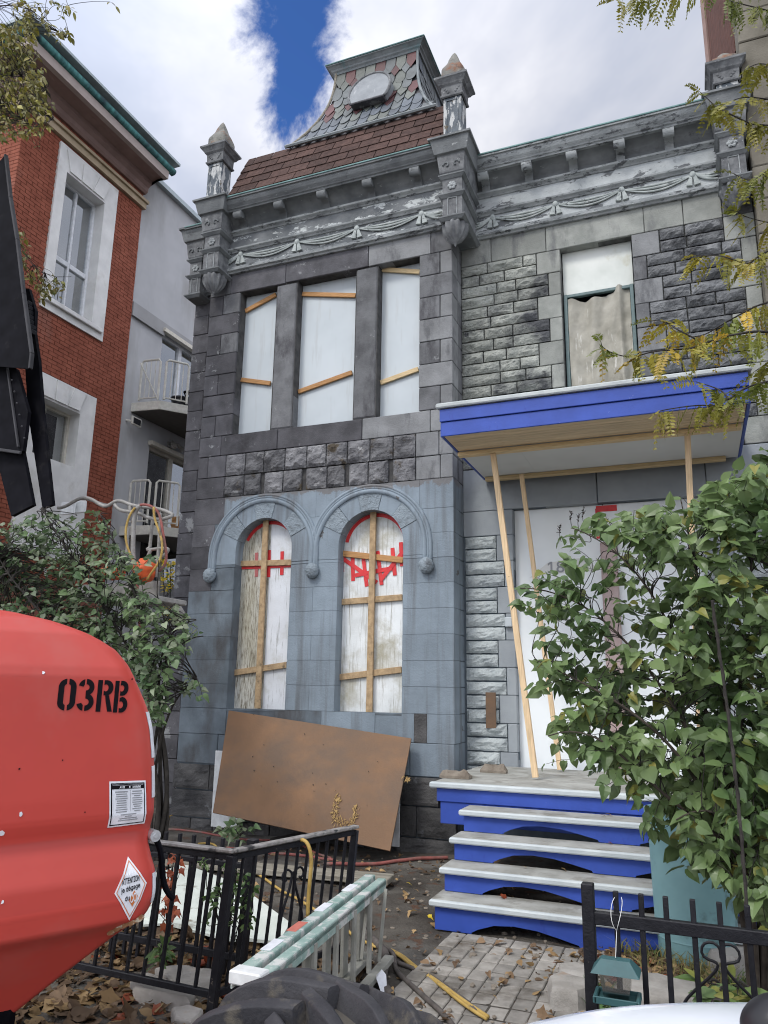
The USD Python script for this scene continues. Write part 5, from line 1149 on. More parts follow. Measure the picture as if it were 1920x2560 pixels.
for k in range(10):
    v0 = .755-.048*k; s = rr(.0, .06)
    mb.append(wbox(.14+s, v0, .14+s+.36-2*s, v0+(.020 if k else .028))); s = rr(.0, .07); mb.append(wbox(.60+s, v0, .60+s+.30-2*s, v0+(.020 if k else .028)))
for k, (a, b) in enumerate(((.30, .72), (.42, .60), (.28, .75), (.25, .78))): mb.append(wbox(a, .26-.045*k, b, .26-.045*k+.018))
mb.append(wbox(.555, .33, .56, .80))
hood_poly('small_print', unary_union(mb), 'sticker_grey', .0034, wl_)
dq = [CW(433, 2110), CW(665, 1615), CW(418, 1270), CW(240, 1760)]; dc_ = np.array(dq).mean(0)
dl = hood_poly('diamond_label', sg.Polygon(dq), 'sticker_white', .002, hood)
ins = lambda k: sg.Polygon([tuple(dc_+(np.array(q)-dc_)*k) for q in dq])
hood_poly('label_border', ins(.90).difference(ins(.855)), 'sticker_orange', .0034, dl)
hood_text('label_text', 'ATTENTION', [CW(340, 1650), CW(568, 1585), CW(336, 1570)], 'stencil_black', .0036, dl)
hood_text('label_text', 'je dégage', [CW(328, 1775), CW(578, 1690), CW(326, 1690)], 'stencil_black', .0036, dl)
hood_text('label_text', 'du', [CW(378, 1862), CW(440, 1845), CW(376, 1795)], 'stencil_black', .0036, dl)
co = np.array([CW(470, 1930), CW(545, 1785), CW(500, 1715), CW(430, 1850)])
hood_poly('orange_mark', sg.Polygon(co), 'sticker_orange', .0034, dl)
hood_text('label_text', 'CO', [CW(440, 1885), CW(527, 1855), CW(442, 1765)], 'sticker_white', .0050, dl)
rg2 = np.random.default_rng(3)
for px, py, s_ in ((52, 2036, .010), (4, 2082, .012), (6, 2255, .007), (108, 1682, .007), (48, 1922, .004), (330, 1698, .004), (255, 1600, .004), (156, 1900, .003), (212, 2030, .003)):
    t0, z0 = tz(px, py); a = np.linspace(0, 2*np.pi, 9)[:-1]; r = s_*rg2.uniform(.5, 1.1, 8)
    hood_poly('paint_chip', sg.Polygon(np.c_[t0+r*np.cos(a), z0+r*np.sin(a)*1.1]), 'sticker_white' if s_ > .005 else 'stencil_black', .0012, hood)
# plates seen edge-on round the end, latch, chipped edge
def end_plate(px0, py0, py1, w, name='side_plate'):
    p0, p1 = tz(px0, py0), tz(px0, py1); 
    V = []; r = .085
    for z in np.linspace(p1[1], p0[1], 8):
        tr = np.interp(z, sz, st); d = d_of(z)
        for lift in (.0025, .0005):
            for a in np.linspace(.62, .62+w, 7): V.append(PF+U_*(tr-r+(r+lift)*math.sin(a))+N_*(d-r+(r+lift)*math.cos(a))+np.array([0, 0, z]))
    V = np.array(V).reshape(8, 2, 7, 3); F = grid_faces(8, 7)
    part(name, (np.vstack([V[:, 0].reshape(-1, 3), V[:, 1].reshape(-1, 3)]), np.vstack([F[:, ::-1], F+56])), 'sticker_white', hood)
end_plate(388, 1780, 1895, .95); end_plate(384, 1916, 1995, .95); end_plate(384, 2185, 2258, .95)
ed = [PF+U_*t+N_*(d_of(z)+.004)+np.array([0, 0, z]) for t, z in (tz(268, 2334), tz(290, 2322), tz(310, 2312), tz(335, 2303), tz(357, 2290))]
part('chipped_edge', tube(spline(ed, 20), [.008+.006*abs(math.sin(i*2.3)) for i in range(20)], 5), 'rust_edge', hood)
lp = PF+U_*(tz(372, 2092)[0]+.03)+N_*(-.06)+np.array([0, 0, tz(372, 2092)[1]])
lat = part('latch', MB().m(tube([lp-N_*.02, lp+N_*.035], .024, 12)).m(tube([lp+N_*.03, lp+N_*.04], .010, 8)).get(), 'steel_bright', mach, smooth=40)
part('latch_arm', tube(spline([lp, lp+U_*.05-np.array([0, 0, .10]), lp+U_*.07-np.array([0, 0, .2]), lp+U_*.12-np.array([0, 0, .27])], 12), .013, 7), 'steel_black', mach)
# wheel with chevron lugs, axle across
WA = np.array([0.955, -0.297, 0.0]); WF = np.array([0.297, 0.955, 0.0]); WC = np.array([-0.995, 2.05, 0.418]); WR = 0.450; WW = 0.30
n, m = 72, 13; V = []
for i in range(n):
    a = 2*np.pi*i/n; rad = WF*math.cos(a)+np.array([0, 0, math.sin(a)])
    for q in np.linspace(-1, 1, m):
        rad_ = WR*(1-.16*abs(q)**4.5)-.055; V.append(WC + WA*(q*WW) + rad*rad_)
F = []
for i in range(n):
    for j in range(m-1): a, b = i*m+j, ((i+1) % n)*m+j; F += [(a, b, b+1), (a, b+1, a+1)]
wheel = part('wheel', (np.array(V), np.array(F)), 'tyre_rubber', mach, smooth=True)
part('rim', MB().m(tube([WC-WA*.20, WC+WA*.22], .24, 24)).get(), 'steel_black', wheel, smooth=40)
part('sidewall', MB().m(tube([WC-WA*WW*.98, WC-WA*.1], [WR*.80, WR*.80], 40)).m(tube([WC+WA*.1, WC+WA*WW*.98], [WR*.80, WR*.80], 40)).get(), 'tyre_rubber', wheel, smooth=40)
for k in range(21):
    for s in (-1, 1):
        a0 = 2*np.pi*(k+(.5 if s > 0 else 0))/21; rows2 = []
        qs = np.linspace(-.06, 1.04, 9)
        for q in qs:
            aa = a0 + .30*q; wd = .038+.020*(1-abs(q-.1))
            hgt = .062*(1-.05*q) if q < .97 else .03
            base = WR*(1-.16*min(abs(q), 1)**4.5)-.057
            sec = []
            for da, hh in ((-wd*1.35, 0), (-wd*.9, hgt*.92), (-wd*.6, hgt), (wd*.6, hgt), (wd*.9, hgt*.92), (wd*1.35, 0)):
                rad = WF*math.cos(aa+da)+np.array([0, 0, math.sin(aa+da)]); sec.append(WC+WA*(s*q*WW)+rad*(base+hh+.004*math.sin(7*q+k)))
            rows2.append(sec)
        V = np.array(rows2).reshape(-1, 3); F = grid_faces(9, 6)
        F = np.vstack([F, [(0, 1, 5), (1, 4, 5), (1, 2, 4), (2, 3, 4)], [(48, 53, 49), (49, 53, 52), (49, 52, 50), (50, 52, 51)]])
        part('tread_lug', (V, F if s > 0 else F[:, ::-1]), 'tyre_lug', wheel, smooth=55)

# black boom sections behind the hood
def slab(poly_px, y, th, name, mat, parent):
    """An upright steel plate box: its outline is measured on the plane y, th is its thickness going back."""
    return part(name, poly_xz(sg.Polygon([(at(*q, y=y)[0], at(*q, y=y)[2]) for q in poly_px]), y, y+th), mat, parent)
bm = thing('crane_boom', 'black steel folded boom rising above the bushes at the left edge', 'boom')
YBm = 6.3
slab([(-150, 560), (-60, 470), (14, 386), (18, 470), (33, 560), (54, 690), (79, 884), (74, 922), (33, 919), (-150, 905)], YBm-.25, .02, 'boom_plate', 'steel_black', bm)
eg = [at(a, b, y=YBm-.235) for a, b in ((15, 388), (27, 495), (44, 600), (60, 735), (80, 884), (76, 922))]
mb = MB()
for p, q in zip(eg[:-1], eg[1:]): mb.m(beam(p, q, .030, .05, .004, up=(0, 1, 0)))
part('plate_edge', mb.get(), 'steel_edge', bm)
slab([(56, 721), (72, 721), (88, 776), (86, 830), (97, 905), (107, 1033), (131, 1262), (106, 1270), (70, 1033), (62, 905)], YBm+.05, .045, 'boom_arm', 'steel_black', bm)
slab([(-150, 900), (40, 921), (70, 1029), (63, 1083), (57, 1126), (50, 1131), (20, 1130), (-150, 1090)], YBm-.12, .05, 'boom_box', 'steel_black', bm)
slab([(-60, 1128), (56, 1126), (82, 1262), (28, 1290), (0, 1180)], YBm-.05, .05, 'boom_base', 'steel_black', bm)
part('boom_rib', MB().m(beam(at(18, 915, y=YBm-.14), at(46, 1118, y=YBm-.14), .02, .03, .004, up=(0, 1, 0))).m(beam(at(-60, 1116, y=YBm-.14), at(52, 1132, y=YBm-.14), .03, .035, .006)).get(), 'steel_edge', bm)
mb = MB()
for k in range(6):
    q = at(30+k*6.2, 950+k*29, y=YBm-.145); e = trimesh.creation.icosphere(1, .012); mb.add(np.array(e.vertices)+q, e.faces)
part('bolts', mb.get(), 'steel_edge', bm, kind='stuff')
p0, p1 = at(72, 760, y=YBm+.02), at(78, 830, y=YBm+.02)
mb = MB()
for k in range(7):
    c = p0+(p1-p0)*k/6; mb.m(cbox(c[0]-.03, c[0]+.03, c[1]-.03, c[1]+.06, c[2]-.03, c[2]+.03, .008))
part('cable_chain', mb.get(), 'iron_black', bm)
# work basket with hoses
bk = thing('work_basket', 'bent grey pipe frame of a work basket standing among the bushes', 'work basket')
YK = 6.9
def K(a, b, dy=0.0): return at(a*.3376, 1200+b*.3376, y=YK+dy)
rails = [[K(430, 205), K(545, 160), K(600, 135), K(690, 150), K(800, 190), K(850, 160), K(960, 180), K(1120, 205), K(1260, 245), K(1280, 258), K(1240, 280), K(1000, 240), K(880, 215), K(850, 180)],
         [K(520, 190, .6), K(560, 150, .6), K(640, 140, .6), K(800, 185, .6)], [K(1190, 245), K(1180, 420), K(1160, 720)], [K(1130, 290, .2), K(1120, 400, .2), K(1085, 715, .2)], [K(968, 190), K(965, 240)], [K(1110, 500), K(1210, 505), K(1245, 520), K(1240, 530), K(1120, 515)], [K(950, 360, .3), K(930, 700, .3)], [K(330, 650, .3), K(345, 720, .3)]]
for i, r in enumerate(rails): part('pipe', tube(spline(r, 6*len(r)), .021 if i < 1 else .019, 8), 'pipe_grey', bk, smooth=True)
part('control_panel', cbox(*(lambda p, q: (p[0], q[0], p[1]-.02, p[1]+.02, min(p[2], q[2]), max(p[2], q[2])))(K(450, 260, .4), K(560, 160, .4)), .01), 'panel_white', bk)
part('control_panel', cbox(*(lambda p, q: (p[0], q[0], p[1]-.02, p[1]+.02, min(p[2], q[2]), max(p[2], q[2])))(K(530, 250, .45), K(640, 155, .45)), .01), 'panel_white', bk)
part('basket_floor', MB().m(cbox(*(lambda p, q: (p[0], q[0], p[1]-.35, p[1]+.35, p[2]-.06, p[2]))(K(780, 885), K(1240, 925)), .01)).get(), 'pipe_grey', bk)
part('side_sheet', cbox(*(lambda p, q: (p[0], q[0], p[1], p[1]+.02, min(p[2], q[2]), max(p[2], q[2])))(K(560, 900, .3), K(1180, 750, .3)), .01), 'pipe_grey', bk)
for lab, mat, pts, r in (('grey thick hose slung over the pipe frame of the work basket', 'pipe_grey', [K(1040, 190, -.08), K(1005, 230, -.08), K(990, 330, -.08), K(985, 520, -.08), K(1010, 700, -.08)], .026),
        ('red hose looping down from the work basket', 'hose_red', [K(1040, 185, -.12), K(1090, 185, -.12), K(1150, 215, -.1), K(1200, 350, -.1), K(1225, 500, -.1), K(1228, 600, -.1), K(1175, 675, -.1)], .015),
        ('yellow hose hanging through the work basket', 'hose_yellow', [K(1140, 200, -.15), K(1160, 330, -.15), K(1200, 470, -.15), K(1180, 600, -.15), K(1120, 690, -.15), K(1090, 740, -.15)], .013),
        ('yellow hose trailing down behind the bush to the red bundle', 'hose_yellow', [K(1000, 205, -.12), K(950, 290, -.12), K(940, 480, -.12), K(1000, 640, -.12), K(1015, 760, -.12), K(1020, 960, -.12)], .013),
        ('red hose trailing down through the left bush', 'hose_red', [K(1010, 700, -.14), K(1018, 820, -.14), K(1025, 960, -.14), K(1065, 1300, -.2), K(1090, 1480, -.25), K(1100, 1720, -.25)], .015)):
    tag(part('hose', tube(spline(pts, 40), r, 8), mat, smooth=True), lab, 'hose')
for lab, pts in (('crumpled orange sack in the middle of the work basket', [(755, 690), (800, 650), (900, 655), (900, 690), (830, 735), (770, 730)]), ('upright orange sack beside the hoses in the work basket', [(1020, 610), (1085, 590), (1135, 650), (1130, 720), (1060, 750), (1030, 690)])):
    pp = np.array([K(*q, dy=-.05) for q in pts]); c = pp.mean(0); s = trimesh.creation.icosphere(3, 1.0); v = np.array(s.vertices)*np.array([np.ptp(pp[:, 0])/2, .16, np.ptp(pp[:, 2])/2*1.1])
    v *= (0.75+.5*meshkit.fbm(np.array(s.vertices)*2.2, 4, 11))[:, None]
    tag(part('orange_sack', (v+c, s.faces), 'orange_tarp', smooth=40), lab, 'sack')
pp0, pp1 = at(1280*.3376, 1200+900*.3376, y=7.4), at(1370*.3376, 1200+1040*.3376, y=7.4)
tag(part('leaning_pipe', tube([pp0, pp1], .05, 10), 'pipe_grey'), 'pale plastic pipe slanting down in front of the corner of the stone house', 'pipe')
pp0, pp1 = at(1228*.3376, 1200+1430*.3376, y=7.6), at(1218*.3376, 1200+1640*.3376, y=7.6)
tag(part('thin_post', beam(pp1, pp0, .03, .03), 'rail_cream'), 'thin white post standing behind the left bush', 'post')

# ---------------------------------------------------------------- white car, near right corner
car = thing('parked_car', 'white car whose bonnet edge shows at the bottom right', 'car')
edge = [at(px, py, z=zc) for px, py, zc in ((1180, 2600, .93), (1330, 2556, .95), (1440, 2532, .965), (1560, 2515, .98), (1700, 2508, .99), (1850, 2508, .995), (1990, 2512, 1.0), (2300, 2530, 1.0), (2800, 2560, 1.0))]
edge = np.array(edge); edge = np.vstack([edge[0]+(-.10, -.25, -.06), edge, edge[-1]+(1.6, -.05, .0)])
ctr = np.array([0.9, 1.15, 1.03]); rows3 = []
ec = spline(edge, 46)
for w, dzv in ((0.55, .075), (.72, .06), (.84, .045), (.92, .030), (.97, .014), (1.0, .0), (1.012, -.02), (1.015, -.05), (1.03, -.2), (1.05, -.45), (1.0, -.72)):
    q = ctr + (ec-ctr)*w; q[:, 2] = ec[:, 2]*1.0 + dzv; rows3.append(q)
V = np.array(rows3).reshape(-1, 3)
body = part('body', (V, grid_faces(len(rows3), 46)), 'car_white', car, smooth=60)
mc = at(1918, 2556, y=1.70)
e = trimesh.creation.icosphere(3, 1.0); v = np.array(e.vertices)*np.array([.065, .05, .052]); v[:, 0] += .25*v[:, 2]
part('wing_mirror', (v+mc+np.array([.02, 0, 0]), e.faces), 'black_plastic', car, smooth=True); part('mirror_stalk', tube([mc+(.05, 0, -.04), mc+(.12, -.12, -.13)], .025, 8), 'black_plastic', car)
for wx in (0.55, 3.0):
    w = part('wheel', tube([(wx, 1.78, .16), (wx, 1.95, .16)], .31, 28), 'black_plastic', car, smooth=40); part('rim', tube([(wx, 1.94, .16), (wx, 1.957, .16)], .2, 20), 'steel_bright', w, smooth=40)
part('underbody', box(.1, 3.6, .7, 1.93, .12, .5), 'black_plastic', car)

# ---------------------------------------------------------------- iron railings
def bars(parent, p, q, z0, z1, n, r, lean=(0, 0), mat='iron_black', twist=True, skip=()):
    p, q = np.array(p, float), np.array(q, float)
    for i in range(1, n):
        if i in skip: continue
        c = p+(q-p)*i/n; a = np.array([c[0], c[1], z0]); b = np.array([c[0]+lean[0], c[1]+lean[1], z1])
        part('baluster', beam(a, b, r, r, .002, up=(0, 1, 0)), mat, parent)
rl = thing('iron_railing', 'low black iron railing with a worn flat handrail turning a corner', 'railing')
ZT = .775; ln = np.array([.075, 0])
A, Bc, D = np.array([-3.75, 3.86]), np.array([-2.46, 3.80]), np.array([-2.17, 4.78])
part('post', beam((*Bc, -.05), (*(Bc+ln), ZT-.01), .045, .045, .003, up=(0, 1, 0)), 'iron_black', rl); part('post', beam((*D, -.05), (*(D+ln), ZT-.01), .04, .04, .003, up=(0, 1, 0)), 'iron_black', rl)
for p, q in ((A, Bc), (Bc, D)):
    d = (q-p)/np.linalg.norm(q-p)
    part('handrail', beam((*(p+ln-d*.0), ZT+.012), (*(q+ln+d*.015), ZT+.012), .05, .018, .005), 'rail_worn', rl)
    part('rail', beam((*(p+ln), ZT-.02), (*(q+ln), ZT-.02), .022, .03, .002), 'iron_black', rl)
    part('bottom_rail', beam((*(p+ln*.12), .085), (*(q+ln*.12), .085), .028, .035, .003), 'iron_black', rl)
bars(rl, A+ln*.12, Bc+ln*.12, .09, ZT-.02, 11, .018, ln*.88); bars(rl, Bc+ln*.12, D+ln*.12, .09, ZT-.02, 12, .016, ln*.88, skip=(6,))
sc = Bc+(D-Bc)*.5+ln*.6; dd = (D-Bc)/np.linalg.norm(D-Bc)
for s in (-1, 1):
    t = np.linspace(0, 5.2, 26); r = .052*(1-t/6.6)
    part('scroll', tube([np.array([*(sc+dd*s*(.058+r_*math.cos(np.pi+tt))), .575+r_*math.sin(tt)]) for tt, r_ in zip(t, r)] , .007, 6), 'iron_black', rl, smooth=True)
    part('scroll', tube(spline([np.array([*(sc+dd*s*.006), .60]), np.array([*(sc+dd*s*.03), .50]), np.array([*(sc+dd*s*.085), .36]), np.array([*(sc+dd*s*.075), .20]), np.array([*(sc+dd*s*.02), .10])], 20), .008, 6), 'iron_black', rl, smooth=True)
    part('scroll', tube([np.array([*(sc+dd*s*(.045+.03*math.cos(tt))), .13+.03*math.sin(tt)]) for tt in np.linspace(0, 5, 18)], .006, 6), 'iron_black', rl, smooth=True)
part('baluster', beam((*(sc+ln*-.4), .09), (*(sc+ln*.4), ZT-.02), .016, .016, .002, up=(0, 1, 0)), 'iron_black', rl)
fb_ = thing('iron_fence', 'black picket fence with square post close behind the worn railing', 'fence')
P0, P1 = np.array([-3.9, 4.34]), np.array([-2.60, 4.29]); l2 = np.array([.05, 0])
part('post', beam((*P1, -.1), (*(P1+l2), .755), .055, .055, .003, up=(0, 1, 0)), 'iron_black', fb_)
for z, h in ((.10, .04), (.60, .03)): part('rail', beam((*(P0+l2*z), z), (*(P1+l2*z), z), .028, h, .003), 'iron_black', fb_)
bars(fb_, P0, P1, .0, .742, 12, .021, l2)
fr = thing('iron_fence', 'black picket fence at the right with the bird feeder tied to it', 'fence')
F0, F1 = np.array([-.412, 3.02]), np.array([.75, 3.02])
part('post', beam((*F0, -.1), (*F0, .985), .042, .042, .003, up=(0, 1, 0)), 'iron_black', fr)
part('rail', beam((*F0, .875), (*F1, .872), .03, .042, .003), 'iron_black', fr); part('rail', beam((*F0, .14), (*F1, .14), .03, .04, .003), 'iron_black', fr)
for px in (603, 777, 945, 1130, 1312, 1503, 1700, 1890):
    c = at(1320+px*.36166, 1860+1000*.36166, y=3.02); part('baluster', beam((c[0], 3.02, .02), (c[0], 3.02, .968), .018, .018, .002, up=(0, 1, 0)), 'iron_black', fr)
# curled wire hoop behind the fence
wc = at(1320+1330*.36166, 1860+1440*.36166, y=3.35)
for s in (-1, 1):
    part('wire_curl', tube(spline([wc+(s*.0, 0, -.02), wc+(s*.035, 0, .03), wc+(s*.06, 0, .015), wc+(s*.06, 0, -.02), wc+(s*.02, 0, -.035), wc+(s*.07, .02, -.12), wc+(s*.12, .03, -.24)], 26), .0055, 6), 'iron_black', fr, smooth=True)
fd = thing('bird_feeder', 'small green roofed bird feeder with clear hopper hanging on string', 'bird feeder')
CF = lambda a, b: at(1320+a*.36166, 1860+b*.36166, y=2.94)
r0, r1, rt = CF(445, 1550), CF(778, 1590), CF(610, 1490); fc = (r0+r1)/2; w = (r1[0]-r0[0])/2; zr0 = (r0[2]+r1[2])/2; zt = rt[2]-.01
V = np.array([(-w, -.055, 0), (w, -.055, 0), (w, .055, 0), (-w, .055, 0), (-w*.60, -.02, .038), (w*.60, -.02, .038), (w*.60, .02, .038), (-w*.60, .02, .038)])
V[:, 2] = V[:, 2]; Vw = V+np.array([fc[0], 2.94, zr0])
Ff = [(0, 1, 5), (0, 5, 4), (1, 2, 6), (1, 6, 5), (2, 3, 7), (2, 7, 6), (3, 0, 4), (3, 4, 7), (4, 5, 6), (4, 6, 7), (0, 3, 2), (0, 2, 1)]
part('roof', (Vw, np.array(Ff)), 'feeder_green', fd)
tb = CF(615, 1760); wt = (CF(768, 1765)[0]-CF(470, 1745)[0])/2; zb = tb[2]
hb, ht = wt*.58, wt*.74
hv = np.array([(-ht, -.045, zr0), (ht, -.045, zr0), (ht, .045, zr0), (-ht, .045, zr0), (-hb, -.03, zb+.01), (hb, -.03, zb+.01), (hb, .03, zb+.01), (-hb, .03, zb+.01)]); hv += np.array([fc[0], 2.94, 0])
part('hopper', (hv, np.array([(0, 4, 5), (0, 5, 1), (1, 5, 6), (1, 6, 2), (2, 6, 7), (2, 7, 3), (3, 7, 4), (3, 4, 0)])), 'clear_plastic', fd)
part('tray', MB().m(cbox(fc[0]-wt, fc[0]+wt, 2.94-.045, 2.94+.045, zb-.008, zb+.002, .004)).m(cbox(fc[0]-wt, fc[0]+wt, 2.94-.05, 2.94-.043, zb-.008, zb+.014, .003)).m(cbox(fc[0]-wt, fc[0]+wt, 2.94+.043, 2.94+.05, zb-.008, zb+.014, .003)).m(cbox(fc[0]-wt-.005, fc[0]-wt+.008, 2.94-.05, 2.94+.05, zb-.008, zb+.014, .003)).m(cbox(fc[0]+wt-.008, fc[0]+wt+.005, 2.94-.05, 2.94+.05, zb-.008, zb+.014, .003)).get(), 'feeder_green', fd)
part('tray_foot', cbox(fc[0]-.02, fc[0]+.03, 2.91, 2.97, zb-.03, zb-.008, .003), 'feeder_green', fd)
kn = CF(608, 1305); kn[1] = 2.965
part('string', MB().m(tube([np.array([fc[0], 2.94, zr0+.04]), kn], .0013, 5)).m(tube(spline([kn, CF(575, 1200), CF(573, 1120)+(0, .04, 0), CF(590, 1092)+(0, .08, 0)], 14), .0011, 5)).m(tube(spline([kn, CF(635, 1200), CF(643, 1130)+(0, .04, 0), CF(630, 1098)+(0, .08, 0)], 14), .0011, 5)).get(), 'string_white', fd)
cb = [at(1780, 1500, y=3.6), at(1800, 1640, y=3.6), at(1822, 1800, y=3.55), at(1845, 2000, y=3.5), at(1862, 2200, y=3.45), at(1880, 2400, y=3.4), at(1896, 2520, y=3.35)]
cbs = spline(cb, 120); tw = np.linspace(0, 60, 120)
tag(part('guy_wire', MB().m(tube(cbs, .006, 7)).m(tube(cbs+np.stack([.007*np.cos(tw), .007*np.sin(tw), 0*tw], 1), .0025, 5)).get(), 'bark_dark', smooth=True), 'dark twisted cable slanting down in front of the right bush', 'cable')

# ---------------------------------------------------------------- ladder on its side
ld = thing('step_ladder', 'paint spattered green ladder lying on edge beside the tyre', 'ladder')
LA, LB = np.array([-1.795, 3.03]), np.array([-1.965, 4.84]); ld_d = (LB-LA)/np.linalg.norm(LB-LA); ld_n = np.array([ld_d[1], -ld_d[0]])
for off, z, w, mat, nm in ((-.042, .485, .066, 'ladder_green', 'rail'), (.036, .468, .055, 'ladder_green', 'rail'), (-.055, .04, .085, 'ladder_grey', 'rail'), (.09, .035, .06, 'ladder_grey', 'rail')):
    p, q = LA+ld_n*off, LB+ld_n*off
    r_ = part(nm, beam((*p, z), (*q, z), w, .035, .004), mat, ld)
    if z > .4: part('rail_lip', MB().m(beam((*(p+ld_n*(w/2-.004)), z-.02), (*(q+ld_n*(w/2-.004)), z-.02), .008, .055, .002)).m(beam((*(p-ld_n*(w/2-.004)), z-.02), (*(q-ld_n*(w/2-.004)), z-.02), .008, .055, .002)).get(), mat, r_)
for t in (.10, .27, .44, .60, .76, .92):
    c = LA+(LB-LA)*t
    part('tread', beam((*(c-ld_n*.055), .06), (*(c-ld_n*.055), .47), .085, .022, .003, up=(*ld_n, 0)), 'ladder_grey', ld)
    c2 = c+ld_d*.11+ld_n*.06
    if t < .9: part('rung', beam((*c2, .05), (*c2, .455), .035, .022, .003, up=(*ld_n, 0)), 'ladder_grey', ld)
part('end_cap', cbox(LA[0]-.085, LA[0]+.065, LA[1]-.012, LA[1]+.07, .455, .508, .006), 'panel_white', ld)
for t, mat in ((.20, 'sticker_white'), (.36, 'sticker_salmon'), (.56, 'sticker_white'), (.80, 'sticker_white')):
    c = LA+(LB-LA)*t-ld_n*.055
    part('sticker', beam((*(c-ld_d*.08), .5035), (*(c+ld_d*.08), .5035), .05, .0016, 0), mat, ld)
for off in (-.02, .09): part('stay', beam((*(LB-ld_d*.1+ld_n*off), .45), (*(LB-ld_d*.22+ld_n*off), .08), .02, .008, .001), 'ladder_grey', ld)

# ---------------------------------------------------------------- plywood sheet leaning on the wall
c_ = [at(572, 1776, y=8.16), at(1028, 1846, y=8.16), at(975, 2127, y=7.55), at(532, 2031, y=7.55)]
tl, tr, br, bl = map(np.array, c_)
nrm = np.cross(tr-tl, bl-tl); nrm /= np.linalg.norm(nrm); nrm = -nrm if nrm[1] > 0 else nrm
br = br - nrm*np.dot(br-tl, nrm)
nu, nv = 9, 7; G = []
for i in range(nu):
    for j in range(nv):
        u, v = i/(nu-1), j/(nv-1); G.append(tl*(1-u)*(1-v)+tr*u*(1-v)+br*u*v+bl*(1-u)*v + nrm*.02*math.sin(math.pi*u)*math.sin(math.pi*v))
G = np.array(G); gb = G-nrm*.018; F = grid_faces(nu, nv); k = nu*nv
idx = np.arange(k).reshape(nu, nv); ring = np.r_[idx[:, 0], idx[-1, 1:], idx[-2::-1, -1], idx[0, -2:0:-1]]; F2 = [(ring[i], ring[(i+1) % len(ring)], ring[(i+1) % len(ring)]+k) for i in range(len(ring))]+[(ring[i], ring[(i+1) % len(ring)]+k, ring[i]+k) for i in range(len(ring))]
ply = thing('plywood_sheet', 'large weathered brown plywood sheet leaning against the house below the arched windows', 'plywood sheet')
Fq = np.vstack([F[:, ::-1], F+k, F2])
if np.dot(np.cross(G[Fq[0][1]]-G[Fq[0][0]], G[Fq[0][2]]-G[Fq[0][0]]), nrm) < 0: Fq = Fq[:, ::-1]
sheet = part('sheet', (np.vstack([G, gb]), Fq), 'plywood', ply, smooth=40)
def unit_(v): return v/np.linalg.norm(v)
def onply(a, b): return atp(480+a*.37372, 1700+b*.37372, tl+nrm*.024, nrm)
mb = MB()
for (a, b), sd in (((965, 790), 14), ((960, 830), 13), ((952, 880), 13), ((955, 925), 14), ((990, 945), 14), ((1030, 955), 15), ((1070, 955), 14), ((1085, 900), 10), ((1095, 850), 9), ((980, 800), 9), ((1440, 660), 10)):
    for k in range(18):
        c = onply(a+RNG.normal(0, sd), b+RNG.normal(0, sd*1.2)); d1 = unit_(RNG.normal(0, 1, 3)*np.array([.4, .2, 1.0])); d1 -= nrm*np.dot(d1, nrm); d2 = np.cross(nrm, d1)
        l, w_ = rr(.010, .030), rr(.002, .005); P = np.array([c-d1*l, c-d1*l*.2+d2*w_, c+d1*l, c+d1*l*.1-d2*w_]); V = np.vstack([P+nrm*rr(.0, .002), P-nrm*.004]); mb.add(V, np.array([(0, 1, 2), (0, 2, 3), (0, 4, 5), (0, 5, 1), (1, 5, 6), (1, 6, 2), (2, 6, 7), (2, 7, 3), (3, 7, 4), (3, 4, 0)]))
part('scuff_marks', mb.get(), 'plywood_scuff', sheet, kind='stuff')
mb = MB()
for q in ((410, 228), (480, 432), (877, 430), (545, 578), (806, 622), (810, 700), (815, 742), (1242, 545), (1180, 610), (752, 360), (415, 605), (462, 708), (405, 512), (570, 680), (895, 695), (1170, 835), (780, 900)):
    c = onply(*q); mb.m(tube([c-nrm*.006, c+nrm*.002], rr(.003, .0065), 7))
part('knot', mb.get(), 'bark', sheet)
tag(part('backing_board', cbox(*(lambda p, q: (p[0], q[0], 8.10, 8.12, .05, .9))(at(532, 1980, y=8.1), at(600, 1980, y=8.1)), .003), 'panel_white'), 'white board edge standing behind the left end of the plywood sheet', 'board')
tag(part('backing_board', cbox(*(lambda p, q: (p[0], q[0], 8.12, 8.14, .02, .75))(at(970, 2100, y=8.12), at(998, 2100, y=8.12)), .003), 'panel_white'), 'white board edge standing behind the right end of the plywood sheet', 'board')

# ---------------------------------------------------------------- tub, sheets, planks, hoses
tb_ = np.array([-.115, 5.83, -.03]); R0, R1, Ht = .245, .275, .92
lean_t = np.array([.02, -.0, 0])
tub = part('rain_tub', lathe([(0.0, 0), (R0*.96, 0), (R0, .02), (R0+.004, .14), (R0+.010, .15), (R0+.006, .17), (R1-.012, Ht-.06), (R1+.006, Ht-.05), (R1+.008, Ht), (R1-.012, Ht), (R1-.02, Ht-.06), (R0-.03, .06), (0, .06)], tb_, 40), 'tub_teal', smooth=35)
tag(tub, 'tall round teal plastic tub standing at the right end of the steps', 'tub')
def ground_poly(pts_px, z, th, name, mat, lab, cat):
    P = [at(*q, z=z) for q in pts_px]; g = sg.Polygon([(p[0], p[1]) for p in P]); e = trimesh.creation.extrude_polygon(g, th, engine='earcut'); v = np.array(e.vertices)+(0, 0, z-th)
    return tag(part(name, (v, e.faces), mat), lab, cat)
C3 = lambda a, b: (380+a*.37372, 1960+b*.37372)
ground_poly([C3(-80, 600), C3(60, 590), C3(205, 530), C3(560, 660), C3(925, 925), C3(850, 1055), C3(640, 1030), C3(-80, 880)], .035, .02, 'white_panel', 'sheet_white', 'large dirty white panel lying flat behind the picket fence', 'panel')
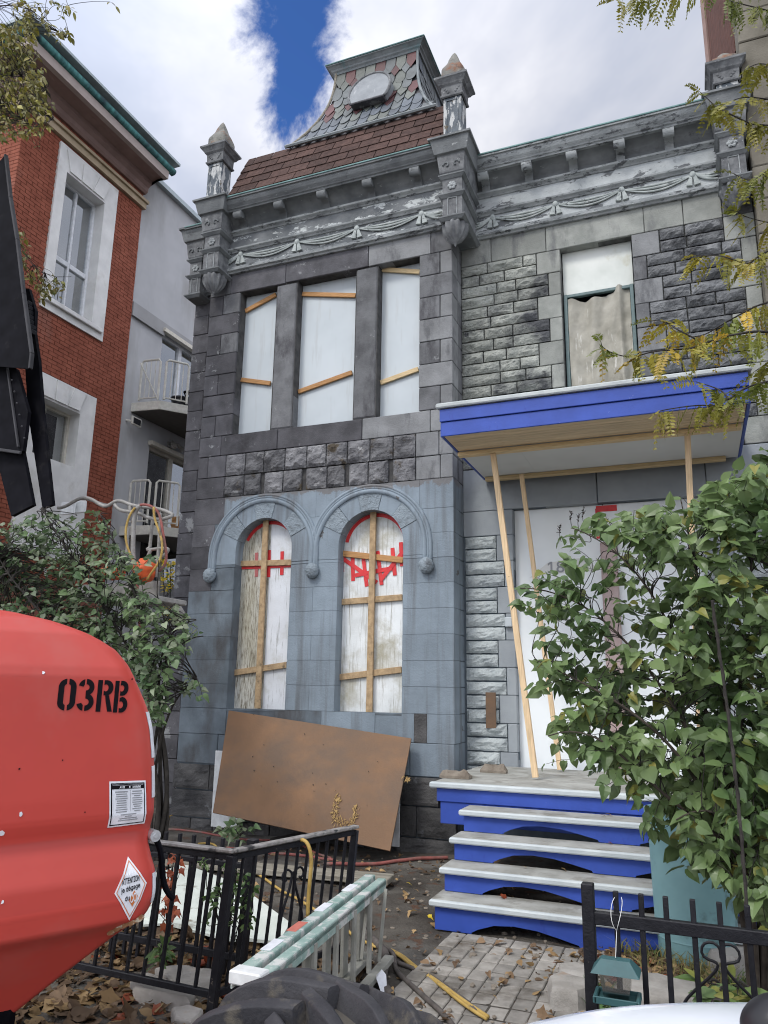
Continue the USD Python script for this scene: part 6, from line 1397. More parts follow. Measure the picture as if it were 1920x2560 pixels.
ground_poly([C3(-80, 890), C3(100, 900), C3(560, 1040), C3(480, 1030), C3(100, 930), C3(-80, 940)], .02, .015, 'white_panel', 'sheet_white', 'narrow strip of white panel sticking out under the larger panel', 'panel')
pa, pb = at(*C3(100, 490), z=.06), at(*C3(1600, 625), z=.05)
tag(part('plank', beam(pa+(0, 0, -.03), pb+(0, 0, -.02), .24, .05, .006), 'old_plank'), 'long grey plank lying behind the railing parallel to the house', 'plank')
pa, pb = at(*C3(860, 385), z=.03), at(*C3(1090, 330), z=.05)
tag(part('dark_board', beam(pa+(0, 0, .0), pb, .35, .02, .004), 'bark_dark'), 'dark square board lying on the mud under the plywood sheet', 'board')
def gz(p, dz=.0): return np.array([p[0], p[1], float(ground_z(np.array(p[0]), np.array(p[1])))+dz])
def hose(pxs, r, mat, lab, n=50, z0=.0):
    pts = spline([gz(at(*q, z=-.02), r+z0) for q in pxs], n); pts[:, 2] = [gz(p, r+z0)[2] for p in pts]
    tag(part('hose', tube(pts, r, 8), mat, smooth=True), lab, 'hose')
C4 = lambda a, b: (900+a*.4581, 1860+b*.4581)
hose([C3(0, 300), C3(220, 312), C3(480, 345), C3(700, 378), C3(940, 395), C3(1100, 460), C3(1200, 485)], .011, 'hose_red', 'dusty red hose lying along the foot of the house wall')
hose([C4(-200, 660), C4(100, 650), C4(300, 638), C4(480, 632)], .017, 'hose_red', 'short red hose end lying left of the blue steps', z0=.005)
hose([C3(500, 430), C3(800, 470), C3(1050, 490), C3(1220, 500)], .014, 'hose_red', 'second red hose half buried in mud behind the railing')
hose([C3(310, 405), C3(360, 398), C3(440, 440), C3(560, 540), C3(720, 625), C3(900, 745), C3(1060, 830), C3(1300, 960), C3(1440, 1050), C3(1560, 1085), C3(1700, 1165), C3(1900, 1330), C3(2100, 1500), C3(2250, 1600)], .0105, 'hose_yellow', 'long yellow hose running under the railing and out across the pavers', 90, .01)
hose([C3(1440, 1065), C3(1570, 1100), C3(1705, 1185), C3(1905, 1350), C3(2095, 1520), C3(2240, 1612)], .0095, 'hose_yellow', 'second yellow hose taped alongside the first on the pavers', 60, .012)
hose([C3(1430, 950), C3(1500, 1060), C3(1590, 1110), C3(1630, 1240), C3(1760, 1400), C3(1960, 1600), C3(2050, 1700)], .014, 'hose_dark', 'dark cable snaking across the pavers left of the yellow hoses', 60, .012)
hose([C3(1640, 1190), C3(1760, 1230), C3(1900, 1320), C3(2080, 1470), C3(2170, 1560)], .013, 'hose_dark', 'dark cable running under the yellow hoses on the pavers', 50, .004)
hose([C3(1430, 1000), C3(1540, 1110), C3(1570, 1200), C3(1545, 1330), C3(1600, 1450)], .024, 'hose_dark', 'thick brown hose bending round the end of the ladder', 50, .012)
hose([(385, 1990), (420, 2010), (440, 2045), (458, 2060)], .03, 'hose_dark', 'thick dark hose end lying by the corner of the house')
hose([(390, 2058), (420, 2050), (445, 2035)], .018, 'hose_yellow', 'short piece of yellow hose by the corner of the house', 24, .01)
yv = [at(*C3(q, w), y=yy) for q, w, yy in ((1000, 375, 4.28), (1040, 400, 4.26), (1062, 470, 4.26), (1060, 600, 4.26), (1048, 740, 4.26), (1042, 880, 4.26))]
tag(part('hose', tube(spline(yv, 30), .011, 8), 'hose_yellow', smooth=True), 'yellow hose tied to the handrail and hanging down in front of the scrolls', 'hose')
tp = gz(at(*C3(1545, 1300), z=.05), .085)
tag(part('paper_tag', (np.array([tp+(-.04, 0, .0), tp+(0, -.02, .04), tp+(.03, -.03, .02), tp+(.05, -.06, -.05), tp+(.09, -.09, -.07), tp+(.05, -.12, -.07), tp+(-.02, -.05, -.0)]), np.array([(0, 1, 6), (1, 2, 6), (2, 3, 6), (3, 4, 5), (3, 5, 6)])), 'sticker_white'), 'scrap of white tape stuck round the thick brown hose', 'tape')
yg = gz(at(*C4(370, 1505), z=.03), .035)
tag(part('hose_fitting', MB().m(beam(yg+(-.10, .05, 0), yg+(.02, 0, 0), .05, .04, .01)).m(beam(yg+(.0, 0, 0), yg+(.08, -.03, 0), .035, .035, .01)).m(beam(yg+(-.06, .06, .01), yg+(-.02, -.03, .01), .02, .03, .006)).get(), 'hose_yellow'), 'yellow coupling lying on the pavers at the bottom of the picture', 'coupling')

# ---------------------------------------------------------------- pavers, flagstones, rubble
path = part('paved_path', box(-2.0, 0.2, 2.0, 5.68, -.09, -.042), 'soil', kind='structure')
np_ = 0; y = 5.66
while y > 2.35 and np_ < 300:
    dy = .165; x = -1.72+.30*max(0, (4.6-y)*.2); xe = -.50 if y > 3.4 else -.35
    while x < xe and np_ < 300:
        dx = .112+rr(-.002, .002); tl_ = rr(-.004, .004)
        v, f = cbox(x+.002, x+dx-.003, y-dy+.008, y-.006, -.09, -.006+rr(-.003, .004), .005); v = v.copy(); v[:, 2] += (v[:, 0]-x)*tl_*3
        part('paver', (v, f), 'paver_grey', path); x += dx; np_ += 1
    y -= dy
part('paver_field', MB().get() if False else box(-1.5, .2, 1.9, 2.3, -.05, -.012), 'paver_grey', path)
def boulder(pts_px, z, h, mat, lab, cat='flagstone', seedv=1):
    P = np.array([at(*q, z=z)[:2] for q in pts_px]); g = sg.Polygon(P).buffer(.0); c = np.array(g.centroid.coords[0])
    ring = np.array(g.exterior.segmentize(.04).coords)[:-1]; n_ = len(ring); V = []
    for w, zz in ((1.0, z-.08), (1.03, z+h*.35), (.98, z+h*.8), (.90, z+h), (.55, z+h*1.04), (.2, z+h*1.03)):
        q = c+(ring-c)*w; q = q+.012*(meshkit.noise(np.c_[q*14, np.full(n_, zz*9)], seedv)-.5)[:, None]; V.append(np.c_[q, zz+.02*(meshkit.noise(np.c_[q*9, np.zeros(n_)], seedv+3)-.5)])
    V = np.vstack(V); F = []
    for i in range(5):
        for j in range(n_): a, b = i*n_+j, i*n_+(j+1) % n_; F += [(a, b, b+n_), (a, b+n_, a+n_)]
    cc = len(V); V = np.vstack([V, [c[0], c[1], z+h*1.03]]); F += [(5*n_+j, 5*n_+(j+1) % n_, cc) for j in range(n_)]
    F = np.array(F)
    if trimesh.Trimesh(V, F, process=False).volume < 0: F = F[:, ::-1]
    tag(part('flagstone', (V, F), mat, smooth=35), lab, cat)
C5 = lambda a, b: (1320+a*.36166, 1860+b*.36166)
boulder([C5(210, 1580), C5(330, 1560), C5(430, 1600), C5(460, 1680), C5(380, 1700), C5(230, 1660)], .0, .05, 'flagstone', 'pale flat flagstone behind the bird feeder, nearest the pavers', seedv=2)
boulder([C5(140, 1730), C5(230, 1680), C5(430, 1740), C5(470, 1800), C5(350, 1840), C5(160, 1830)], .0, .09, 'flagstone', 'thick brown edged flagstone left of the fence post', seedv=4)
boulder([C5(640, 1650), C5(900, 1660), C5(1180, 1720), C5(1200, 1820), C5(900, 1840), C5(640, 1790)], .0, .06, 'flagstone', 'long buff flagstone behind the right fence pickets', seedv=6)
boulder([C5(1200, 1480), C5(1440, 1400), C5(1600, 1430), C5(1640, 1560), C5(1440, 1640), C5(1260, 1580)], .0, .12, 'flagstone', 'rounded grey boulder right of the teal tub', seedv=8)
D2_ = lambda a, b: (a*.33755, 1860+b*.33755)
boulder([D2_(960, 1790), D2_(1080, 1760), D2_(1300, 1830), D2_(1440, 1900), D2_(1400, 1950), D2_(1180, 1900), D2_(1000, 1850)], .0, .045, 'flagstone', 'long grey stone under the bottom rail of the corner railing', seedv=9)
boulder([D2_(1270, 2000), D2_(1400, 1970), D2_(1500, 2010), D2_(1420, 2090), D2_(1300, 2070)], .0, .03, 'flagstone', 'small grey stone in the leaves at the foot of the railing post', seedv=12)
boulder([D2_(1150, 1680), D2_(1400, 1650), D2_(1590, 1700), D2_(1560, 1830), D2_(1300, 1790)], .0, .02, 'flagstone', 'broken pale slab inside the corner of the railing', seedv=14)
# ---------------------------------------------------------------- leaves
def leaf_template(kind):
    if kind == 'heart': mid = [0, .30, .62, 1.0]; side = [(-.07, .17), (.10, .37), (.40, .39), (.72, .20)]; fold, droop = .16, .22
    elif kind == 'ovate': mid = [0, .33, .66, 1.0]; side = [(.04, .10), (.25, .26), (.55, .25), (.80, .12)]; fold, droop = .12, .15
    elif kind == 'lobed': mid = [0, .30, .60, 1.0]; side = [(-.05, .30), (.18, .30), (.38, .52), (.62, .20)]; fold, droop = .10, .35
    else: mid = [0, .4, .8, 1.0]; side = [(.1, .12), (.35, .18), (.65, .16), (.9, .06)]; fold, droop = .05, .1
    V = [(m, 0, -droop*m*m) for m in mid]; n = 4
    for s in (1, -1): V += [(a, s*b, fold*b/.4*.5-droop*a*a) for a, b in side]
    F = []
    for s, o in ((1, 4), (-1, 8)):
        t = [(0, o+1, o), (0, 1, o+1), (1, o+2, o+1), (1, 2, o+2), (2, o+3, o+2), (2, 3, o+3)]
        F += [x if s > 0 else x[::-1] for x in t]
    return np.array(V, float), np.array(F)
TPL = {k: leaf_template(k) for k in ('heart', 'ovate', 'lobed', 'lance')}
def unit(v): return v/np.maximum(np.linalg.norm(v, axis=-1, keepdims=True), 1e-9)
def leaf_arrays(kind, P, D, Nn, S):
    tv, tf = TPL[kind]; D = unit(D); Sd = unit(np.cross(Nn, D)); Nn = np.cross(D, Sd)
    k = len(P); w = RNG.uniform(.85, 1.15, (k, 1, 1)); dr = RNG.uniform(.1, 2.8, (k, 1, 1))
    V = P[:, None]+S[:, None, None]*(tv[None, :, 0:1]*D[:, None]+tv[None, :, 1:2]*w*Sd[:, None]+tv[None, :, 2:3]*dr*Nn[:, None])
    return V, tf
def leaves(parent, kind, P, D, Nn, S, mats, probs, nmax=300, name='leaf', stuffname='foliage'):
    """The largest leaves in view become parts; the rest are one mass of foliage per colour."""
    P, D, Nn, S = map(np.asarray, (P, D, Nn, S)); V, tf = leaf_arrays(kind, P, D, Nn, S)
    which = RNG.choice(len(mats), len(P), p=probs); order = np.argsort(np.linalg.norm(P-EYE, axis=1)/S)
    big = set(order[:nmax].tolist())
    for i in order[:nmax]: part(name, (V[i], tf), mats[which[i]], parent)
    for m in range(len(mats)):
        ids = [i for i in range(len(P)) if which[i] == m and i not in big]
        if ids:
            vv = V[ids].reshape(-1, 3); ff = (tf[None]+np.arange(len(ids))[:, None, None]*len(TPL[kind][0])).reshape(-1, 3)
            part(stuffname, (vv, ff), mats[m], parent, kind='stuff')
def twig_leaves(tips, base_dirs, length, per, size, hang=.6, pair=True):
    """Opposite leaves along short twigs. Returns the twig lines and leaf arrays."""
    P, D, N, S, lines = [], [], [], [], []
    for tip, bd in zip(tips, base_dirs):
        bd = unit(bd); L = length*rr(.6, 1.3); st = tip-bd*L; t = np.linspace(0, 1, 6)
        line = st+bd*L*t[:, None]-np.array([0, 0, .25*L])*(t[:, None]**2); lines.append(line)
        sd = unit(np.cross(bd, [0, 0, 1])+RNG.normal(0, .2, 3))
        for k in range(per):
            tt = .25+.75*k/max(1, per-1); p = st+bd*L*tt-np.array([0, 0, .25*L])*tt**2
            for s in ((1, -1) if pair else (1 if k % 2 else -1,)):
                if rr() < .10: continue
                d = unit(bd*rr(.1, .7)+sd*s*rr(.4, 1.0)+np.array([0, 0, -hang])*rr(.2, 1.3)+RNG.normal(0, .25, 3))
                n = unit(np.array([0, -.5, .8])+RNG.normal(0, .45, 3))
                P.append(p+d*size*.18); D.append(d); N.append(n); S.append(size*rr(.45, 1.3))
    return lines, np.array(P), np.array(D), np.array(N), np.array(S)
def sample_poly(poly, n, mind, holes=None):
    pts = []; b = poly.bounds; tries = 0
    while len(pts) < n and tries < n*60:
        tries += 1; p = (rr(b[0], b[2]), rr(b[1], b[3]))
        if not poly.contains(sg.Point(p)): continue
        if holes is not None and not holes(p): continue
        if pts and np.min(np.hypot(*(np.array(pts)-p).T)) < mind*(0.6+.4*rr()): continue
        pts.append(p)
    return pts
def nearest(pts, p):
    d = np.linalg.norm(pts-p, axis=1); return pts[np.argmin(d)]
def twigs_mesh(lines, stems, r0, r1):
    mb = MB()
    for L in lines:
        q = nearest(stems, L[0]-np.array([0, 0, .12])); g = L[0]-q
        if np.linalg.norm(g) > .03: pre = spline([q, q+g*.5+np.array([0, 0, .05*np.linalg.norm(g)]), L[0], L[2], L[-1]], 12)
        else: pre = L
        mb.m(tube(pre, np.linspace(r0, r1, len(pre)), 5, cap=False))
    return mb.get()

# --- lilac on the right
lil = thing('lilac_bush', 'big lilac bush with heart shaped green leaves in front of the porch', 'bush')
outl_ = [(1392, 1330), (1454, 1296), (1526, 1256), (1590, 1240), (1630, 1200), (1687, 1205), (1745, 1185), (1786, 1150), (1869, 1115), (2020, 1070), (2020, 2360), (1930, 2320), (1890, 2270), (1840, 2240), (1800, 2160), (1735, 2190), (1700, 2150), (1660, 2080), (1610, 2050), (1600, 1985), (1540, 1940), (1480, 1925), (1440, 1885), (1400, 1880), (1365, 1925), (1345, 1890), (1345, 1800), (1370, 1740), (1320, 1670), (1318, 1600), (1290, 1530), (1295, 1470), (1310, 1420), (1380, 1400), (1415, 1365)]
pol = sg.Polygon(outl_)
def lil_holes(p):
    x, y = p
    for hx, hy, rx, ry in ((1520, 1345, 40, 25), (1640, 1400, 55, 35), (1455, 1440, 40, 25), (1560, 1560, 40, 40), (1400, 1540, 35, 25), (1420, 1650, 28, 20), (1640, 1640, 35, 26), (1640, 1850, 50, 42), (1740, 1690, 45, 26), (1500, 1790, 30, 18), (1830, 1770, 34, 42), (1580, 1750, 25, 16), (1620, 1960, 22, 20), (1520, 1490, 22, 18)):
        if ((x-hx)/rx)**2+((y-hy)/ry)**2 < 1: return False
    return True
tips_px = sample_poly(pol, 640, 14.0, lambda p: lil_holes(p) and rr() < float(np.interp(p[0], [1300, 1500, 1650, 1750], [.55, .7, .9, 1.0])))
stem_px = [[(1880, 2360, 4.7), (1872, 2050, 4.7), (1850, 1750, 4.65), (1880, 1400, 4.6), (1905, 1180, 4.6)], [(1875, 2360, 4.7), (1850, 2000, 4.6), (1800, 1700, 4.5), (1740, 1420, 4.5), (1700, 1240, 4.5)], [(1868, 2360, 4.7), (1820, 1950, 4.6), (1700, 1620, 4.5), (1560, 1400, 4.45), (1430, 1320, 4.4)],
    [(1865, 2360, 4.65), (1800, 2000, 4.5), (1640, 1700, 4.35), (1480, 1530, 4.3), (1300, 1470, 4.3)], [(1860, 2360, 4.6), (1790, 2050, 4.4), (1640, 1830, 4.25), (1480, 1720, 4.2), (1340, 1650, 4.2)], [(1862, 2360, 4.6), (1780, 2080, 4.3), (1620, 1950, 4.15), (1500, 1850, 4.1), (1370, 1840, 4.1)], [(1880, 2360, 4.6), (1860, 2150, 4.3), (1780, 2030, 4.15), (1690, 2050, 4.05)], [(1890, 2360, 4.7), (1930, 2000, 4.5), (1960, 1600, 4.4), (1980, 1300, 4.4)]]
sm = MB(); SP = []
for i, s in enumerate(stem_px):
    pts = np.array([at(a, b, y=y) for a, b, y in s]); pts[0][2] = -.06; pts[0][1] = s[0][2]
    c = spline(pts, 40); SP.append(c); part('stem', tube(c, np.linspace(.018, .003, 40), 7), 'bark', lil, smooth=True)
SP = np.vstack(SP)
tips = np.array([at(a, b, y=4.0+1.0*rr()**1.2) for a, b in tips_px]); cen = at(1800, 1850, y=4.6)
dirs = unit(unit(tips-cen)*np.array([1, .6, .7])+RNG.normal(0, .25, (len(tips), 3))+np.array([-.15, -.35, .1]))
lines, P, D, N, S = twig_leaves(tips, dirs, .20, 4, .078)
part('twigs', twigs_mesh(lines, SP, .0030, .0012), 'bark_dark', lil, kind='stuff')
leaves(lil, 'heart', P, D, N, S, ['leaf_lilac', 'leaf_lilac_yellow'], [.94, .06])
mb = MB()                                                            # dry flower heads at the top
for q in ((1402, 1325), (1430, 1292), (1448, 1300), (1460, 1285)):
    p = at(*q, y=4.5); ax = spline([p-(0, 0, .07), p-(.008, 0, .03), p+(0, 0, .03)], 10); mb.m(tube(ax, .0018, 4))
    for c in ax[5:]:
        for k in range(4): mb.m(tube([c, c+RNG.normal(0, .007, 3)+(0, 0, .005)], .002, 3))
part('seed_heads', mb.get(), 'bark_dark', lil, kind='stuff')

# --- shrub on the left
shr = thing('garden_shrub', 'dusty green shrub between the red hood and the stone house', 'bush')
outl_ = [(-120, 1330), (0, 1300), (30, 1290), (70, 1270), (95, 1250), (130, 1262), (160, 1290), (210, 1290), (235, 1262), (265, 1310), (300, 1330), (330, 1375), (370, 1400), (392, 1460), (430, 1500), (495, 1545), (505, 1600), (480, 1600), (455, 1590), (440, 1640), (430, 1720), (412, 1790), (384, 1800), (355, 1720), (320, 1660), (200, 1600), (60, 1560), (-120, 1540)]
pol = sg.Polygon(outl_)
tips_px = sample_poly(pol, 560, 9.5, lambda p: not ((((p[0]-300)/34)**2+((p[1]-1440)/26)**2 < 1) or (((p[0]-300)/60)**2+((p[1]-1510)/22)**2 < 1 and rr() < .6) or (p[0] > 400 and p[1] < 1590 and rr() < .55) or (p[0] < 60 and p[1] < 1290 and rr() < .5)))
tips_px += [(470, 1710), (490, 1725), (505, 1722), (480, 1700)]
SP = []
for s in ([(395, 1960, 6.6), (398, 1750, 6.4), (420, 1600, 6.2), (490, 1550, 6.1)], [(392, 1960, 6.6), (385, 1700, 6.3), (340, 1500, 6.1), (260, 1300, 6.0)], [(388, 1960, 6.6), (360, 1700, 6.2), (250, 1500, 5.9), (110, 1280, 5.8)], [(385, 1960, 6.6), (300, 1750, 6.1), (120, 1550, 5.7), (0, 1400, 5.6)], [(390, 1960, 6.6), (400, 1780, 6.4), (415, 1620, 6.3), (400, 1500, 6.2)], [(396, 1960, 6.6), (410, 1700, 6.3), (470, 1600, 6.2), (508, 1590, 6.2)], [(400, 1960, 6.6), (425, 1780, 6.3), (455, 1730, 6.2), (490, 1705, 6.1)]):
    pts = np.array([at(a, b, y=y) for a, b, y in s]); pts[0][2] = -.08; c = spline(pts, 36); SP.append(c)
    part('stem', tube(c, np.linspace(.026, .005, 36), 7), 'bark_dark', shr, smooth=True)
SP = np.vstack(SP); tips = np.array([at(a, b, y=5.5+1.0*rr()) for a, b in tips_px]); cen = at(250, 1560, y=6.3)
dirs = unit(unit(tips-cen)*np.array([1, .6, .6])+RNG.normal(0, .35, (len(tips), 3))+np.array([.1, -.3, .1]))
lines, P, D, N, S = twig_leaves(tips, dirs, .26, 4, .068, hang=.35)
part('twigs', twigs_mesh(lines, SP, .006, .002), 'bark_dark', shr, kind='stuff')
leaves(shr, 'heart', P, D, N, S, ['leaf_shrub', 'leaf_shrub_pale'], [.68, .32])

# --- locust branches coming in from the right
loc = thing('locust_tree', 'honey locust tree reaching in from the right with yellowing feathery leaves', 'tree')
C2 = lambda a, b: (1640+.33453*a, 560+.33453*b)
C5b = lambda a, b: (1100+a*.49427, 560+b*.49427)
C3b = lambda a, b: (1120+a*.48222, b*.48222)
part('trunk', tube(spline([(2.75, 4.9, -.1), (2.7, 4.9, 2.0), (2.62, 4.85, 4.2), (2.6, 4.9, 6.5), (2.5, 4.8, 8.5)], 30), np.linspace(.17, .06, 30), 12), 'bark', loc, smooth=True)
br_px = [([C2(1100, 90), C2(900, 175), C2(760, 245), C2(660, 290), C2(560, 260), C2(440, 235), C2(300, 235)], 5.0), ([C2(1100, 480), C2(900, 570), C2(760, 610), C2(640, 670), C2(480, 760), C2(350, 830), C2(200, 835)], 5.0),
    ([C2(1100, 820), C2(900, 815), C2(720, 805), C2(600, 825), C2(480, 850), C2(330, 905), C2(200, 935), C2(60, 945), C5b(1040, 655), C5b(960, 672), C5b(880, 655), C5b(815, 600)], 4.8), ([C2(330, 905), C2(240, 830), C2(170, 795), C2(90, 740), C2(-20, 720)], 4.75),
    ([C2(1100, 1120), C2(900, 1165), C2(800, 1185), C2(700, 1215), C2(600, 1270), C2(540, 1310), C2(480, 1340), C2(350, 1355), C2(150, 1375), C2(20, 1400)], 4.7), ([C2(540, 1310), C2(490, 1250), C2(400, 1210), C2(300, 1180)], 4.65),
    ([C3b(1850, 660), C3b(1659, 650), C3b(1600, 645), C3b(1520, 620), C3b(1460, 590), C3b(1400, 560), C3b(1310, 480)], 5.2), ([C3b(1850, -160), C3b(1659, -130), C3b(1500, -90), C3b(1350, -60), C3b(1150, -30), C3b(960, -10), C3b(880, -8)], 5.0), ([C3b(1850, 40), C3b(1700, 60), C3b(1600, 40), C3b(1520, 20), C3b(1440, -20)], 5.1),
    ([C3b(1850, 900), C3b(1700, 860), C3b(1640, 900), C3b(1560, 930), C3b(1480, 900)], 5.2), ([C3b(1850, 380), C3b(1700, 350), C3b(1620, 330), C3b(1560, 350)], 5.3), ([C2(1100, 1000), C2(900, 1010), C2(800, 1060), C2(740, 1100)], 5.0), ([C3b(1850, 1180), C3b(1700, 1160), C3b(1600, 1140), C3b(1500, 1100)], 5.3), ([C3b(1850, 560), C3b(1680, 520), C3b(1580, 505), C3b(1480, 520)], 5.3)]
lv = []
for bi, (pp, y) in enumerate(br_px):
    pts = np.array([at(a, b, y=y+.10*math.sin(i*1.3+bi)) for i, (a, b) in enumerate(pp)])
    if bi not in (3, 5): tr_p = np.array([2.6, 4.87, min(8.2, pts[0][2]+rr(-.5, .1))]); pts = np.vstack([tr_p, pts])
    c = spline(pts, 12*len(pts)); part('branch', tube(c, np.linspace(.017 if bi not in (3, 5) else .006, .0028, len(c)), 6), 'bark_dark', loc, smooth=True)
    L = np.r_[0, np.cumsum(np.linalg.norm(np.diff(c, axis=0), axis=1))]; step = .030
    for s in np.arange(.35*L[-1] if bi not in (3, 5, 8, 10) else .15*L[-1], L[-1], step):
        i = np.searchsorted(L, s); p = c[min(i, len(c)-1)]; t = unit(c[min(i, len(c)-1)]-c[max(i-2, 0)])
        if rr() < .12: continue
        side = np.array([rr(-1, 1), rr(-.7, .7), rr(-1.0, .35)]); lv.append((p, unit(t*.5+side*.9+np.array([0, 0, -.45 if bi not in (7, 8) else -1.1])), bi))
    lv.append((c[-1], unit(c[-1]-c[-4]), bi))
def pinnate(p, d, L, npair, lw):
    """A feathery leaf: a drooping midrib with paired leaflets."""
    t = np.linspace(0, 1, 7); ax = p+d*L*t[:, None]-np.array([0, 0, .35*L])*(t[:, None]**2)
    sd = unit(np.cross(d, [0, 0, 1.])+RNG.normal(0, .5, 3)); mb = MB(); mb.m(tube(ax, .0016, 3, cap=False))
    for k in range(npair):
        tt = .14+.86*k/(npair-1); q = p+d*L*tt-np.array([0, 0, .35*L])*tt**2; tan = unit(d-np.array([0, 0, .7])*tt)
        l = lw*(.75+.5*math.sin(math.pi*min(1, tt*1.1)))*rr(.85, 1.1)
        for s in (1, -1):
            a = unit(tan*.45+sd*s+RNG.normal(0, .10, 3)); n = unit(np.cross(a, tan)+RNG.normal(0, .2, 3)); b = unit(np.cross(n, a))*l*.27
            V = np.array([q, q+a*l*.45+b, q+a*l, q+a*l*.45-b]); mb.add(V, np.array([(0, 1, 2), (0, 2, 3)]))
    return mb.get()
nl = 0; rest = MB()
for p, d, bi in lv:
    gold = rr() < (.22 if bi in (0, 1, 2, 3, 9, 11, 12) else .03); m = pinnate(p, d, rr(.10, .19), int(rr(7, 11)), rr(.028, .040))
    if nl < 300: part('leaf', m, 'leaf_locust_gold' if gold else 'leaf_locust', loc); nl += 1
    else: rest.m(m)
if rest.n: part('foliage', rest.get(), 'leaf_locust', loc, kind='stuff')

# --- tree at the top left
olv = thing('street_tree', 'olive leaved tree hanging over the corner of the brick building', 'tree')
part('trunk', tube(spline([(-6.6, 3.6, -.1), (-6.55, 3.7, 3.0), (-6.5, 3.9, 6.0), (-6.4, 4.2, 9.0)], 24), np.linspace(.16, .06, 24), 12), 'bark', olv, smooth=True)
SP = []
for s, y in (([(-300, 420), (-60, 300), (20, 270), (90, 310), (130, 300)], 5.6), ([(-300, 300), (-60, 180), (30, 190), (90, 200), (125, 245)], 5.7), ([(-300, 200), (-80, 120), (10, 120), (70, 90), (100, 60)], 5.7), ([(-300, 60), (-50, 20), (60, 20), (110, 50), (165, 95)], 5.6), ([(-300, -320), (40, -220), (130, -110), (155, -30), (170, 14)], 5.6), ([(-300, 560), (-80, 560), (30, 590), (80, 660), (130, 690), (178, 692)], 6.9)):
    pts = np.array([at(a, b, y=y) for a, b in s]); pts = np.vstack([(-6.5, 4.0, max(4.5, pts[0][2]-.5)), pts]); c = spline(pts, 40); SP.append(c); part('branch', tube(c, np.linspace(.022, .003, 40), 6), 'bark_dark', olv, smooth=True)
SP = np.vstack(SP)
pa_ = sg.Polygon([(-60, 60), (45, 55), (75, 30), (92, 60), (88, 110), (100, 160), (112, 200), (120, 240), (138, 290), (105, 325), (85, 345), (50, 320), (35, 335), (10, 345), (-60, 340)])
tp_ = sample_poly(pa_, 420, 4.6) + [(105+70*t+rr(-8, 8), 40+60*t+rr(-14, 10)) for t in np.linspace(0, .95, 10)] + [(rr(40, 95), rr(0, 55)) for _ in range(10)] + [(152, 6), (170, 10), (184, 22), (160, 14), (288, 6)] + [(rr(35, 80), rr(0, 40)) for _ in range(4)]
tips = np.array([at(a, b, y=5.2+.9*rr()) for a, b in tp_])
p2 = sg.Polygon([(45, 570), (80, 600), (70, 650), (110, 690), (178, 690), (150, 712), (135, 735), (100, 745), (80, 700), (55, 650)])
tips2 = np.array([at(a, b, y=6.9+.4*rr()) for a, b in sample_poly(p2, 42, 7)])
tips = np.vstack([tips, tips2])
dirs = unit(RNG.normal(0, .5, (len(tips), 3))+np.array([.7, 0, -.35]))
lines, P, D, N, S = twig_leaves(tips, dirs, .16, 3, .074, hang=.8)
part('twigs', twigs_mesh(lines, SP, .004, .0015), 'bark_dark', olv, kind='stuff')
leaves(olv, 'ovate', P, D, N, S, ['leaf_olive', 'leaf_locust'], [.75, .25])

# --- small plants
def plant(name, lab, cat, tips_px, y, length, per, size, kind, mats, probs, base_px, hang=.5, nmax=120, r=.004):
    o = thing(name, lab, cat); b = at(*base_px, z=0.0); tips = np.array([at(a, c, y=y+rr(-.12, .12)) for a, c in tips_px])
    SPt = []
    for t in tips[::max(1, len(tips)//5)]: SPt.append(spline([b-(0, 0, .05), b+(t-b)*.5+(0, 0, .04), t], 10))
    part('stem', MB().m(tube(SPt[0], .006, 6)).get(), 'bark_dark', o)
    for s in SPt[1:]: part('stem', tube(s, .004, 5), 'bark_dark', o)
    lines, P, D, N, S = twig_leaves(tips, unit(tips-b+RNG.normal(0, .12, tips.shape)), length, per, size, hang)
    part('twigs', twigs_mesh(lines, np.vstack(SPt), .003, .0012), 'bark_dark', o, kind='stuff')
    leaves(o, kind, P, D, N, S, mats, probs, nmax); return o
C6 = lambda a, b: (380+a*.21703, 2040+b*.21703)
plant('ash_seedling', 'green ash seedling growing through the corner post of the railing', 'seedling', [C6(*q) for q in ((640, 870), (690, 800), (760, 830), (700, 930), (660, 1060), (760, 760), (980, 600), (1060, 640), (1100, 700), (960, 690), (1000, 880), (1080, 880), (960, 960), (1050, 1000), (900, 1080), (1080, 1080), (600, 480), (560, 470), (820, 560), (1140, 860), (1160, 1120), (1180, 760), (880, 1150), (1110, 1200), (940, 820), (1020, 760))], 4.08, .10, 4, .042, 'ovate', ['leaf_weed', 'leaf_lilac'], [.8, .2], C6(880, 1700))
plant('red_vine', 'red leaved creeper climbing a picket left of the railing corner', 'vine', [C6(*q) for q in ((190, 380), (260, 430), (300, 420), (310, 560), (260, 620), (160, 600), (220, 700), (200, 780), (180, 870), (220, 900), (240, 1000), (260, 1060), (150, 1040), (180, 1150), (170, 1190), (250, 480), (210, 840), (280, 1040))], 4.25, .06, 2, .046, 'lobed', ['leaf_red'], [1.0], C6(170, 1500), .9, 60)
plant('weed', 'narrow leaved weed in the leaves at the foot of the corner railing', 'weed', [C6(*q) for q in ((60, 1520), (100, 1500), (130, 1560), (40, 1600), (90, 1640), (150, 1500))], 3.95, .10, 3, .07, 'lance', ['leaf_weed'], [1.0], C6(100, 1700), .2, 40)
plant('cut_branch', 'heap of cut leafy twigs lying on the mud before the plywood', 'branch', [C3(*q) for q in ((470, 300), (520, 260), (560, 240), (600, 270), (640, 290), (560, 330), (500, 330), (680, 280), (590, 350), (530, 300))], 6.9, .12, 3, .075, 'heart', ['leaf_shrub', 'leaf_shrub_pale'], [.6, .4], C3(580, 350), .3, 60)
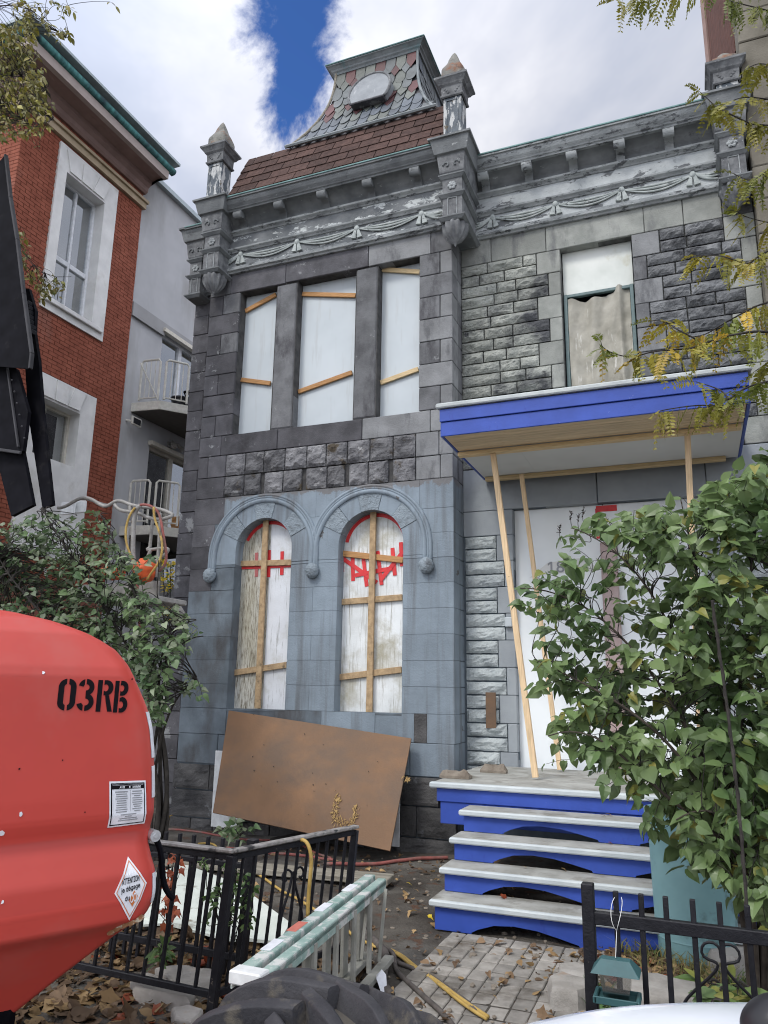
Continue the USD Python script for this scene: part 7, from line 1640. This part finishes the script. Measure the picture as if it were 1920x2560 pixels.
plant('yellow_bush', 'yellow flowering bush in the gap behind the stone house corner', 'bush', [(rr(405, 440), rr(1385, 1460)) for _ in range(26)]+[(rr(410, 436), rr(1480, 1545)) for _ in range(14)], 8.9, .16, 4, .055, 'ovate', ['leaf_flower', 'leaf_weed'], [.75, .25], (418, 1960), .3, 60)
plant('garden_plant', 'broad leaved plant behind the wire curls right of the feeder', 'plant', [C5(*q) for q in ((1240, 1640), (1290, 1680), (1330, 1700), (1400, 1640), (1450, 1680), (1480, 1740), (1430, 1740), (1260, 1740), (1550, 1700), (1600, 1720), (1500, 1660))], 3.5, .09, 3, .085, 'lance', ['leaf_weed', 'leaf_lilac_yellow'], [.7, .3], C5(1400, 1800), .1, 60)
plant('garden_plant', 'low green plant under the hanging bird feeder', 'plant', [C5(*q) for q in ((490, 1790), (540, 1800), (520, 1830), (600, 1810), (650, 1800))], 3.6, .06, 3, .045, 'ovate', ['leaf_weed'], [1.0], C5(560, 1850), .1, 30)
def tufts(name, lab, spots, n, h, mat):
    mb = MB()
    for (x, y, r) in spots:
        for k in range(n):
            a, q = rr(0, 6.28), r*math.sqrt(rr()); b = np.array([x+q*math.cos(a), y+q*math.sin(a), -.03]); d = np.array([rr(-1, 1)*.5, rr(-1, 1)*.5, 1.0]); L = h*rr(.5, 1.3); w = rr(.003, .007)
            s = unit(np.cross(d, RNG.normal(0, 1, 3))); m_ = b+d*L*.55; t = b+d*L+np.array([d[0], d[1], -.5])*L*.45
            mb.add([b-s*w, b+s*w, m_+s*w*.8, m_-s*w*.8, t], np.array([(0, 1, 2), (0, 2, 3), (3, 2, 4)]))
    return tag(part(name, mb.get(), mat), lab, 'grass', kind='stuff')
tb1 = [at(*C5(a, b), z=0) for a, b in ((820, 1430), (880, 1500), (960, 1560), (1060, 1590), (1150, 1560), (760, 1450), (1300, 1560), (1440, 1500), (1560, 1480), (1640, 1500), (1620, 1650), (1200, 1640))]
tufts('grass', 'dry grass and weeds round the foot of the teal tub', [(p[0], p[1], .16) for p in tb1], 38, .15, 'grass_dry')
tufts('grass', 'green grass tufts behind the right picket fence', [(at(*C5(a, b), z=0)[0], at(*C5(a, b), z=0)[1], .14) for a, b in ((1450, 1700), (1620, 1720), (1500, 1600), (830, 1440), (480, 1800))], 30, .14, 'leaf_weed')
# --- fallen leaves
def litter(name, lab, n, area, size, mats, probs, zfun, kinds=('ovate', 'lobed', 'heart')):
    for m, pr in zip(mats, probs):
        mb = MB(); k = int(n*pr); P = np.array([area() for _ in range(k)])
        for kd in kinds:
            sel = P[RNG.choice(3, k) == kinds.index(kd)] if len(kinds) == 3 else P
            if not len(sel): continue
            c = len(sel); pos = np.c_[sel, zfun(sel)+RNG.uniform(.004, .03, c)]; D = np.c_[RNG.normal(0, 1, (c, 2)), RNG.normal(0, .25, c)]; N = np.c_[RNG.normal(0, .35, (c, 2)), np.ones(c)]
            S = size*RNG.uniform(.5, 1.35, c); V, tf = leaf_arrays(kd, pos, D, N, S)
            mb.add(V.reshape(-1, 3), (tf[None]+np.arange(c)[:, None, None]*len(TPL[kd][0])).reshape(-1, 3))
        tag(part(name, mb.get(), m), lab, 'leaves', kind='stuff')
gzf = lambda s: ground_z(s[:, 0], s[:, 1])
def rect(x0, x1, y0, y1): return lambda: (rr(x0, x1), rr(y0, y1))
def blob(pts, sd): return lambda: tuple(np.array(pts[int(rr(0, len(pts)-1e-6))])+RNG.normal(0, sd, 2))
litter('fallen_leaves', 'thick brown leaf litter round the corner railing', 2600, rect(-3.9, -1.95, 2.3, 4.9), .085, ['litter_brown', 'litter_tan', 'leaf_red'], [.66, .27, .07], gzf)
litter('fallen_leaves', 'scattered dry leaves on the mud before the steps', 420, rect(-4.6, -1.5, 4.6, 8.0), .05, ['litter_brown', 'litter_tan'], [.7, .3], gzf)
litter('fallen_leaves', 'brown leaves lying on the pavers', 170, rect(-1.75, -.35, 2.4, 5.6), .058, ['litter_brown', 'litter_tan'], [.62, .38], lambda s: np.full(len(s), .0))
litter('fallen_leaves', 'drift of brown leaves between the pavers and the tub', 900, blob([at(*C5(a, b), z=0)[:2] for a, b in ((640, 1480), (720, 1520), (900, 1580), (560, 1500), (1000, 1600), (330, 1640), (1150, 1660), (260, 1540))], .14), .05, ['litter_brown', 'litter_tan', 'leaf_red'], [.6, .3, .1], gzf)
for lab, px, z, mat, s in (('red maple leaf lying on the lowest tread', C4(765, 835), .175, 'leaf_red', .075), ('pale curled leaf on the second tread', C4(1100, 688), .345, 'litter_tan', .05), ('yellow leaf on the top tread', C4(1345, 388), .685, 'litter_tan', .06), ('second yellow leaf on the top tread, left of its neighbour', C4(1315, 395), .685, 'litter_tan', .05), ('small red leaf on the third tread', C4(1355, 545), .515, 'leaf_red', .04), ('small tan leaf at the left end of the second tread', C4(890, 675), .345, 'litter_tan', .035), ('yellow leaf lying on the mud left of the steps', C4(255, 765), -.0, 'leaf_flower', .05), ('curled yellow leaf on the mud near the ladder', C4(295, 800), -.0, 'litter_tan', .055), ('yellow leaf beside the lowest step', C4(372, 945), -.0, 'leaf_flower', .045)):
    p = at(*px, z=z); V, tf = leaf_arrays('lobed', p[None]+(0, 0, .012), np.array([[1, rr(-.5, .5), 0]]), np.array([[rr(-.3, .3), rr(-.3, .3), 1.]]), np.array([s]))
    tag(part('fallen_leaf', (V[0], tf), mat), lab, 'leaf')
mb = MB()
for k in range(520):
    x, y = rr(-4.4, -.3), rr(2.4, 8.0); s = rr(.006, .022); e = trimesh.creation.icosphere(0, 1.0); mb.add(np.array(e.vertices)*s*np.array([rr(.7, 1.3), rr(.7, 1.3), rr(.5, .9)])+np.array([x, y, float(ground_z(np.array(x), np.array(y)))+.004 if not (-1.75 < x < -.35 and y < 5.6) else .0]), e.faces)
tag(part('gravel', mb.get(), 'rubble_brown'), 'loose gravel and rubble crumbs over the muddy yard', 'gravel', kind='stuff')
